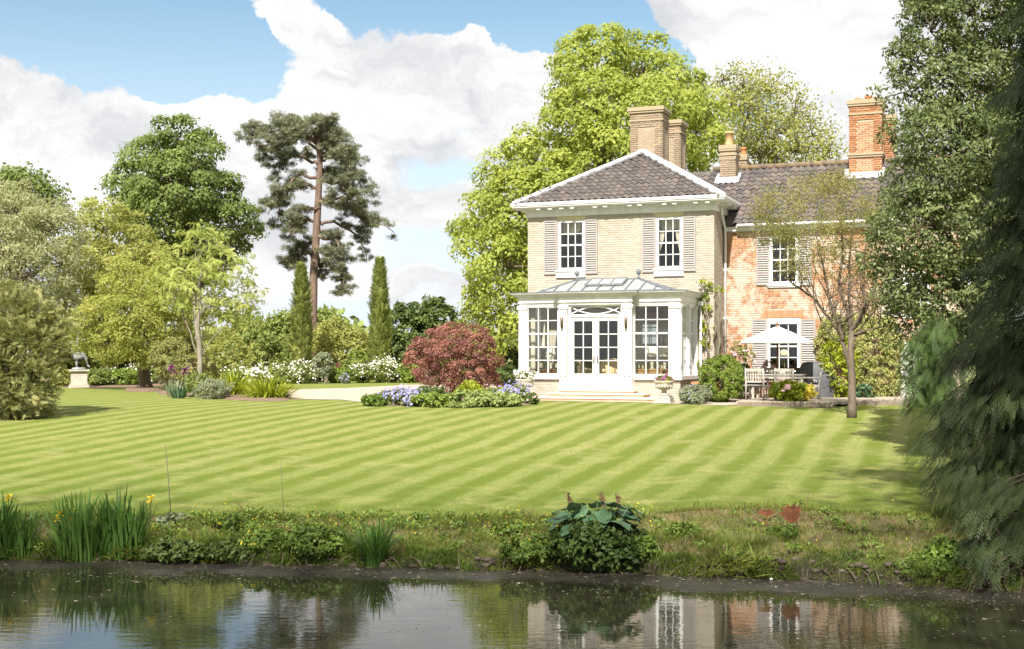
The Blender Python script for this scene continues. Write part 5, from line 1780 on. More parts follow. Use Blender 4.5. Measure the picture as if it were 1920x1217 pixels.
# ------------------------------------------------------------------ Scots pine
def pine():
    Yp = 90
    base = ground_at(583, Yp)
    root = thing('scots_pine', 'tall Scots pine with bare reddish trunk and drooping dark pads of needles', 'tree', tuple(base))
    rs = np.random.default_rng(21)
    tr = [(583, 700), (586, 620), (588, 520), (593, 440), (597, 370), (600, 310), (598, 265), (590, 240)]
    rad = [.44, .32, .29, .27, .24, .20, .14, .07]
    org = np.array(root.location)
    P_ = [W(px, py, Yp) for px, py in tr]
    P_[0] = base
    m = MB(); m.tube([p - org for p in P_], rad, 10); m.build('trunk', barkp, root)
    # each bough: list of points on the photo, needle pads along its outer part
    boughs = [([(597, 285), (560, 245), (510, 245), (462, 258)], 26, 0), ([(598, 280), (570, 235), (545, 225)], 26, 1), ([(598, 270), (600, 240), (590, 222)], 24, -1), ([(600, 285), (630, 250), (645, 258)], 22, 0),
              ([(600, 300), (640, 270), (668, 320), (682, 380)], 24, 1), ([(598, 300), (640, 290), (660, 330)], 26, -2), ([(598, 310), (560, 290), (530, 300), (505, 330)], 20, 1), ([(597, 330), (560, 330), (520, 370), (505, 400)], 20, -1),
              ([(596, 350), (560, 345), (525, 375), (520, 430)], 20, 1), ([(596, 380), (610, 375), (660, 390), (735, 432)], 20, -1), ([(596, 375), (640, 372), (680, 410), (700, 425)], 22, 1), ([(594, 390), (560, 395), (548, 420), (545, 440)], 16, -2),
              ([(592, 420), (640, 420), (680, 450), (690, 490)], 16, 1), ([(592, 430), (620, 440), (640, 500), (640, 545)], 17, 0), ([(592, 440), (630, 450), (645, 520), (638, 555)], 15, -1), ([(590, 450), (560, 460), (545, 490), (540, 505)], 18, 1),
              ([(590, 460), (612, 470), (625, 500)], 16, -1), ([(588, 480), (570, 470), (555, 500)], 14, 0), ([(597, 320), (620, 320), (650, 350), (672, 400)], 18, 2), ([(598, 262), (560, 260), (520, 275), (490, 300)], 20, 2),
              ([(598, 340), (640, 345), (660, 370)], 20, -2), ([(593, 410), (560, 420), (535, 450)], 16, 2), ([(590, 470), (600, 500), (605, 520)], 12, 1), ([(598, 260), (575, 250), (535, 262), (478, 275)], 18, -2), ([(598, 260), (612, 250), (628, 285), (650, 300)], 22, 2)]
    bm = MB()
    f = Foil()
    lob = []
    for pts, r, dy in boughs:
        n = len(pts)
        pp = [W(px, py, Yp + dy * 1.3 * i / (n - 1)) for i, (px, py) in enumerate(pts)]
        # resample with curve
        dense = []
        for i in range(n - 1):
            for k in range(5):
                dense.append(pp[i] + (pp[i + 1] - pp[i]) * k / 5)
        dense.append(pp[-1])
        dense = [d + rs.normal(size=3) * .10 for d in dense]
        bm.tube([d - org for d in dense], [.13 * (1 - .85 * i / len(dense)) for i in range(len(dense))], 6)
        for i, d in enumerate(dense):
            if i < len(dense) * .25: continue
            k = .6 + .6 * math.sin(PI * i / len(dense))
            for q_ in range(3):
                if rs.random() < .30: continue
                c = d + rs.normal(size=3) * np.array([.45, .6, .24]) * (r / 22) + np.array([0, 0, .1])
                lob.append((c, r / F * Yp * k * rs.uniform(.30, .62)))
    TV, TF = [], []
    for k in range(7):          # a tuft of needles
        a = 2 * PI * k / 7
        dx, dy_, dz = .75 * math.cos(a), .75 * math.sin(a), .55 + .25 * (k % 2)
        b_ = len(TV)
        px_, py_ = -math.sin(a) * .07, math.cos(a) * .07
        TV += [(0, 0, 0), (dz * .5 + px_ * .0, dx * .5 + px_, dy_ * .5 + py_), (dz, dx, dy_), (dz * .5, dx * .5 - px_, dy_ * .5 - py_)]
        TF.append((b_, b_ + 1, b_ + 2, b_ + 3))
    for c, r in lob:
        n = int(34 * (r / .6) ** 1.5) + 8
        o = unit(rs.normal(size=(n, 3))) * (rs.random((n, 1)) ** .5) * r * np.array([1.15, 1.15, .55])
        ax = unit(o * np.array([.6, .6, .6]) + np.array([0, 0, .45]) + rs.normal(size=(n, 3)) * .35)
        f.scatter(TV, TF, c + o, ax, rs.normal(size=(n, 3)), rs.uniform(.22, .36, n), .5 + rs.normal() * .14 + rs.normal(size=n) * .15)
    f.build('crown', lf_pine, root, origin=base)
    bm.build('boughs' if False else 'bough', barkp, root)


pine()


# ------------------------------------------------------------------ columns, shrubs, conifers
def columnar(px, Y, pyt, wpx, label, seed):
    rs = np.random.default_rng(seed)
    base = ground_at(px, Y)
    top = W(px, pyt, Y)[2]
    h = top - base[2]
    r = wpx / 2 / F * Y
    root = thing('cypress_tree', label, 'tree', tuple(base), 0, 'column cypresses')
    n = 2100
    u = rs.random(n) ** .85
    rad = r * np.clip(np.where(u < .12, .75 + u * 2.0, 1.0 - ((u - .12) / .88) ** 2.6 * .93), .05, 1)
    a = rs.random(n) * 2 * PI
    k = rs.uniform(.55, 1.02, n)
    lump = 1 + .10 * np.sin(a * 3 + u * 17) + .08 * np.sin(a * 5 - u * 31)
    P_ = np.stack([base[0] + np.cos(a) * rad * k * lump, base[1] + np.sin(a) * rad * k * lump, base[2] + u * h * .97], 1)
    ax = np.stack([np.cos(a) * .45, np.sin(a) * .45, np.full(n, 1.0)], 1) + rs.normal(size=(n, 3)) * .22
    nr = np.stack([np.cos(a), np.sin(a), np.full(n, .1)], 1) + rs.normal(size=(n, 3)) * .3
    f = Foil()
    f.scatter(*frond(5, .4, -.1, .10), P_, ax, nr, rs.uniform(.28, .55, n), .5 + rs.normal(size=n) * .2)
    f.build('crown', lf_cyp, root, origin=base)
    m = MB(); m.tube([(0, 0, 0), (0, 0, h * .5), (.02, 0, h * .93)], [.13, .09, .02], 8); m.build('trunk', bark, root)


columnar(565, 76, 497, 36, 'slim column cypress standing in front of the pine trunk', 31)
columnar(712, 76, 486, 36, 'slim pointed column cypress standing alone beside the laurels', 32)


def shrub(name, label, cat, px, pyb, pyt, wpx, Y, lm, leaf, ncl=90, per=34, seed=1, group=None, flowers=None, nfl=0, fls=.08, depth=1.0, flat=None, tv=LEAF_V, tf=LEAF_F, crk=.22, rand=.6, up=.4, tmu=.5, base=None, stems=True, tops=True, lump=.0):
    """a bush filling this width and height of the view at distance Y"""
    rs = np.random.default_rng(seed)
    b = ground_at(px, Y, 0) if base is None else np.asarray(base, float)
    k = Y / F
    zt = W(px, pyt, Y)[2] if base is None else b[2] + (pyb - pyt) * k
    zb = b[2]
    h = max(zt - zb, .15); w = wpx / 2 * k
    root = thing(name, label, cat, tuple(b), 0, group)
    nl = 7
    L = [(b[0], b[1], zb + h * .48, w * .72, w * .72 * depth, h * .52)]
    for i in range(nl):
        a = 2 * PI * i / nl + rs.uniform(-.3, .3)
        hh = rs.uniform(.30, .66)
        L.append((b[0] + math.cos(a) * w * .55, b[1] + math.sin(a) * w * .55 * depth, zb + h * hh, w * .45, w * .45 * depth, h * rs.uniform(.28, .36)))
    C, D = clumps(L, ncl, rs, .7, 1.0, .7)
    C[:, 2] = np.maximum(C[:, 2], zb + .04)
    f = Foil()
    leafy(f, C, D, per, crk * min(w, h * .9), leaf, rs, tv=tv, tf=tf, rand=rand, up=up, tmu=tmu, shell=1, flat=.8)
    f.build('leaves', lm, root, origin=b)
    if flowers is not None:
        ff = Foil()
        ok = (D[:, 2] > -.25)
        Cf, Df = C[ok], D[ok]
        i = rs.choice(len(Cf), size=nfl)
        P_ = Cf[i] + Df[i] * crk * min(w, h) * .75 + rs.normal(size=(nfl, 3)) * crk * min(w, h) * .5
        nr = unit(Df[i] + np.array([0, -.5, .4]) + rs.normal(size=(nfl, 3)) * .4)
        axf = np.cross(nr, rs.normal(size=(nfl, 3)))
        ff.scatter(PETAL_V, PETAL_F, P_, axf, nr, fls * rs.uniform(.7, 1.3, nfl), rs.random(nfl))
        ff.build('blossoms', flowers, root, origin=b)
    if stems:
        m = MB()
        for i in range(5):
            a = 2 * PI * i / 5
            m.tube([(.04 * math.cos(a), .04 * math.sin(a), -.03), (math.cos(a) * w * .25, math.sin(a) * w * .25, h * .35), (math.cos(a) * w * .5, math.sin(a) * w * .5 * depth, h * .7)], [max(.012, w * .03), max(.01, w * .022), .006], 5)
        m.build('stems', bark, root)
    return root


# background shrubs and trees, from the statue towards the house
lf_round = leafmat('leaf_golden_olive', (0.17, 0.18, 0.05), (0.36, 0.35, 0.13), .35)
BG = 'shrubs closing the back of the garden'
shrub('dark_shrub', 'dark evergreen shrub in the gap behind the statue', 'shrub', 190, 712, 645, 110, 70, lf_dark, .2, 120, 36, 41, BG)
shrub('dark_shrub', 'dark evergreen shrub under the crown of the thick-trunked tree', 'shrub', 245, 712, 640, 90, 71, lf_dark, .2, 110, 36, 42, BG)
shrub('pampas_plant', 'strap-leaved yellowish plant directly behind the statue', 'plant', 133, 715, 640, 46, 66, lf_yellow, .9, 50, 10, 43, tv=NARROW_V, up=.1, rand=.4)
shrub('round_shrub', 'large rounded olive-green shrub behind the purple irises', 'shrub', 343, 735, 634, 122, 49.8, lf_round, .075, 300, 80, 44, rand=.5, crk=.17)
shrub('green_shrub', 'light olive shrub in the shade behind the robinia trunk', 'shrub', 425, 722, 618, 100, 64, lf_yellow, .15, 160, 30, 45, BG, rand=.8)
shrub('green_shrub', 'leafy mid green shrub left of the first column cypress', 'shrub', 490, 715, 622, 110, 72, lf_mid, .18, 170, 36, 46, BG)
shrub('green_shrub', 'small golden olive shrub against the foot of the first column cypress', 'shrub', 535, 712, 640, 50, 74, lf_yellow, .16, 90, 30, 47, BG)
shrub('green_shrub', 'broad olive shrub between the two column cypresses', 'shrub', 630, 715, 603, 130, 82, lf_late, .2, 240, 36, 48, BG)
shrub('green_shrub', 'low bright shrub at the foot of the pointed column cypress', 'shrub', 676, 712, 655, 44, 78, lf_box, .15, 70, 30, 49, BG)
shrub('laurel_shrub', 'tall dark laurel beside the pointed column cypress', 'shrub', 765, 716, 565, 100, 84, lf_dark, .25, 240, 40, 50, BG)
shrub('laurel_shrub', 'tall dark laurel between its twin and the lime tree', 'shrub', 820, 716, 556, 90, 83, lf_dark, .25, 220, 40, 51, BG)
shrub('green_shrub', 'young leafy shrub behind the red smoke bush', 'shrub', 868, 716, 600, 90, 78, lf_mid, .2, 150, 36, 52, BG)
shrub('clipped_shrub', 'low dark clipped shrub between the red smoke bush and the garden room', 'shrub', 950, 716, 688, 62, 58, lf_dark, .10, 110, 36, 53)
shrub('green_shrub', 'shady evergreen shrub filling the gap beside the garden room', 'shrub', 945, 700, 640, 70, 66, lf_dark, .2, 110, 36, 54, BG)
Y = 170
for k, (px, pyt, r, lab) in enumerate(((535, 590, 30, 'hazy distant tree seen just left of the pine trunk'), (605, 585, 34, 'hazy distant round tree seen just past the pine trunk'), (470, 605, 40, 'hazy distant tree beyond the robinia'))):
    lm = [lobe(px + dx, pyt + dy + r * .7, r * s, Y) for dx, dy, s in ((0, 0, .8), (-r * .5, 10, .7), (r * .5, 12, .65), (0, 25, .9))]
    tree('distant_tree', lab, 'tree', ground_at(px, Y), W(px, pyt + r * .6, Y), lm, lf_mid, bark, 160, 26, 1.1, .5, .5, seed=60 + k, twigs=20, group='trees at the back of the garden')
wood_f = Foil()
rs = np.random.default_rng(70)
n = 12000
X_ = rs.uniform(-150, 150, n); Yy = rs.uniform(185, 230, n)
hh = 7.0 + 2.2 * np.sin(X_ * .13) + 1.3 * np.sin(X_ * .41 + 1)
P_ = np.stack([X_, Yy, rs.random(n) ** .6 * hh - 1], 1)
wood_f.scatter(LEAF_V, LEAF_F, P_, rs.normal(size=(n, 3)), rs.normal(size=(n, 3)) + np.array([0, -.5, .6]), rs.uniform(1.0, 2.0, n), .5 + .25 * np.sin(X_ * .5) + rs.normal(size=n) * .2)
tag(wood_f.build('distant_woods', lf_mid), kind='stuff')

# red smoke bush
Y = 47
lm = [lobe(*a, Y, dY) for a, dY in (((812, 648, 30), 0), ((850, 640, 32), .3), ((893, 650, 32), 0), ((786, 668, 24), 0), ((915, 678, 20), 0), ((842, 678, 40), -.3), ((880, 690, 36), -.3), ((808, 694, 26), -.2), ((845, 708, 24), -.2), ((905, 700, 20), 0), ((775, 690, 14), 0), ((918, 715, 12), 0), ((830, 625, 14), .2), ((870, 622, 14), .3))]
tree('smoke_bush', 'big reddish-purple smoke bush beside the gravel drive', 'shrub', ground_at(848, 47), W(848, 700, 47), lm, lf_red, bark, 330, 150, .32, .08, .10, seed=80, twigs=60, rand=.45, up=.4, lo=.75, tclump=.2, fork=.2, shell=1, apart=.30)

# juniper at the edge of the lawn
def sprays(foil, C, D, n, spread, size, rs, droop=.5, tv=FROND_V, tf=FROND_F, tmu=.5, ts=.18, tl=.12, out=1.0):
    cl = np.repeat(np.arange(len(C)), n)
    o = rs.normal(size=(len(cl), 3)) * spread * .6
    ax = D[cl] * out + rs.normal(size=o.shape) * .42 + np.array([0, 0, -droop])
    nr = np.array([0, 0, 1.0]) + D[cl] * .6 + rs.normal(size=o.shape) * .35
    tc = tmu + rs.normal(size=len(C)) * ts
    foil.scatter(tv, tf, C[cl] + o, ax, nr, size * rs.uniform(.6, 1.35, len(cl)), tc[cl] + rs.normal(size=len(cl)) * tl)


rs = np.random.default_rng(90)
Y = 33
b = ground_at(30, Y, 0)
root = thing('juniper_bush', 'large spreading golden-green juniper at the edge of the lawn', 'shrub', tuple(b))
lm = [lobe(*a, Y, dY) for a, dY in (((0, 600, 66), 0), ((60, 595, 40), 0), ((105, 610, 26), .2), ((40, 650, 60), -.5), ((80, 665, 44), -.4), ((10, 720, 74), -.8), ((62, 720, 52), -.8), ((-70, 650, 90), 0), ((50, 755, 38), -.8), ((128, 602, 12), 0), ((-60, 740, 80), -.4), ((20, 575, 30), .2))]
C, D = clumps(lm, 1050, rs, .55, 1.02, .7)
C[:, 2] = np.maximum(C[:, 2], b[2] + .05)
f = Foil(); sprays(f, C, D, 9, .14, .20, rs, -.25, tmu=.55, tv=frond(4, .5, .15, .12)[0], tf=frond(4, .5, .15, .12)[1])
f.build('foliage', lf_jun, root, origin=b)
m = MB()
for L in lm: m.tube([(0, 0, -.02), tuple((np.array(L[:3]) - b) * .5 + np.array([0, 0, .1])), tuple(np.array(L[:3]) - b)], [.04, .03, .012], 6)
m.build('stems', bark, root)

# ------------------------------------------------------------------ evergreen broadleaf over the wing
Y = 25
lm = [lobe(*a, Y, dY) for a, dY in (((1745, 60, 55), 0), ((1830, 20, 85), 0), ((1725, 125, 48), 0), ((1795, 165, 85), 0), ((1905, 110, 90), .5), ((1728, 250, 60), 0), ((1800, 290, 100), -.8), ((1900, 260, 95), 0), ((1715, 345, 52), 0),
                                    ((1690, 430, 52), -.3), ((1755, 430, 85), -1), ((1850, 440, 110), -.5), ((1715, 530, 60), -.4), ((1800, 560, 85), -.8), ((1765, 630, 52), -.4), ((1655, 440, 24), 0), ((1660, 182, 20), 0), ((1690, 105, 22), .2), ((1672, 265, 16), 0), ((1668, 540, 28), 0), ((1700, 610, 34), 0),
                                    ((1900, 380, 90), .8), ((1760, -50, 80), .5), ((1880, -60, 100), 0), ((1990, 200, 120), 1), ((1990, 420, 120), 1), ((1735, 690, 34), 0), ((1640, 490, 22), .2))]
tree('evergreen_oak', 'tall dark small-leaved evergreen tree overhanging the brick wing', 'tree', ground_at(1850, 25.5), W(1850, 200, 25.5), lm, lf_holm, bark, 2100, 76, .30, .09, .22, seed=15, shell=1, apart=.22, twigs=300, tv=[(0, 0, 0), (0.45, 0.24, 0.04), (1, 0, -0.05), (0.45, -0.24, 0.04)], lo=.6, cull=.6, rand=.7)

# ------------------------------------------------------------------ near conifer
barkd = mat('bark_dark', (0.06, 0.045, 0.032), (0.04, 0.03, 0.022), 6, .95)


def lawson(name, label, px, Y, pytop, lm_boughs, matl, size, per, seed, r0=.22, tmu=.45):
    """boughs: (tip px, tip py, depth shift): each leaves the trunk higher up and droops to its tip"""
    rs = np.random.default_rng(seed)
    base = ground_at(px, Y)
    root = thing(name, label, 'tree', tuple(base))
    top = W(px, pytop, Y)
    m = MB(); m.tube([(0, 0, 0), tuple((top - base) * .5), tuple(top - base)], [r0, r0 * .6, .03], 10); m.build('trunk', bark, root)
    bm = MB(); f = Foil()
    for (tx, ty, dy, *few) in lm_boughs:
        tip = W(tx, ty, Y + dy)
        L0 = np.linalg.norm(tip[:2] - base[:2])
        st = np.array([base[0], base[1], tip[2] + .25 * L0 + rs.uniform(-.1, .2)])
        midp = st + (tip - st) * .55 + np.array([0, 0, .16 * L0])
        pts = [(1 - u) ** 2 * st + 2 * u * (1 - u) * midp + u * u * tip for u in np.linspace(0, 1, 13)]
        bm.tube([p - base for p in pts], [max(.004, .018 * (1 - i / 13)) for i in range(13)], 5)
        d = unit(tip - st)
        side = unit(np.cross(d, [0, 0, 1]))
        tb = tmu + rs.normal() * .22
        for i in range(3, 13):
            u = i / 12
            n = few[0] if few else per
            wdt = .30 * L0 ** .5 * (1.05 - .55 * u) * (.5 + .5 * min(1, (i - 1) / 3))
            sgn = rs.uniform(-1, 1, n)
            o = side[None] * (sgn * wdt)[:, None] + rs.normal(size=(n, 3)) * .035
            o[:, 2] -= np.abs(sgn) * wdt * .30 + rs.random(n) ** 2 * .07
            dloc = unit(pts[i] - pts[i - 1])
            ax = dloc[None] * 1.0 + side[None] * (sgn * .6)[:, None] + np.array([0, 0, -.30]) + rs.normal(size=(n, 3)) * .17
            nr = np.array([0, 0, 1.0]) + dloc * .4 + side[None] * (sgn * .35)[:, None] + rs.normal(size=(n, 3)) * .14
            f.scatter(FROND_V, FROND_F, pts[i] + o, ax, nr, size * rs.uniform(.65, 1.3, n) * (1.5 if few else 1), tb + .22 * (u - .5) + rs.normal(size=n) * .13)
    f.build('foliage', matl, root, origin=base)
    bm.build('bough', barkd, root)
    return root


rs = np.random.default_rng(95)
edge = [(1885, 175), (1870, 240), (1858, 300), (1845, 350), (1838, 410), (1822, 460), (1812, 520), (1790, 580), (1775, 640), (1756, 690), (1740, 745), (1728, 800), (1724, 850), (1735, 900), (1775, 930)]
bg_ = []
for (ex, ey) in edge:
    for k in range(8):
        bg_.append((ex + rs.uniform(0, 12) + k * rs.uniform(14, 26), ey + rs.uniform(-22, 26) + k * 4, rs.uniform(-.9, .35) - .12 * k))
for k in range(20): bg_.append((rs.uniform(1880, 2010), rs.uniform(120, 900), rs.uniform(-1.6, -.6)))
for k in range(46):
    hh = rs.uniform(-130, 900)
    bg_.append((rs.uniform(2010, 2060 + .16 * (hh + 130)), hh, rs.uniform(-1.2, 1.3), 4))
for k in range(26):
    hh = rs.uniform(-150, 200)
    bg_.append((1985 - rs.uniform(20, 60 + .2 * (hh + 150)), hh, rs.uniform(-.8, .6), 5))
for k in range(34): bg_.append((rs.uniform(1760, 1940), 640 + rs.uniform(0, 290), rs.uniform(-1.3, .6)))
lawson('lawson_cypress', 'big dark drooping conifer standing on the pond bank', 1985, 16.9, -160, bg_, lf_law, .20, 11, 96)
bg_ = []
for k in range(34): bg_.append((1935 + rs.uniform(-135, 40), 950 + rs.uniform(-5, 125), rs.uniform(-.6, .5)))
lawson('lawson_cypress', 'lowest conifer with bluish boughs drooping over the water', 1960, 14.55, 850, bg_, lf_law, .175, 13, 97, r0=.07, tmu=.55)
bg_ = []
for k in range(70): bg_.append((1735 + rs.uniform(-38, 40), 615 + rs.random() * 150, rs.uniform(-1.2, .9)))
lawson('soft_cypress', 'soft bright green conifer between the white door and the dark conifer', 1768, 24, 560, bg_, lf_law2, .20, 6, 98, r0=.08, tmu=.5)
# bare roots and twigs hanging over the water
rw = thing('bare_branch', 'tangle of bare brown twigs hanging below the conifer at the water', 'branch', tuple(W(1890, 1010, 14.2)))
m = MB()
org = np.array(rw.location)
for k in range(26):
    a = W(1905 + rs.uniform(-70, 40), 1000 + rs.uniform(-15, 40), 14.3)
    b2 = W(1880 + rs.uniform(-70, 60), 1085 + rs.uniform(-20, 35), 14.0)
    pth = limb_path(a, b2, .12 * rs.uniform(-1, 1), .2, 5, rs)
    m.tube([p - org for p in pth], [.013, .011, .009, .007, .005, .003], 5)
m.build('twig', bark, rw)

# ------------------------------------------------------------------ young tree on the lawn
Y = 32.6
lm = [lobe(*a, Y, dY) for a, dY in (((1470, 390, 60), 0), ((1530, 365, 55), .5), ((1590, 375, 60), 0), ((1450, 435, 45), .3), ((1540, 440, 60), -.5), ((1610, 440, 52), .2), ((1495, 490, 45), -.3), ((1570, 510, 50), .6), ((1630, 500, 42), 0), ((1420, 400, 26), 0), ((1650, 400, 40), .4), ((1640, 560, 28), 0), ((1560, 340, 30), 0))]
rs = np.random.default_rng(101)
base = ground_at(1597, Y)
root = thing('young_tree', 'young open tree with bronze-olive leaves and forked trunk on the lawn by the patio', 'tree', tuple(base))
C, D = clumps(lm, 330, rs, .25, 1.05, .2)
f = Foil(); leafy(f, C, D, 52, .28, .085, rs, rand=.8, tv=NARROW_V, droop=.3)
f.build('crown', lf_small, root, origin=base)
m = MB()
tk = [base] + [W(px, py, Y) for px, py in ((1598, 760), (1597, 700), (1595, 660), (1596, 618))]
m.tube([p - base for p in tk], [.135, .105, .092, .08, .066], 12); m.ball(tuple(tk[-1] - base), .072); m.build('trunk', barky, root)
fork_ = tk[-1]
limbs = [([(1596, 695), (1584, 655), (1574, 625), (1558, 600), (1523, 560), (1490, 535), (1465, 520)], .062, 0), ([(1580, 640), (1572, 618), (1566, 590), (1555, 560), (1545, 500), (1530, 440)], .06, -.3), ([(1595, 620), (1588, 580), (1575, 530), (1580, 470), (1575, 400)], .06, .3),
         ([(1596, 618), (1592, 560), (1592, 500), (1600, 430)], .05, .5), ([(1597, 620), (1615, 590), (1635, 555), (1650, 500), (1660, 430)], .06, 0), ([(1596, 620), (1608, 600), (1620, 570), (1615, 520), (1625, 450)], .045, -.5),
         ([(1597, 628), (1625, 622), (1660, 612), (1685, 600)], .03, 0), ([(1575, 640), (1560, 630), (1540, 600)], .03, -.3), ([(1600, 640), (1620, 610), (1640, 585), (1655, 560)], .035, .4)]
for pts, r, dy in limbs:
    bmb = MB()
    pp = [W(px, py, Y + dy * i / (len(pts) - 1)) + rs.normal(size=3) * .02 for i, (px, py) in enumerate(pts)]
    pp[0] = W(*pts[0], Y)
    dense = []
    for i in range(len(pp) - 1):
        for k in range(3): dense.append(pp[i] + (pp[i + 1] - pp[i]) * k / 3 + rs.normal(size=3) * .012)
    dense.append(pp[-1])
    bmb.tube([p - base for p in dense], [r * (1 - .8 * i / len(dense)) for i in range(len(dense))], 8)
    for i in range(4, len(dense)):
        for q_ in range(2):
            d = np.linalg.norm(C - dense[i], axis=1)
            j = rs.choice(np.argsort(d)[:25])
            pth = limb_path(dense[i], C[j], .08, .16, 3, rs)
            bmb.tube([p - base for p in pth], [.013, .010, .007, .003], 4)
    bmb.build('branch', barky, root)

# ------------------------------------------------------------------ unseen tree, added so that its crown shades pond edge and dark conifer
rs = np.random.default_rng(700)
base = np.array([-9.5, -3.0, float(gz(-9.5, -3.0)) - .05])
root = thing('unseen_shade_tree', 'tall unseen tree on the near bank, added to shade the pond edge and the dark conifer', 'tree', tuple(base))
lmn = [(rs.uniform(-15, 11), -8 + 7.5 * rs.random(), rs.uniform(17.5, 22), 3.2, 2.8, 1.6) for k in range(44)]
C, D = clumps(lmn, 620, rs, .0, 1.0, .0)
f = Foil(); leafy(f, C, D, 40, 2.4, .18, rs, rand=.9, flat=.7)
lmd = [(rs.uniform(3.0, 7.6), rs.uniform(-2.0, 5.0), rs.uniform(17.0, 20.5), 1.6, 1.6, 1.0) for k in range(26)]  # denser lobes placed to throw shade on the dark conifer
C2, D2 = clumps(lmd, 420, rs, .0, 1.0, .0)
leafy(f, C2, D2, 44, .9, .22, rs, rand=.9)
f.build('crown', lf_maple, root, origin=base)
woody(root, base, (-7.5, -4.0, 18.0), [(L[0], min(L[1], 0), L[2] - 1, *L[3:]) for L in lmn[:7]], .22, bark, twigs=40, C=C, rs=rs, fork=.6)
# ------------------------------------------------------------------ border plants
BO = 'plants of the long flower border'
specs = [
    ('box_hedge_bush', 'golden green clipped bush beside the statue pedestal at the juniper', 'bush', 118, 728, 693, 44, 57, lf_yellow, .09, None, 0),
    ('border_plant', 'leafy green plant just past the statue pedestal', 'plant', 180, 726, 694, 52, 57.5, lf_mid, .12, None, 0),
    ('rose_bush', 'pale pink rose bush between the statue and the thick tree trunk', 'bush', 205, 724, 690, 40, 58, lf_grey, .10, fl_white, 40),
    ('border_plant', 'light green mound nearest the thick tree trunk', 'plant', 235, 724, 694, 64, 58, lf_box, .10, None, 0),
    ('rose_bush', 'blush white bush partly hidden by the thick tree trunk', 'bush', 262, 722, 688, 66, 60, lf_mid, .10, fl_white, 220),
    ('rose_bush', 'white flowering bush behind the yellow-green strap leaves', 'bush', 462, 716, 692, 90, 62, lf_mid, .10, fl_white, 160),
    ('rose_bush', 'white flowering bush behind the end of the dark-edged bed', 'bush', 515, 715, 688, 70, 62, lf_mid, .10, fl_white, 200),
    ('rose_bush', 'broad white rose bush in front of the first column cypress', 'bush', 565, 715, 684, 66, 63, lf_mid, .10, fl_white, 330),
    ('tall_plant', 'tall grey-green plant between the white rose bushes', 'plant', 605, 715, 660, 36, 63, lf_grey, .10, None, 0),
    ('border_plant', 'fresh green plant behind the small blue flowers', 'plant', 640, 714, 690, 44, 64, lf_box, .10, None, 0),
    ('catmint_plant', 'small blue flowering plant at the front of the border', 'plant', 647, 713, 700, 14, 62.5, lf_grey, .06, fl_blue, 50),
    ('rose_bush', 'white rose bush just past the small blue flowers', 'bush', 678, 713, 686, 40, 64, lf_mid, .10, fl_white, 170),
    ('rose_bush', 'large white rose bush under the pointed column cypress', 'bush', 722, 712, 678, 66, 65, lf_mid, .10, fl_white, 420),
    ('border_plant', 'spiky green plant between the white roses and the smoke bush', 'plant', 768, 711, 686, 46, 65, lf_box, .16, None, 0),
    ('border_plant', 'dark green leafy mass behind the white flowers by the irises', 'plant', 430, 714, 678, 70, 64, lf_mid, .12, None, 0),
    ('smoke_tree_seedling', 'small reddish leaved plant behind the fresh green border plant', 'plant', 632, 713, 680, 20, 66, lf_red, .08, None, 0),
    ('green_plant', 'bright green weedy plant at the foot of the pointed column cypress', 'plant', 655, 713, 676, 50, 70, lf_mid, .14, None, 0),
]
for i, (nm, lab, cat_, px, pyb, pyt, w_, Y, lm_, lf_, fl, n) in enumerate(specs):
    shrub(nm, lab, cat_, px, pyb, pyt, w_, Y, lm_, lf_, 90, 50, 200 + i, BO, fl, int(n * 1.0), .062 if fl is not fl_blue else .06, crk=.3, stems=False)


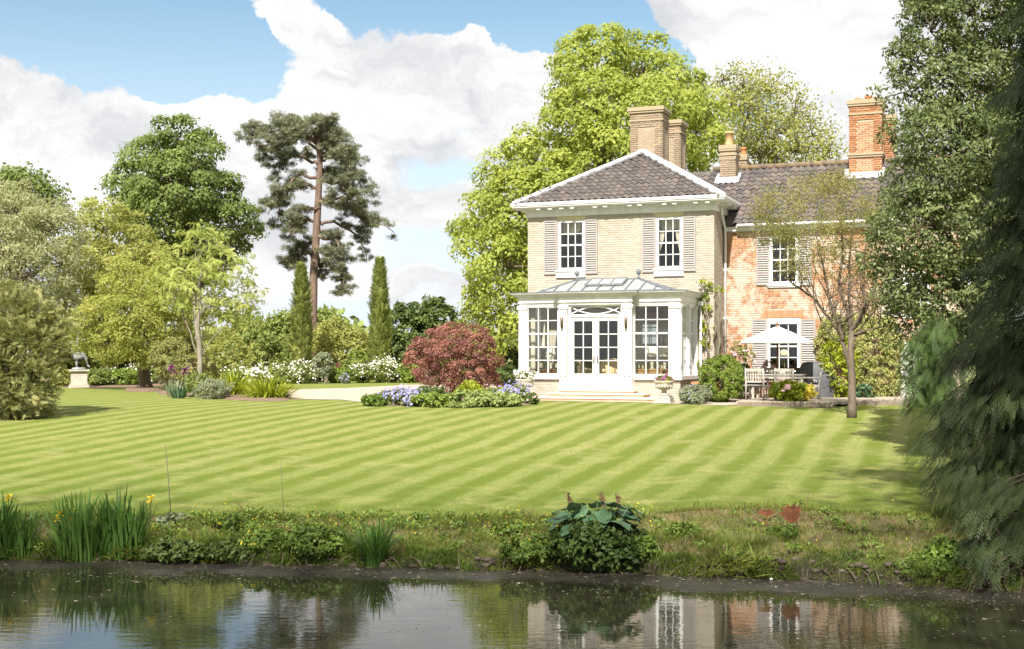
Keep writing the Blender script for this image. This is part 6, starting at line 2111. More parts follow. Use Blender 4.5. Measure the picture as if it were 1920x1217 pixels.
def strap_plant(name, label, cat, px, pyt, wpx, Y, lm_, n, seed, width=.035, group=None, spread=.5, base=None, hgt=None, flowers=(), nparts=None, twist=.4, stiff=.5, depth=.6, splay=0.0):
    """a clump of long blades from the ground; each of the largest is a part"""
    rs = np.random.default_rng(seed)
    b = ground_at(px, Y, 0) if base is None else np.asarray(base, float)
    w = wpx / 2 / F * Y
    h = (W(px, pyt, Y)[2] - b[2]) if hgt is None else hgt
    root = thing(name, label, cat, tuple(b), 0, group)
    prot = []
    for k in range(6):
        m = MB()
        L = 9
        bend = rs.uniform(.0, .5) * (1 - stiff) * 1.6 + .04
        vs = []
        for i in range(L + 1):
            u = i / L
            wd = width * (.55 + .9 * u) * (1 - u ** 3.2) * .75 + .0015
            x = bend * u ** 2.2; z = u * (1 - .35 * bend * u)
            vs += [(x - .0, -wd, z), (x + wd * .25, 0, z), (x, wd, z)]
        fs = []
        for i in range(L):
            a = i * 3
            fs += [(a, a + 1, a + 4, a + 3), (a + 1, a + 2, a + 5, a + 4)]
        m.add(vs, fs, 0, float(rs.uniform(.15, .95)), True)
        prot.append((m.mesh('leaf', lm_), vs, fs))
    rest = MB()
    ns = n if nparts is None else nparts
    for i in range(n):
        a = rs.uniform(0, 2 * PI); r = math.sqrt(rs.random())
        p = Vector((math.cos(a) * r * w * spread, math.sin(a) * r * w * spread * depth, 0))
        lean = r * (1 - spread) * w / h * .9 + rs.normal() * .05 + r * splay
        s = h * rs.uniform(.55, 1.0) * (1 - .15 * r)
        rot = Euler((0, lean, a + rs.normal() * twist))
        k = int(rs.integers(6))
        pw = p.copy(); pw.z = float(gz(b[0] + p.x, b[1] + p.y)) - b[2] if base is None else 0
        if i < ns:
            o_ = link('leaf', prot[k][0], root, pw, rot); o_.scale = (s, rs.uniform(.8, 1.2), s)
        else:
            rest.M = Matrix.Translation(pw) @ rot.to_matrix().to_4x4() @ Matrix.Diagonal((s, 1, s, 1))
            rest.add(prot[k][1], prot[k][2], 0, float(rs.uniform(.1, .95)), True)
    if rest.v: tag(rest.build('blades', lm_, root), kind='stuff')
    for (fx, fy, fm, fs_) in flowers:
        fw = W(fx, fy, Y) - b
        m = MB(); m.tube([(fw[0] * .8, 0, 0), (fw[0] * .95, 0, fw[2] * .6), (fw[0], fw[1], fw[2])], [.008, .007, .005], 5)
        m.build('flower_stem', lm_, root)
        ff = Foil()
        for k in range(6):
            a = 2 * PI * k / 6 + rs.normal() * .2
            up_ = .8 if k % 2 else -.5
            ff.scatter([(0, 0, 0), (.5, .33, .10), (1, 0, .0), (.5, -.33, .10)], LEAF_F, [fw], [(math.cos(a), math.sin(a), up_)], [(-math.cos(a) * up_, -math.sin(a) * up_, 1)], fs_, rs.random())
        ff.build('flower', fm, root)
    return root


# bed with irises at the end of the drive
strap_plant('bearded_iris', 'clump of bearded irises with dark purple flowers in front of the round shrub', 'iris', 332, 690, 60, 43, lf_grey, 70, 301, .035, flowers=[(322, 692, fl_purp, .2), (318, 689, fl_purp, .16), (346, 697, fl_purp, .2), (350, 692, fl_purp, .15), (327, 699, fl_purp, .15)], spread=.6, hgt=.75)
strap_plant('iris_leaves', 'pale blue-green iris leaves at the front corner of the bed', 'iris', 335, 705, 50, 41.5, lf_host, 46, 302, .04, spread=.5, hgt=.6)
shrub('leafy_plant', 'dark leafy plant behind the grey cushion plant', 'plant', 372, 738, 696, 50, 43, lf_mid, .09, 60, 26, 303, None)
shrub('grey_cushion', 'soft grey-green cushion plant at the front of the bed', 'plant', 398, 746, 712, 68, 41, lf_grey, .08, 110, 40, 304, tv=NARROW_V, rand=.8)
strap_plant('daylily', 'big clump of bright yellow-green arching daylily leaves in the middle of the bed', 'daylily', 438, 690, 110, 43, lf_spot, 420, 305, .032, spread=.6, hgt=1.25, stiff=.0, splay=.75, nparts=120)
strap_plant('daylily', 'daylily clump at the drive end of the bed', 'daylily', 505, 706, 96, 41, lf_spot, 360, 306, .032, spread=.6, hgt=1.05, stiff=.0, splay=.75, nparts=100)
strap_plant('daylily', 'small daylily clump behind the grey cushion plant', 'daylily', 405, 692, 66, 44.5, lf_spot, 160, 307, .032, spread=.6, hgt=1.1, stiff=.0, splay=.75, nparts=60)
shrub('white_plant', 'white flowering plant between the daylilies and the column cypress', 'plant', 480, 735, 694, 50, 47, lf_mid, .08, 60, 24, 308, None, fl_white, 110, .09)

# island bed before the garden room
IB = 'plants of the island flower bed'
lf_mant = leafmat('leaf_mantle', (0.15, 0.20, 0.05), (0.34, 0.40, 0.14), .3)
isl = [
    ('geranium', 'violet-blue geranium mound at the drive end of the island bed', 'plant', 738, 765, 733, 70, 37, lf_mid, .07, fl_blue, 420),
    ('geranium', 'second violet-blue geranium mound, under the drooping smoke bush', 'plant', 778, 766, 734, 60, 36.6, lf_mid, .07, fl_blue, 330),
    ('geranium', 'violet-blue geranium at the step end of the island bed', 'plant', 970, 762, 724, 62, 37.5, lf_mid, .07, fl_blue, 340),
    ('green_mound', 'leafy pale green mound at the outer tip of the island bed', 'plant', 702, 766, 742, 44, 36.6, lf_weed, .08, None, 0),
    ('lady_mantle', 'lime green leafy mound between the violet geraniums', 'plant', 815, 768, 740, 80, 36.2, lf_box, .09, None, 0),
    ('lady_mantle', 'pale green leafy mound in the middle of the island bed', 'plant', 872, 768, 736, 84, 36, lf_mant, .10, None, 0),
    ('lady_mantle', 'pale green leafy mound next to the step end geranium', 'plant', 935, 767, 738, 80, 36.2, lf_mant, .10, None, 0),
    ('golden_bush', 'bright golden green small bush under the smoke bush', 'bush', 882, 752, 718, 52, 41, lf_spot, .09, None, 0),
    ('dark_plant', 'dark green plant at the foot of the smoke bush', 'plant', 800, 752, 727, 80, 41.5, lf_dark, .09, None, 0),
    ('dark_plant', 'dark leafy plant between the golden bush and the urn', 'plant', 925, 752, 729, 60, 40.5, lf_mid, .09, None, 0),
    ('small_rose', 'low dusky rose plant at the corner of the stone steps', 'plant', 993, 764, 738, 30, 37.2, lf_dark, .06, fl_pink, 18),
]
for i, (nm, lab, cat_, px, pyb, pyt, w_, Y, lm_, lf_, fl, n) in enumerate(isl):
    shrub(nm, lab, cat_, px, pyb, pyt, w_, Y, lm_, lf_, 90, 34, 330 + i, IB, fl, n, .05, crk=.3, stems=False, tmu=.55)


# ------------------------------------------------------------------ urns, planters and plants near the house
def urn(px, Y, label, fl, seed, z0=0.0, s=1.0, pz0=.22):
    b = ground_at(px, Y, 0)
    u = thing('stone_urn', label, 'urn', tuple(b), -HA, 'stone urns flanking the steps')
    m = MB(); m.box(-.24, .24, -.24, .24, .041, pz0 - .05); m.box(-.27, .27, -.27, .27, .0, .04); m.box(-.20, .20, -.20, .20, pz0 - .049, pz0); m.build('plinth', stone, u)
    m = MB()
    pr = [(.16, pz0), (.17, pz0 + .04), (.08, pz0 + .08), (.07, pz0 + .15), (.12, pz0 + .18), (.24, pz0 + .24), (.27, pz0 + .31), (.25, pz0 + .36), (.30, pz0 + .40), (.30, pz0 + .44), (.25, pz0 + .44), (.22, pz0 + .38)]
    m.lathe(pr, (0, 0, 0), 24)
    for k in range(16):
        a = 2 * PI * k / 16
        m.tube([(.13 * math.cos(a), .13 * math.sin(a), pz0 + .185), (.25 * math.cos(a), .25 * math.sin(a), pz0 + .245), (.275 * math.cos(a), .275 * math.sin(a), pz0 + .31)], [.015, .028, .015], 5)
    m.build('bowl', stone, u)
    pb = np.array([b[0], b[1], b[2] + pz0 + .40])
    return pb


pb = urn(1245, 38.0, 'pale stone urn with pansies on a plinth beside the garden steps and lavender', None, 1)
shrub('urn_pansies', 'violet and yellow pansies planted in the urn beside the lavender', 'plant', 0, 12, 0, 30, 38.0, lf_mid, .05, 60, 20, 361, None, fl_purp, 40, .055, base=pb, stems=False)
shrub('urn_trailing_plant', 'golden trailing plant spilling from the rim of the pansy urn', 'plant', 0, 14, 0, 36, 37.95, fl_yel2, .04, 40, 12, 362, None, base=pb + np.array([0, -.03, -.04]), stems=False)
pb = urn(984, 39.6, 'stone urn with white flowers half hidden by the violet geranium', None, 2)
shrub('urn_flowers', 'white and pink flowers planted in the half hidden urn', 'plant', 0, 18, 0, 36, 39.6, lf_mid, .05, 60, 16, 363, None, fl_white, 120, .07, base=pb, stems=False)

pbx = thing('planter_box', 'square terracotta coloured planter box behind the lavender', 'planter', HW(.62, .9, 0), -HA)
m = MB()
m.box(-.36, .36, -.36, .36, .03, .52); m.box(-.40, .40, -.40, .40, .521, .58); m.box(-.38, .38, -.38, .38, 0, .029)
m.build('box', terra, pbx)
m = MB(); m.box(-.33, .33, -.33, .33, .581, .60); m.build('compost', soil, pbx)
lv = shrub('lavender_bush', 'rounded silvery lavender bush in front of the planter box', 'bush', 1302, 752, 724, 54, 37.5, lf_grey, .10, 160, 40, 371, None, fl_blue, 60, .03, tv=NARROW_V, rand=.5, up=.2, crk=.2)
shrub('clipped_bush', 'dense clipped round green bush between the planter box and the teak chairs', 'bush', 1350, 747, 667, 84, 38.6, lf_box, .045, 460, 60, 372, None, crk=.16, rand=.7)

# wisteria stems on the side of the house
wis = thing('wisteria', 'bare twisting wisteria stems climbing the side wall of the cream house', 'climber', HW(XR + .12, VM + .9, 0), -HA)
rs = np.random.default_rng(381)


def onwall(px, py, v): return np.array([A(px, v), v, Zz(px, py, v)])


wo_ = np.array([XR + .12, VM + .9, 0])
lv_pts = []
for pts, r in (([(1336, 745), (1338, 700), (1332, 660), (1338, 620), (1336, 580), (1330, 545)], .05), ([(1340, 745), (1345, 690), (1350, 640), (1346, 590), (1350, 560), (1346, 535)], .045), ([(1330, 690), (1320, 670), (1318, 630), (1322, 590), (1316, 556)], .03), ([(1345, 690), (1354, 660), (1352, 620), (1356, 580)], .025), ([(1338, 640), (1346, 610), (1340, 570), (1344, 540)], .03), ([(1336, 700), (1324, 640), (1328, 600), (1322, 560)], .03), ([(1350, 700), (1346, 650), (1340, 600), (1348, 570)], .03), ([(1338, 720), (1330, 680), (1326, 650)], .04)):
    v = VM - .25 + rs.uniform(-.3, .5)
    P_ = [onwall(px, py, v) - wo_ + rs.normal(size=3) * .03 for px, py in pts]
    m = MB(); m.tube(P_, [r * (1 - .12 * i) for i in range(len(P_))], 7); m.build('stem', barkl, wis)
    lv_pts += P_[2:]
f = Foil()
Cw = np.array([onwall(px, py, VM - .1) - wo_ + rs.normal(size=3) * .05 for px, py in ((1325, 540), (1322, 556), (1330, 580), (1320, 578), (1318, 610), (1326, 612), (1322, 640), (1320, 655), (1316, 680), (1342, 545), (1328, 530), (1322, 690))])
leafy(f, Cw, unit(rs.normal(size=Cw.shape) + np.array([0, -1, .3])), 46, .17, .10, rs)
f.build('leaves', lf_spot, wis)

shrub('climbing_rose', 'pink flowering climbing rose between the wisteria and the shutter of the wing', 'climber', 1384, 745, 636, 60, 41.2, lf_mid, .07, 110, 20, 383, None, fl_pink, 70, .09, depth=.4, rand=.8, lump=.1)
shrub('shade_plant', 'dark leafy plant below the climbing rose', 'plant', 1395, 746, 680, 44, 40.6, lf_dark, .09, 60, 24, 384, depth=.5)
# variegated ivy and laurel against the wing
rs = np.random.default_rng(385)
iv = thing('variegated_ivy', 'thick cream-variegated climber covering the wing wall beside the white door', 'climber', HW(A(1640, VW - .3), VW - .3, .1), -HA)
lmL = []
for (px, py, r) in ((1565, 620, 28), (1610, 618, 30), (1655, 625, 30), (1640, 660, 38), (1600, 660, 30), (1560, 665, 24), (1655, 700, 32), (1620, 700, 26), (1640, 728, 22), (1665, 728, 18), (1548, 640, 16), (1675, 650, 16)):
    a_, z_ = A(px, VW - .25), Zz(px, py, VW - .25)
    k = r / F * 40
    c = HW(a_, VW - .22, z_)
    lmL.append((c[0], c[1], c[2], k * 1.1, k * .7, k * 1.1))
C, D = clumps(lmL, 700, rs, .6, 1.0, .8)
f = Foil(); leafy(f, C, D, 44, .16, .065, rs, up=.1, rand=.6, tleaf=.28, shell=1)
o_ = np.array(iv.location)
me = f.mesh('leaves', lf_var, o_)
lo_ = link('leaves', me, iv); lo_.rotation_euler = (0, 0, HA)
m = MB()
for k in range(6): m.tube([(rs.uniform(-1.2, 1.0), .1, 0), (rs.uniform(-1.2, 1), .15, .9), (rs.uniform(-1.2, 1), .15, 2.0)], [.03, .02, .01], 5)
m.build('stems', bark, iv)
shrub('laurel_bush', 'bright yellow-green spotted laurel behind the young tree trunk', 'bush', 1570, 742, 632, 66, 39.6, lf_spot, .17, 100, 14, 386, None, crk=.25, tv=[(0, 0, 0), (.5, .2, .05), (1, 0, -.1), (.5, -.2, .05)], droop=.6) if False else \
    shrub('laurel_bush', 'bright yellow-green spotted laurel behind the young tree trunk', 'bush', 1570, 742, 632, 66, 39.6, lf_spot, .17, 100, 14, 386, None, crk=.25, tv=[(0, 0, 0), (.5, .2, .05), (1, 0, -.1), (.5, -.2, .05)])
shrub('hosta_plant', 'pale grey-green leafy plant at the foot of the variegated climber', 'plant', 1622, 746, 722, 28, 39.4, lf_host, .14, 24, 10, 387)

# ------------------------------------------------------------------ patio furniture
def garden_chair(name, label, pxy, rz, cush=True, mm=None, group='teak chairs round the patio table'):
    mm = mm or wood
    c = thing(name, label, 'chair', (pxy[0], pxy[1], pz), rz, group)
    for sx in (-1, 1):
        m = MB(); m.bar((sx * .26, -.24, 0), (sx * .26, -.24, .62), .055, .055); m.build('leg', mm, c)
        m = MB(); m.tube([(sx * .26, .25, 0), (sx * .26, .25, .42), (sx * .26, .33, .92)], [.032, .032, .026], 4); m.build('leg', mm, c)
        m = MB(); m.box(sx * .26 - .04, sx * .26 + .04, -.28, .27, .621, .65); m.build('armrest', mm, c)
        m = MB(); m.box(sx * .26 - .018, sx * .26 + .018, -.21, .22, .12, .17); m.box(sx * .26 - .018, sx * .26 + .018, -.21, .22, .36, .42); m.build('side_rail', mm, c)
    for k in range(6):
        m = MB(); y = -.25 + k * .085; m.box(-.25, .25, y, y + .07, .421, .44); m.build('seat_slat', mm, c)
    m = MB(); m.box(-.23, .23, -.255, -.225, .35, .42); m.build('front_rail', mm, c)
    m = MB(); m.bar((-.235, .32, .87), (.235, .32, .87), .03, .085); m.bar((-.235, .272, .53), (.235, .272, .53), .03, .05); m.build('back_rail', mm, c)
    for k in range(6):
        m = MB(); x = -.185 + k * .074; m.bar((x, .276, .556), (x, .314, .828), .035, .018, up=(0, 1, 0)); m.build('back_slat', mm, c)
    return c


def seat_cushion(c, label):
    m = MB()
    m.box(-.23, .23, -.22, .24, .0, .05)
    o_ = m.build('seat_cushion', navy)
    o_.location = (c.location.x, c.location.y, pz + .442); o_.rotation_euler = c.rotation_euler
    tag(o_, label, 'cushion', 'navy seat cushions')


def atp(px, v): return HW(A(px, v), v)[:2]


tbl = thing('patio_table', 'long weathered teak table under the white parasol', 'table', (*atp(1458, .9), pz), -HA)
for k in range(9):
    m = MB(); y = -.44 + k * .1; m.box(-.8, .8, y, y + .09, .70, .73); m.build('table_slat', wood, tbl)
m = MB(); m.box(-.76, .76, -.40, -.36, .60, .699); m.box(-.76, .76, .36, .40, .60, .699); m.box(-.76, -.72, -.359, .359, .60, .699); m.box(.72, .76, -.359, .359, .60, .699); m.build('apron', wood, tbl)
for sx in (-1, 1):
    for sy in (-1, 1):
        m = MB(); m.bar((sx * .70, sy * .33, 0), (sx * .70, sy * .33, .6), .07, .07); m.build('leg', wood, tbl)
c1 = garden_chair('garden_chair', 'teak chair at the bush end of the table, its slatted back turned to the lawn', atp(1419, -.55), R(180 - 24))
c2 = garden_chair('garden_chair', 'teak chair standing side-on at the bush end of the table', atp(1402, .75), R(90 - 26))
c3 = garden_chair('garden_chair', 'teak chair in front of the table behind the pink flowered plant', atp(1470, -.35), R(180 - 12))
c4 = garden_chair('garden_chair', 'darker brown slatted chair on the house side near the covered barbecue', atp(1490, 1.9), R(-15), mm=wood2)
c5 = garden_chair('garden_chair', 'teak chair standing side-on beside the covered barbecue', atp(1519, .5), R(-90 - 14))
c6 = garden_chair('garden_chair', 'teak chair on the house side of the table next to the parasol pole', atp(1440, 2.0), R(-20))
for c, lab in ((c1, 'navy cushion on the chair with its back to the lawn'), (c2, 'navy cushion on the side-on chair at the bush end'), (c3, 'navy cushion on the chair behind the pink flowered plant'), (c5, 'navy cushion on the chair beside the covered barbecue')):
    seat_cushion(c, lab)
um = thing('parasol', 'white square canvas parasol with wooden pole over the patio table', 'parasol', (*atp(1457.5, .9), pz), -HA + R(8))
vU = .9
zt_, zc0 = Zz(1457, 613, vU) - pz + .02, Zz(1457, 642, vU) - pz
m = MB(); m.tube([(0, 0, 0), (0, 0, zt_ + .04)], .026, 10); m.build('pole', wood2, um)
m = MB(); m.lathe([(.05, zt_ - .02), (.06, zt_ + .02), (.025, zt_ + .05), (.035, zt_ + .09), (.012, zt_ + .14)], (0, 0, 0), 10); m.build('finial', wood2, um)
m = MB()
hw_ = 1.06
nseg = 8
cor = [(-hw_, -hw_), (hw_, -hw_), (hw_, hw_), (-hw_, hw_)]
for k in range(4):
    p0, p1 = cor[k], cor[(k + 1) % 4]
    vs, fs = [], []
    for j in range(nseg + 1):
        u = j / nseg
        for i in range(nseg + 1):
            w_ = i / nseg
            ex, ey = p0[0] + (p1[0] - p0[0]) * w_, p0[1] + (p1[1] - p0[1]) * w_
            sag = .05 * math.sin(PI * u) * math.sin(PI * w_) + .03 * u * math.sin(PI * w_)
            vs.append((ex * u, ey * u, zt_ - (zt_ - zc0) * u ** 1.08 + sag * (-.6)))
    for j in range(nseg):
        for i in range(nseg):
            a = j * (nseg + 1) + i
            fs.append((a, a + nseg + 1, a + nseg + 2, a + 1))
    b0 = len(vs)
    vs += [(x, y, z - .012) for x, y, z in vs]
    fs += [tuple(b0 + q_ for q_ in f_[::-1]) for f_ in fs]
    m.add(vs, fs, 0, .5, True)
m.build('canopy', canvas, um)
for k in range(8):
    a = cor[k // 2] if k % 2 == 0 else tuple((np.array(cor[k // 2]) + np.array(cor[(k // 2 + 1) % 4])) / 2)
    m = MB(); m.bar((0, 0, zt_ - .06), (a[0] * .97, a[1] * .97, zc0 - .02), .018, .022); m.build('rib', wood2, um)
m = MB(); m.tube([(.06, -.04, 1.55), (.09, -.05, 1.42)], .012, 6); m.build('crank_cord', canvas, um)
# barbecue under its cover
bb = thing('covered_barbecue', 'barbecue under a dark grey fitted cover with a white oval mark', 'barbecue', (*atp(1526, 2.2), pz), -HA + R(4))
m = MB()
prof = [(0, .62, .36, 1.0), (.35, .63, .36, 1), (.62, .64, .35, 1), (.76, .60, .33, 1), (.86, .45, .30, 1), (1.0, .38, .27, 1), (1.08, .32, .22, 1), (1.10, .2, .14, 1)]
n = 28
vs, fs = [], []
for j, (z, rx_, ry_, _) in enumerate(prof):
    for k in range(n):
        a = 2 * PI * k / n
        ca, sa = math.cos(a), math.sin(a)
        e = 5.0
        rr = (abs(ca) ** e + abs(sa) ** e) ** (-1 / e)
        fold = 1 + (.02 * math.sin(9 * a + z * 4) + .012 * math.sin(17 * a)) * (1 - z / 1.3)
        vs.append((rx_ * rr * ca * fold, ry_ * rr * sa * fold, z))
for j in range(len(prof) - 1):
    for k in range(n):
        fs.append((j * n + k, j * n + (k + 1) % n, (j + 1) * n + (k + 1) % n, (j + 1) * n + k))
fs.append(tuple((len(prof) - 1) * n + k for k in range(n)))
m.add(vs, fs, 0, .5, True)
m.build('cover', cover_m, bb)
m = MB()
pts = [(-.05 + .16 * math.cos(a), -.372, .50 + .058 * math.sin(a)) for a in np.linspace(0, 2 * PI, 33)]
for i in range(32): m.bar(pts[i], pts[i + 1], .008, .012, up=(0, 1, 0))
for k in range(4):
    x = -.14 + k * .06
    m.bar((x, -.372, .475), (x, -.372, .525), .008, .012, up=(0, 1, 0)); m.bar((x, -.372, .525), (x + .03, -.372, .52), .008, .012, up=(0, 1, 0))
m.build('oval_mark', white, bb)
b_ = atp(1480, -1.25)
shrub('peony_plant', 'green leafy plant with pink flowers growing at the patio edge', 'plant', 1478, 756, 722, 70, 36.6, lf_spot, .12, 90, 26, 401, None, fl_pink, 6, .14, base=(b_[0], b_[1], pz))
b_ = atp(1512, -1.2)
shrub('golden_plant', 'small golden yellow spiky plant beside the pink flowered plant', 'plant', 1520, 756, 726, 30, 36.6, fl_yel2, .14, 40, 16, 402, None, base=(b_[0], b_[1], pz), tv=NARROW_V, up=.1)
b_ = atp(1446, 1.6)
shrub('pot_flowers', 'pink and white flowers on the far side of the patio table', 'plant', 1446, 742, 696, 34, 39.2, lf_mid, .05, 40, 12, 403, None, fl_pink, 60, .07, base=(b_[0], b_[1], pz + .45), stems=False)
pt_ = thing('flower_pot', 'terracotta pot on a stand holding the pink and white flowers', 'pot', (b_[0], b_[1], pz), 0)
m = MB(); m.lathe([(.15, 0), (.2, .40), (.23, .41), (.23, .47), (.19, .47), (.18, .42)], (0, 0, 0), 16); m.build('pot', terra, pt_)

# ------------------------------------------------------------------ statue
sb_ = ground_at(148, 55, 0)
ped = thing('pedestal', 'pale stone pedestal standing on the lawn edge under the statue', 'pedestal', tuple(sb_), R(20))
m = MB(); m.box(-.42, .42, -.42, .42, 0, .10); m.box(-.38, .38, -.38, .38, .101, .17); m.build('base', stone, ped)
m = MB(); m.box(-.33, .33, -.33, .33, .171, .66); m.build('die', stone, ped)
m = MB(); m.box(-.37, .37, -.37, .37, .661, .71); m.box(-.42, .42, -.42, .42, .711, .78); m.build('cap', stone, ped)
st = thing('statue', 'grey lead statue of a draped figure stepping forward, head lost in the leaves', 'statue', (sb_[0], sb_[1], sb_[2] + .781), R(20))
m = MB(); m.lathe([(.30, 0), (.29, .06), (.22, .09)], (0, 0, 0), 14); m.build('base', statue_m, st)
m = MB()
m.tube([(-.08, .02, .08), (-.09, .0, .30), (-.07, .0, .52), (-.06, .02, .72)], [.045, .06, .07, .09], 10)
m.tube([(.36, -.10, .16), (.30, -.08, .40), (.20, -.12, .62), (.02, .0, .74)], [.035, .055, .075, .10], 10)
m.tube([(-.06, .03, .09), (-.10, -.12, .085)], [.05, .03], 8); m.tube([(.35, -.09, .18), (.44, -.18, .10)], [.045, .025], 8)
n = 26
vs, fs = [], []
for j, (z, rx_, ry_, cx_) in enumerate(((.50, .27, .20, .06), (.60, .26, .19, .05), (.74, .22, .17, .02), (.88, .16, .13, -.01), (1.0, .15, .11, -.02), (1.15, .19, .13, -.01), (1.28, .20, .12, 0), (1.36, .10, .09, 0), (1.42, .055, .055, 0))):
    for k in range(n):
        a = 2 * PI * k / n
        fo = 1 + .09 * math.sin(a * 7 + z * 6) * max(0, (1.0 - z) / .5)
        vs.append((cx_ + rx_ * math.cos(a) * fo, ry_ * math.sin(a) * fo, z - .08 * max(0, math.cos(a + 2.4)) * (j == 0)))
for j in range(8):
    for k in range(n): fs.append((j * n + k, j * n + (k + 1) % n, (j + 1) * n + (k + 1) % n, (j + 1) * n + k))
fs.append(tuple(range(n - 1, -1, -1))); fs.append(tuple(8 * n + k for k in range(n)))
m.add(vs, fs, 0, .5, True)
m.ball((0, -.01, 1.53), (.085, .10, .12), 14, 10)
m.tube([(-.18, 0, 1.30), (-.28, -.04, 1.10), (-.20, -.16, .95)], [.06, .05, .035], 8); m.tube([(.18, 0, 1.30), (.32, -.02, 1.22), (.40, -.10, 1.38)], [.06, .05, .035], 8)
m.tube([(-.20, .05, 1.32), (-.24, .12, .9), (-.26, .10, .55)], [.03, .08, .05], 8)
m.build('figure', statue_m, st)

# ------------------------------------------------------------------ pond bank planting
def bank_at(px, py_base):
    """where the view line through this photo position meets the bank or the lawn"""
    for Y in np.arange(12.5, 24, .02):
        X = (px - 960) / F * Y
        if float(gz(X, Y)) >= CH + (HY - py_base) / F * Y: break
    return np.array([X, Y, float(gz(X, Y))])


rs = np.random.default_rng(500)
for k, (px, pyb, w_, h_, n, lab, fl) in enumerate((
        (150, 1052, 120, 1.12, 170, 'tall dense clump of yellow flag iris leaves at the water edge', [(112, 964, fl_yel, .07), (135, 976, fl_yel, .06), (230, 969, fl_yel, .07), (107, 975, fl_yel, .05)]),
        (228, 1050, 110, 1.08, 160, 'flag iris clump with one raised yellow flower over the lawn', [(283, 937, fl_yel, .09), (137, 958, fl_yel, .06)]),
        (0, 1045, 60, 1.05, 90, 'flag iris clump cut by the edge of the view', [(16, 935, fl_yel, .09)]),
        (40, 1045, 60, .85, 70, 'shorter iris clump between the two tall iris clumps', []))):
    b = bank_at(px, pyb)
    strap_plant('flag_iris', lab, 'iris', px, 0, w_, b[1], lf_iris, n, 501 + k, .020, 'flag irises on the pond bank',   .72, base=b - np.array([0, 0, .05]), hgt=h_, flowers=fl, stiff=.6, twist=.9, nparts=n, depth=.35)
b = bank_at(702, 1062)
strap_plant('sedge_tuft', 'single bright green tuft of sedge at the water edge', 'sedge', 702, 0, 92, b[1], lf_iris, 190, 520, .011, None, .35, base=b - np.array([0, 0, .03]), hgt=.78, stiff=.15, twist=.5, nparts=190, depth=.6)

# big leaved plant
b = bank_at(1115, 1045)
hp = thing('butterbur', 'big dark plant with broad blue-green drooping leaves on the pond bank', 'plant', tuple(b))
rs = np.random.default_rng(530)


def big_leaf(w_, L_, seed):
    r = np.random.default_rng(seed)
    m = MB()
    nx, ny = 6, 9
    vs, fs = [], []
    for j in range(ny + 1):
        u = j / ny
        wd = w_ * math.sin(PI * min(1, (u * .93 + .10))) ** .7 * (1 - .15 * u)
        for i in range(nx + 1):
            s = (i / nx - .5) * 2
            vs.append((u * L_ - .12 * L_ * abs(s) * (1 - u) * 1.1, s * wd, -.22 * L_ * u * u + .10 * w_ * abs(s) + .012 * math.sin(9 * u + 3 * s + seed) - .16 * w_ * s * s * u))
    for j in range(ny):
        for i in range(nx): a = j * (nx + 1) + i; fs.append((a, a + nx + 1, a + nx + 2, a + 1))
    m.add(vs, fs, 0, float(r.uniform(.2, .9)), True)
    return m.mesh('leaf', lf_host)


blv = [big_leaf(.085, .20, 1), big_leaf(.10, .22, 2), big_leaf(.07, .17, 3), big_leaf(.095, .25, 4)]
spots = [(1080, 975, 1.0, 200), (1068, 968, .9, 190), (1112, 968, 1.1, 250), (1145, 972, 1.1, 300), (1130, 958, .9, 280), (1160, 958, 1.0, 330), (1172, 968, .8, 340), (1150, 945, .8, 20), (1120, 942, .9, 80), (1090, 945, .9, 120), (1085, 957, 1.0, 170), (1100, 952, .8, 200), (1135, 945, .8, 60), (1070, 985, .7, 230), (1165, 978, .8, 310),
         (1140, 962, 1.0, 270), (1105, 960, .9, 260), (1178, 952, .7, 0), (1060, 955, .7, 160), (1125, 975, .8, 270), (1095, 980, .8, 240), (1150, 985, .8, 290), (1078, 998, .6, 210), (1115, 990, .7, 270), (1165, 1000, .6, 320), (1050, 975, .6, 185)]
for i, (px, py, s, ang) in enumerate(spots):
    Yl = b[1] + rs.uniform(-.25, .25)
    c = W(px, py, Yl) - b
    o_ = link('leaf', blv[i % 4], hp, c, (rs.normal() * .2, R(18) + rs.normal() * .2, R(ang) + rs.normal() * .2)); o_.scale = (s * 1.45,) * 3
    st_m = MB(); st_m.tube([(c[0] * .25, c[1] * .3, 0), (c[0] * .6, c[1] * .6, c[2] * .6), tuple(c)], [.012, .010, .008], 5); st_m.build('leaf_stalk', lf_host, hp)
for (px, py) in ((1065, 935), (1127, 932), (1157, 937)):
    c0 = W(px + 8, py + 38, b[1] + .2) - b; c1 = W(px, py - 8, b[1] + .2) - b
    m = MB(); m.tube([tuple(c0), tuple((c0 + c1) / 2), tuple(c1)], [.008, .008, .006], 5); m.build('flower_stem', fl_brown, hp)
    ff = Foil()
    n = 60
    u = rs.random(n)
    P_ = c0 + (c1 - c0) * (.45 + .55 * u)[:, None] + rs.normal(size=(n, 3)) * .014
    ff.scatter(LEAF_V, LEAF_F, P_, rs.normal(size=(n, 3)) + np.array([0, 0, .5]), rs.normal(size=(n, 3)), .035, rs.random(n)); ff.build('seed_head', fl_brown, hp)


def weed(name, label, px, pyb, wpx, hgt, lm_, leaf, ncl, per, seed, flowers=None, nfl=0, fls=.03, group=None, tv=LEAF_V):
    b = bank_at(px, pyb)
    pyt = pyb - hgt * F / b[1]
    return shrub(name, label, 'plant', px, pyb, pyt, wpx, b[1], lm_, leaf, ncl, per, seed, group, flowers, nfl // 2, fls, base=b, stems=False, crk=.28, tv=tv, depth=.7)


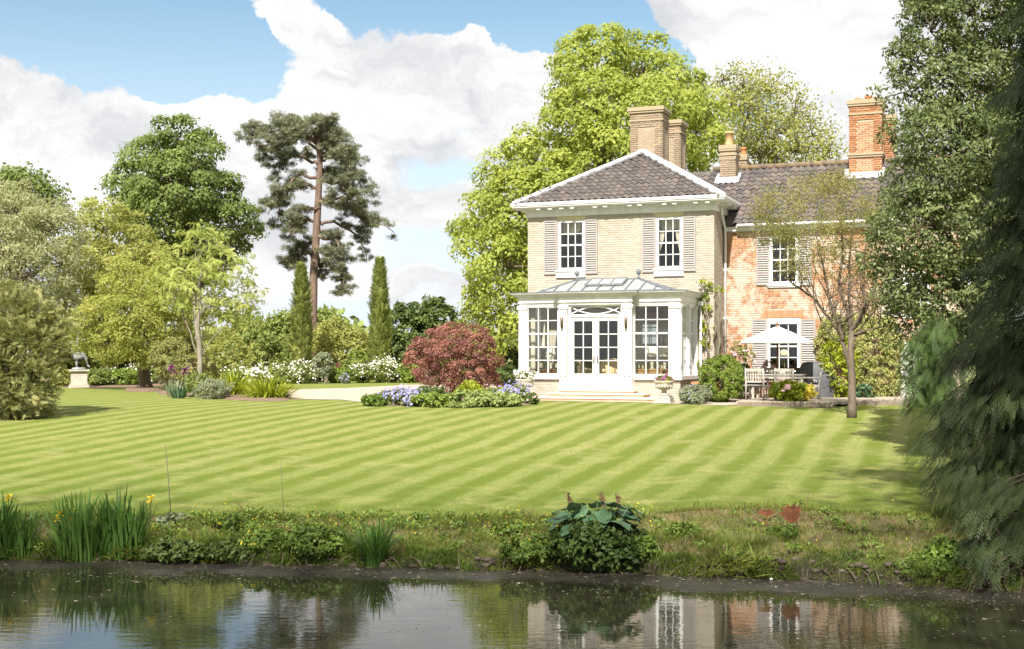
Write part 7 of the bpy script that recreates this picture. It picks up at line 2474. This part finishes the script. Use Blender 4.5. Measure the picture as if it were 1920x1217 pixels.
WG = 'weeds on the pond bank'
lf_darkw = leafmat('leaf_dark_weed', (0.022, 0.045, 0.010), (0.075, 0.115, 0.022), .25)
weed('weed', 'dark leafy weeds below the broad-leaved plant', 1122, 1060, 160, .56, lf_darkw, .075, 200, 40, 541, fl_yel, 14, .017, WG)
weed('weed', 'leafy green weeds spreading on the sedge side of the broad-leaved plant', 1000, 1052, 130, .28, lf_weed, .06, 90, 28, 542, fl_yel, 22, .017, WG)
weed('weed', 'leafy weeds between the broad-leaved plant and the bare straw patch', 1195, 1055, 70, .26, lf_weed, .06, 60, 28, 543, fl_yel, 8, .025, WG)
weed('weed', 'bushy green weeds just before the sedge tuft', 590, 1040, 110, .30, lf_weed, .06, 100, 28, 544, fl_yel, 22, .017, WG)
weed('weed', 'yellow flowering weeds halfway between the irises and the sedge', 500, 1030, 110, .22, lf_weed, .05, 80, 26, 545, fl_yel, 40, .017, WG)
weed('weed', 'pale leaved weeds at the lawn edge by the tall cane', 330, 985, 60, .14, lf_grey, .06, 34, 20, 546, fl_yel, 16, .022, WG)
weed('weed', 'grassy weed at the lawn edge between the two canes', 430, 990, 60, .20, lf_weed, .07, 40, 20, 547, fl_yel, 12, .022, WG, NARROW_V)
weed('weed', 'dark fringe of weeds at the water beside the tall irises', 330, 1048, 130, .20, lf_dark, .06, 90, 26, 548, None, 0, .02, WG)
weed('weed', 'dark weeds at the water below the yellow flowers', 430, 1048, 90, .18, lf_dark, .06, 60, 26, 549, None, 0, .02, WG)
weed('weed', 'green weeds below the rusty metal leaves', 1465, 1010, 60, .15, lf_weed, .05, 60, 24, 550, None, 0, .02, WG)
weed('weed', 'leafy patch of weeds between the straw and the conifer boughs', 1770, 1060, 60, .28, lf_weed, .07, 50, 24, 551, None, 0, .02, WG)
weed('weed', 'low green weeds at the middle of the straw-covered bank', 1280, 1005, 60, .12, lf_weed, .05, 40, 24, 552, None, 0, .02, WG)
weed('weed', 'low weeds with yellow flowers near the bank top before the broad-leaved plant', 960, 1000, 70, .16, lf_weed, .05, 44, 22, 553, fl_yel, 18, .017, WG)
weed('weed', 'weeds at the water where the conifer boughs end', 1740, 1078, 120, .16, lf_weed, .05, 60, 22, 554, None, 0, .02, WG, NARROW_V)
# rusty metal leaves on stems
for k, (px, py, pyb, s, lab) in enumerate(((1484, 975, 1003, 1.0, 'large rusty metal leaf ornament standing on the bank'), (1437, 972, 1000, .85, 'smaller tilted rusty metal leaf ornament standing on the bank'))):
    b = bank_at(px + 4, pyb)
    rl = thing('rusty_leaf', lab, 'garden ornament', tuple(b), 0, 'rusty metal leaf ornaments')
    c = W(px, py, b[1]) - b
    m = MB(); m.tube([(.0, 0, -.03), (c[0] * .5, 0, c[2] * .5), tuple(c)], .006, 6); m.build('stem', rust, rl)
    m = MB()
    out_ = [(0, -.12), (.09, -.06), (.13, .0), (.10, .02), (.17, .08), (.11, .07), (.14, .15), (.07, .10), (.05, .17), (.0, .11), (-.06, .15), (-.06, .09), (-.13, .11), (-.09, .05), (-.15, .02), (-.08, -.05)]
    if k: out_ = [(x * 1.0, y * .45 + .2 * -x * .3) for x, y in out_]
    vs = [(c[0] + x * s * .95, .05 * abs(x) / .15, c[2] + z * s * .95 + .06) for x, z in out_]
    n = len(vs)
    m.add(vs + [(x, y + .006, z) for x, y, z in vs], [tuple(range(n)), tuple(range(2 * n - 1, n - 1, -1))] + [(i, n + i, n + (i + 1) % n, (i + 1) % n) for i in range(n)])
    m.build('blade', rust, rl)
# canes
for px0, py0, px1, py1, lab in ((310, 832, 321, 972, 'tall thin dark cane leaning at the top of the bank'), (526, 863, 532, 974, 'thin pale cane standing in the grass between the weeds')):
    b = bank_at(px1, py1); t_ = W(px0, py0, b[1]) - b
    o_ = MB(); o_.tube([(0, 0, -.05), tuple(t_ * .5 + np.array([.004, 0, 0])), tuple(t_)], [.007, .006, .005] if px0 < 400 else [.005, .004, .003], 6)
    o_ = o_.build('garden_cane', canem, None, tuple(b)); tag(o_, lab, 'cane', 'canes on the pond bank')
# floating ball and litter at the water edge
b = bank_at(1446, 1085)
o_ = MB(); o_.ball((0, 0, 0), .018, 12, 8); o_ = o_.build('ball', white, None, (W(1446, 1085, 14.75)[0], 14.75, ZW + .012)); tag(o_, 'small white ball lying in the mud at the water edge', 'ball')

# ------------------------------------------------------------------ grass
rs = np.random.default_rng(600)


def blades(name, n, Xr, tfun, h, lm_, width=.006, lean=.4, dens=None, hvar=.5):
    X = rs.uniform(*Xr, n)
    u = rs.random(n)
    Yb = tfun(X, u)
    vis = np.abs(X / Yb) < .52
    X, Yb, u = X[vis], Yb[vis], u[vis]
    if dens is not None:
        k = rs.random(len(X)) < dens(X, Yb, u)
        X, Yb, u = X[k], Yb[k], u[k]
    n = len(X)
    Z = np.where((Yb - shore(X)) / bankw(X) < 1, bank_z(X, Yb), gz(X, Yb))
    ax = np.stack([rs.normal(size=n) * lean, rs.normal(size=n) * lean - .1, np.ones(n)], 1)
    hh = h * rs.uniform(1 - hvar, 1 + hvar, n) if not callable(h) else h(X, Yb, u) * rs.uniform(1 - hvar, 1 + hvar, n)
    f = Foil()
    wr = width / np.maximum(hh, .01)
    nr = np.stack([rs.normal(size=n) * .6, -np.ones(n), rs.normal(size=n) * .3 + .2], 1)
    bl = np.array([(0, -.5, 0), (0, .5, 0), (.55, .32, .06), (1, 0, .25)])
    f.scatter(bl, [(0, 1, 2, 3)], np.stack([X, Yb, Z - .005], 1), ax, nr, np.stack([hh, np.full(n, width), hh], 1), .5 + .2 * np.sin(X * 2.1) * np.sin(Yb * 3.3) + rs.normal(size=n) * .22)
    return tag(f.build(name, lm_), kind='stuff')


def pnoise(X, Y, s, seed):
    r = np.random.default_rng(seed)
    v = 0
    for k in range(7):
        a, b_, p_ = r.normal() * s * (1 + k * .5), r.normal() * s * (1 + k * .5), r.random() * 6.28
        v = v + np.sin(X * a + Y * b_ + p_) / (1 + k * .3)
    return v / 3.2


byb = lambda X, u: shore(X) + bankw(X) * (.05 + .97 * u)
dry = lambda X, Y: np.clip(.18 + .30 * np.clip((X - 1.2) / 1.2, 0, 1) + .9 * pnoise(X, Y, 1.6, 5), 0, 1)
blades('bank_grass', 105000, (-9.5, 9.5), byb, lambda X, Y, u: .065 + .07 * np.clip(pnoise(X, Y, 2.2, 9), 0, 1), lf_grass, .006, .55, dens=lambda X, Y, u: 1 - .85 * dry(X, Y))
blades('dry_grass', 70000, (-9.5, 9.5), byb, .05, lf_straw, .006, 1.5, dens=lambda X, Y, u: dry(X, Y))
blades('edge_grass', 44000, (-9.5, 9.5), lambda X, u: shore(X) + bankw(X) * (.02 + .13 * u), lambda X, Y, u: .20 * np.clip(.35 + .8 * pnoise(X, Y, 2.6, 12), .1, 1), lf_weed, .008, .7)
blades('tall_grass', 14000, (-9.5, 9.5), byb, lambda X, Y, u: .22 * np.clip(pnoise(X, Y, 1.5, 21), .15, 1), lf_grass, .006, .35, dens=lambda X, Y, u: np.clip(pnoise(X, Y, 1.5, 21) * 1.3 + .05 - .4 * (X > 1.5), 0, 1))
# mown blades in the nearer part of the lawn, in the colours of the mown bands
blades('lawn_grass', 42000, (-9.5, 9.5), lambda X, u: shore(X) + bankw(X) * .97 + 3.0 * u ** 2.4, lambda X, Y, u: .016 + .03 * (1 - u) ** 3, lawn_m, .006, .6)
# tangle of small weeds, bent stems and dead stalks all over the bank
f = Foil()
n = 900
X = rs.uniform(-7.6, 6.8, n); u = rs.uniform(.03, .97, n) ** .8
keep = rs.random(n) < np.clip(.55 + .8 * pnoise(X, u * 3, 1.9, 33) - .35 * (X > 1.6), .06, 1)
X, u = X[keep], u[keep]; n = len(X)
Yq = shore(X) + bankw(X) * u
Cq = np.stack([X, Yq, bank_z(X, Yq) + .05], 1)
Dq = unit(rs.normal(size=(n, 3)) * .5 + np.array([0, -.3, 1]))
leafy(f, Cq, Dq, 20, .10, .05, rs, shell=1, rand=.7, tclump=.25)
tag(f.build('bank_weeds', lf_weed), kind='stuff')
blades('dead_stalks', 5200, (-9.5, 9.5), byb, lambda X, Y, u: .20 * np.clip(.4 + pnoise(X, Y, 1.9, 40), .2, 1), lf_straw, .006, 1.1)
blades('water_edge_grass', 9000, (-9.5, 9.5), lambda X, u: shore(X) + bankw(X) * (.015 + .06 * u), lambda X, Y, u: .26 * np.clip(.25 + pnoise(X, Y, 3.1, 52), .05, 1), lf_grass, .008, 1.2)
# clods, roots and stones along the waterline
m = MB()
for k in range(420):
    x = rs.uniform(-7.5, 6.8); y = float(shore(x)) + float(bankw(x)) * rs.uniform(-.03, .10)
    r = rs.uniform(.012, .05)
    m.ball((x, y, float(gz(x, y)) + r * .2), (r * 1.5, r, r * .7), 6, 4, 0, float(rs.random()))
tag(m.build('mud_clods', mat('wet_mud', (0.06, 0.042, 0.03), (0.025, 0.018, 0.012), 9, .7, bump=.5, tint=(0.10, 0.08, 0.06))), kind='stuff')
m = MB()
for k in range(46):
    x = rs.uniform(-7, 6.5); y0 = float(shore(x)) + .16; x1 = x + rs.uniform(-.25, .25)
    y1 = float(shore(x1)) - rs.uniform(.0, .15)
    m.tube([(x, y0, float(gz(x, y0)) + .02), ((x + x1) / 2, (y0 + y1) / 2, ZW + .10), (x1, y1, ZW - .01)], [.008, .006, .003], 5)
tag(m.build('bare_roots', bark), kind='stuff')
# bits of leaf, seed and dust afloat
f = Foil()
n = 3600
X = rs.uniform(-7.5, 7.5, n); d = rs.gamma(1.3, .8, n) + .02
Yq = shore(X) - d
ok = (pnoise(X * 1.0, d * 3, 1.4, 61) > -.15) | (d < .5)
X, Yq = X[ok], Yq[ok]; n = len(X)
f.scatter(PETAL_V, PETAL_F, np.stack([X, Yq, np.full(n, ZW + .004)], 1), rs.normal(size=(n, 3)) * [1, 1, 0], [(0, 0, 1)] * n, rs.uniform(.006, .022, n) * np.where(rs.random(n) < .06, 2.2, 1), rs.random(n))
tag(f.build('floating_debris', leafmat('floating_bits', (0.09, 0.075, 0.05), (0.32, 0.29, 0.22), .1, .7)), kind='stuff')
# small petals and leaf bits lying on the lawn near the conifer, buttercups on the bank
f = Foil()
n = 160
X = rs.uniform(3.5, 6.5, n); Yq = rs.uniform(18, 26, n)
f.scatter(PETAL_V, PETAL_F, np.stack([X, Yq, gz(X, Yq) + .02], 1), rs.normal(size=(n, 3)) * [1, 1, .1], [(0, 0, 1)] * n, rs.uniform(.007, .02, n), rs.random(n))
tag(f.build('fallen_petals', fl_white), kind='stuff')
f = Foil()
n = 230
X = np.concatenate([rs.uniform(-5.2, -1.2, 130), rs.uniform(-.6, 2.2, 75), rs.uniform(-6.5, 6, 25)]); u = rs.uniform(.25, 1.05, n)
Yq = shore(X) + bankw(X) * u
hq = rs.uniform(.06, .2, n)
f.scatter(PETAL_V, PETAL_F, np.stack([X, Yq, bank_z(X, Yq) * (u < 1) + gz(X, Yq) * (u >= 1) + hq], 1), rs.normal(size=(n, 3)), rs.normal(size=(n, 3)) * .4 + np.array([0, -.6, .6]), rs.uniform(.008, .017, n), rs.random(n))
tag(f.build('buttercup_flowers', fl_yel), kind='stuff')
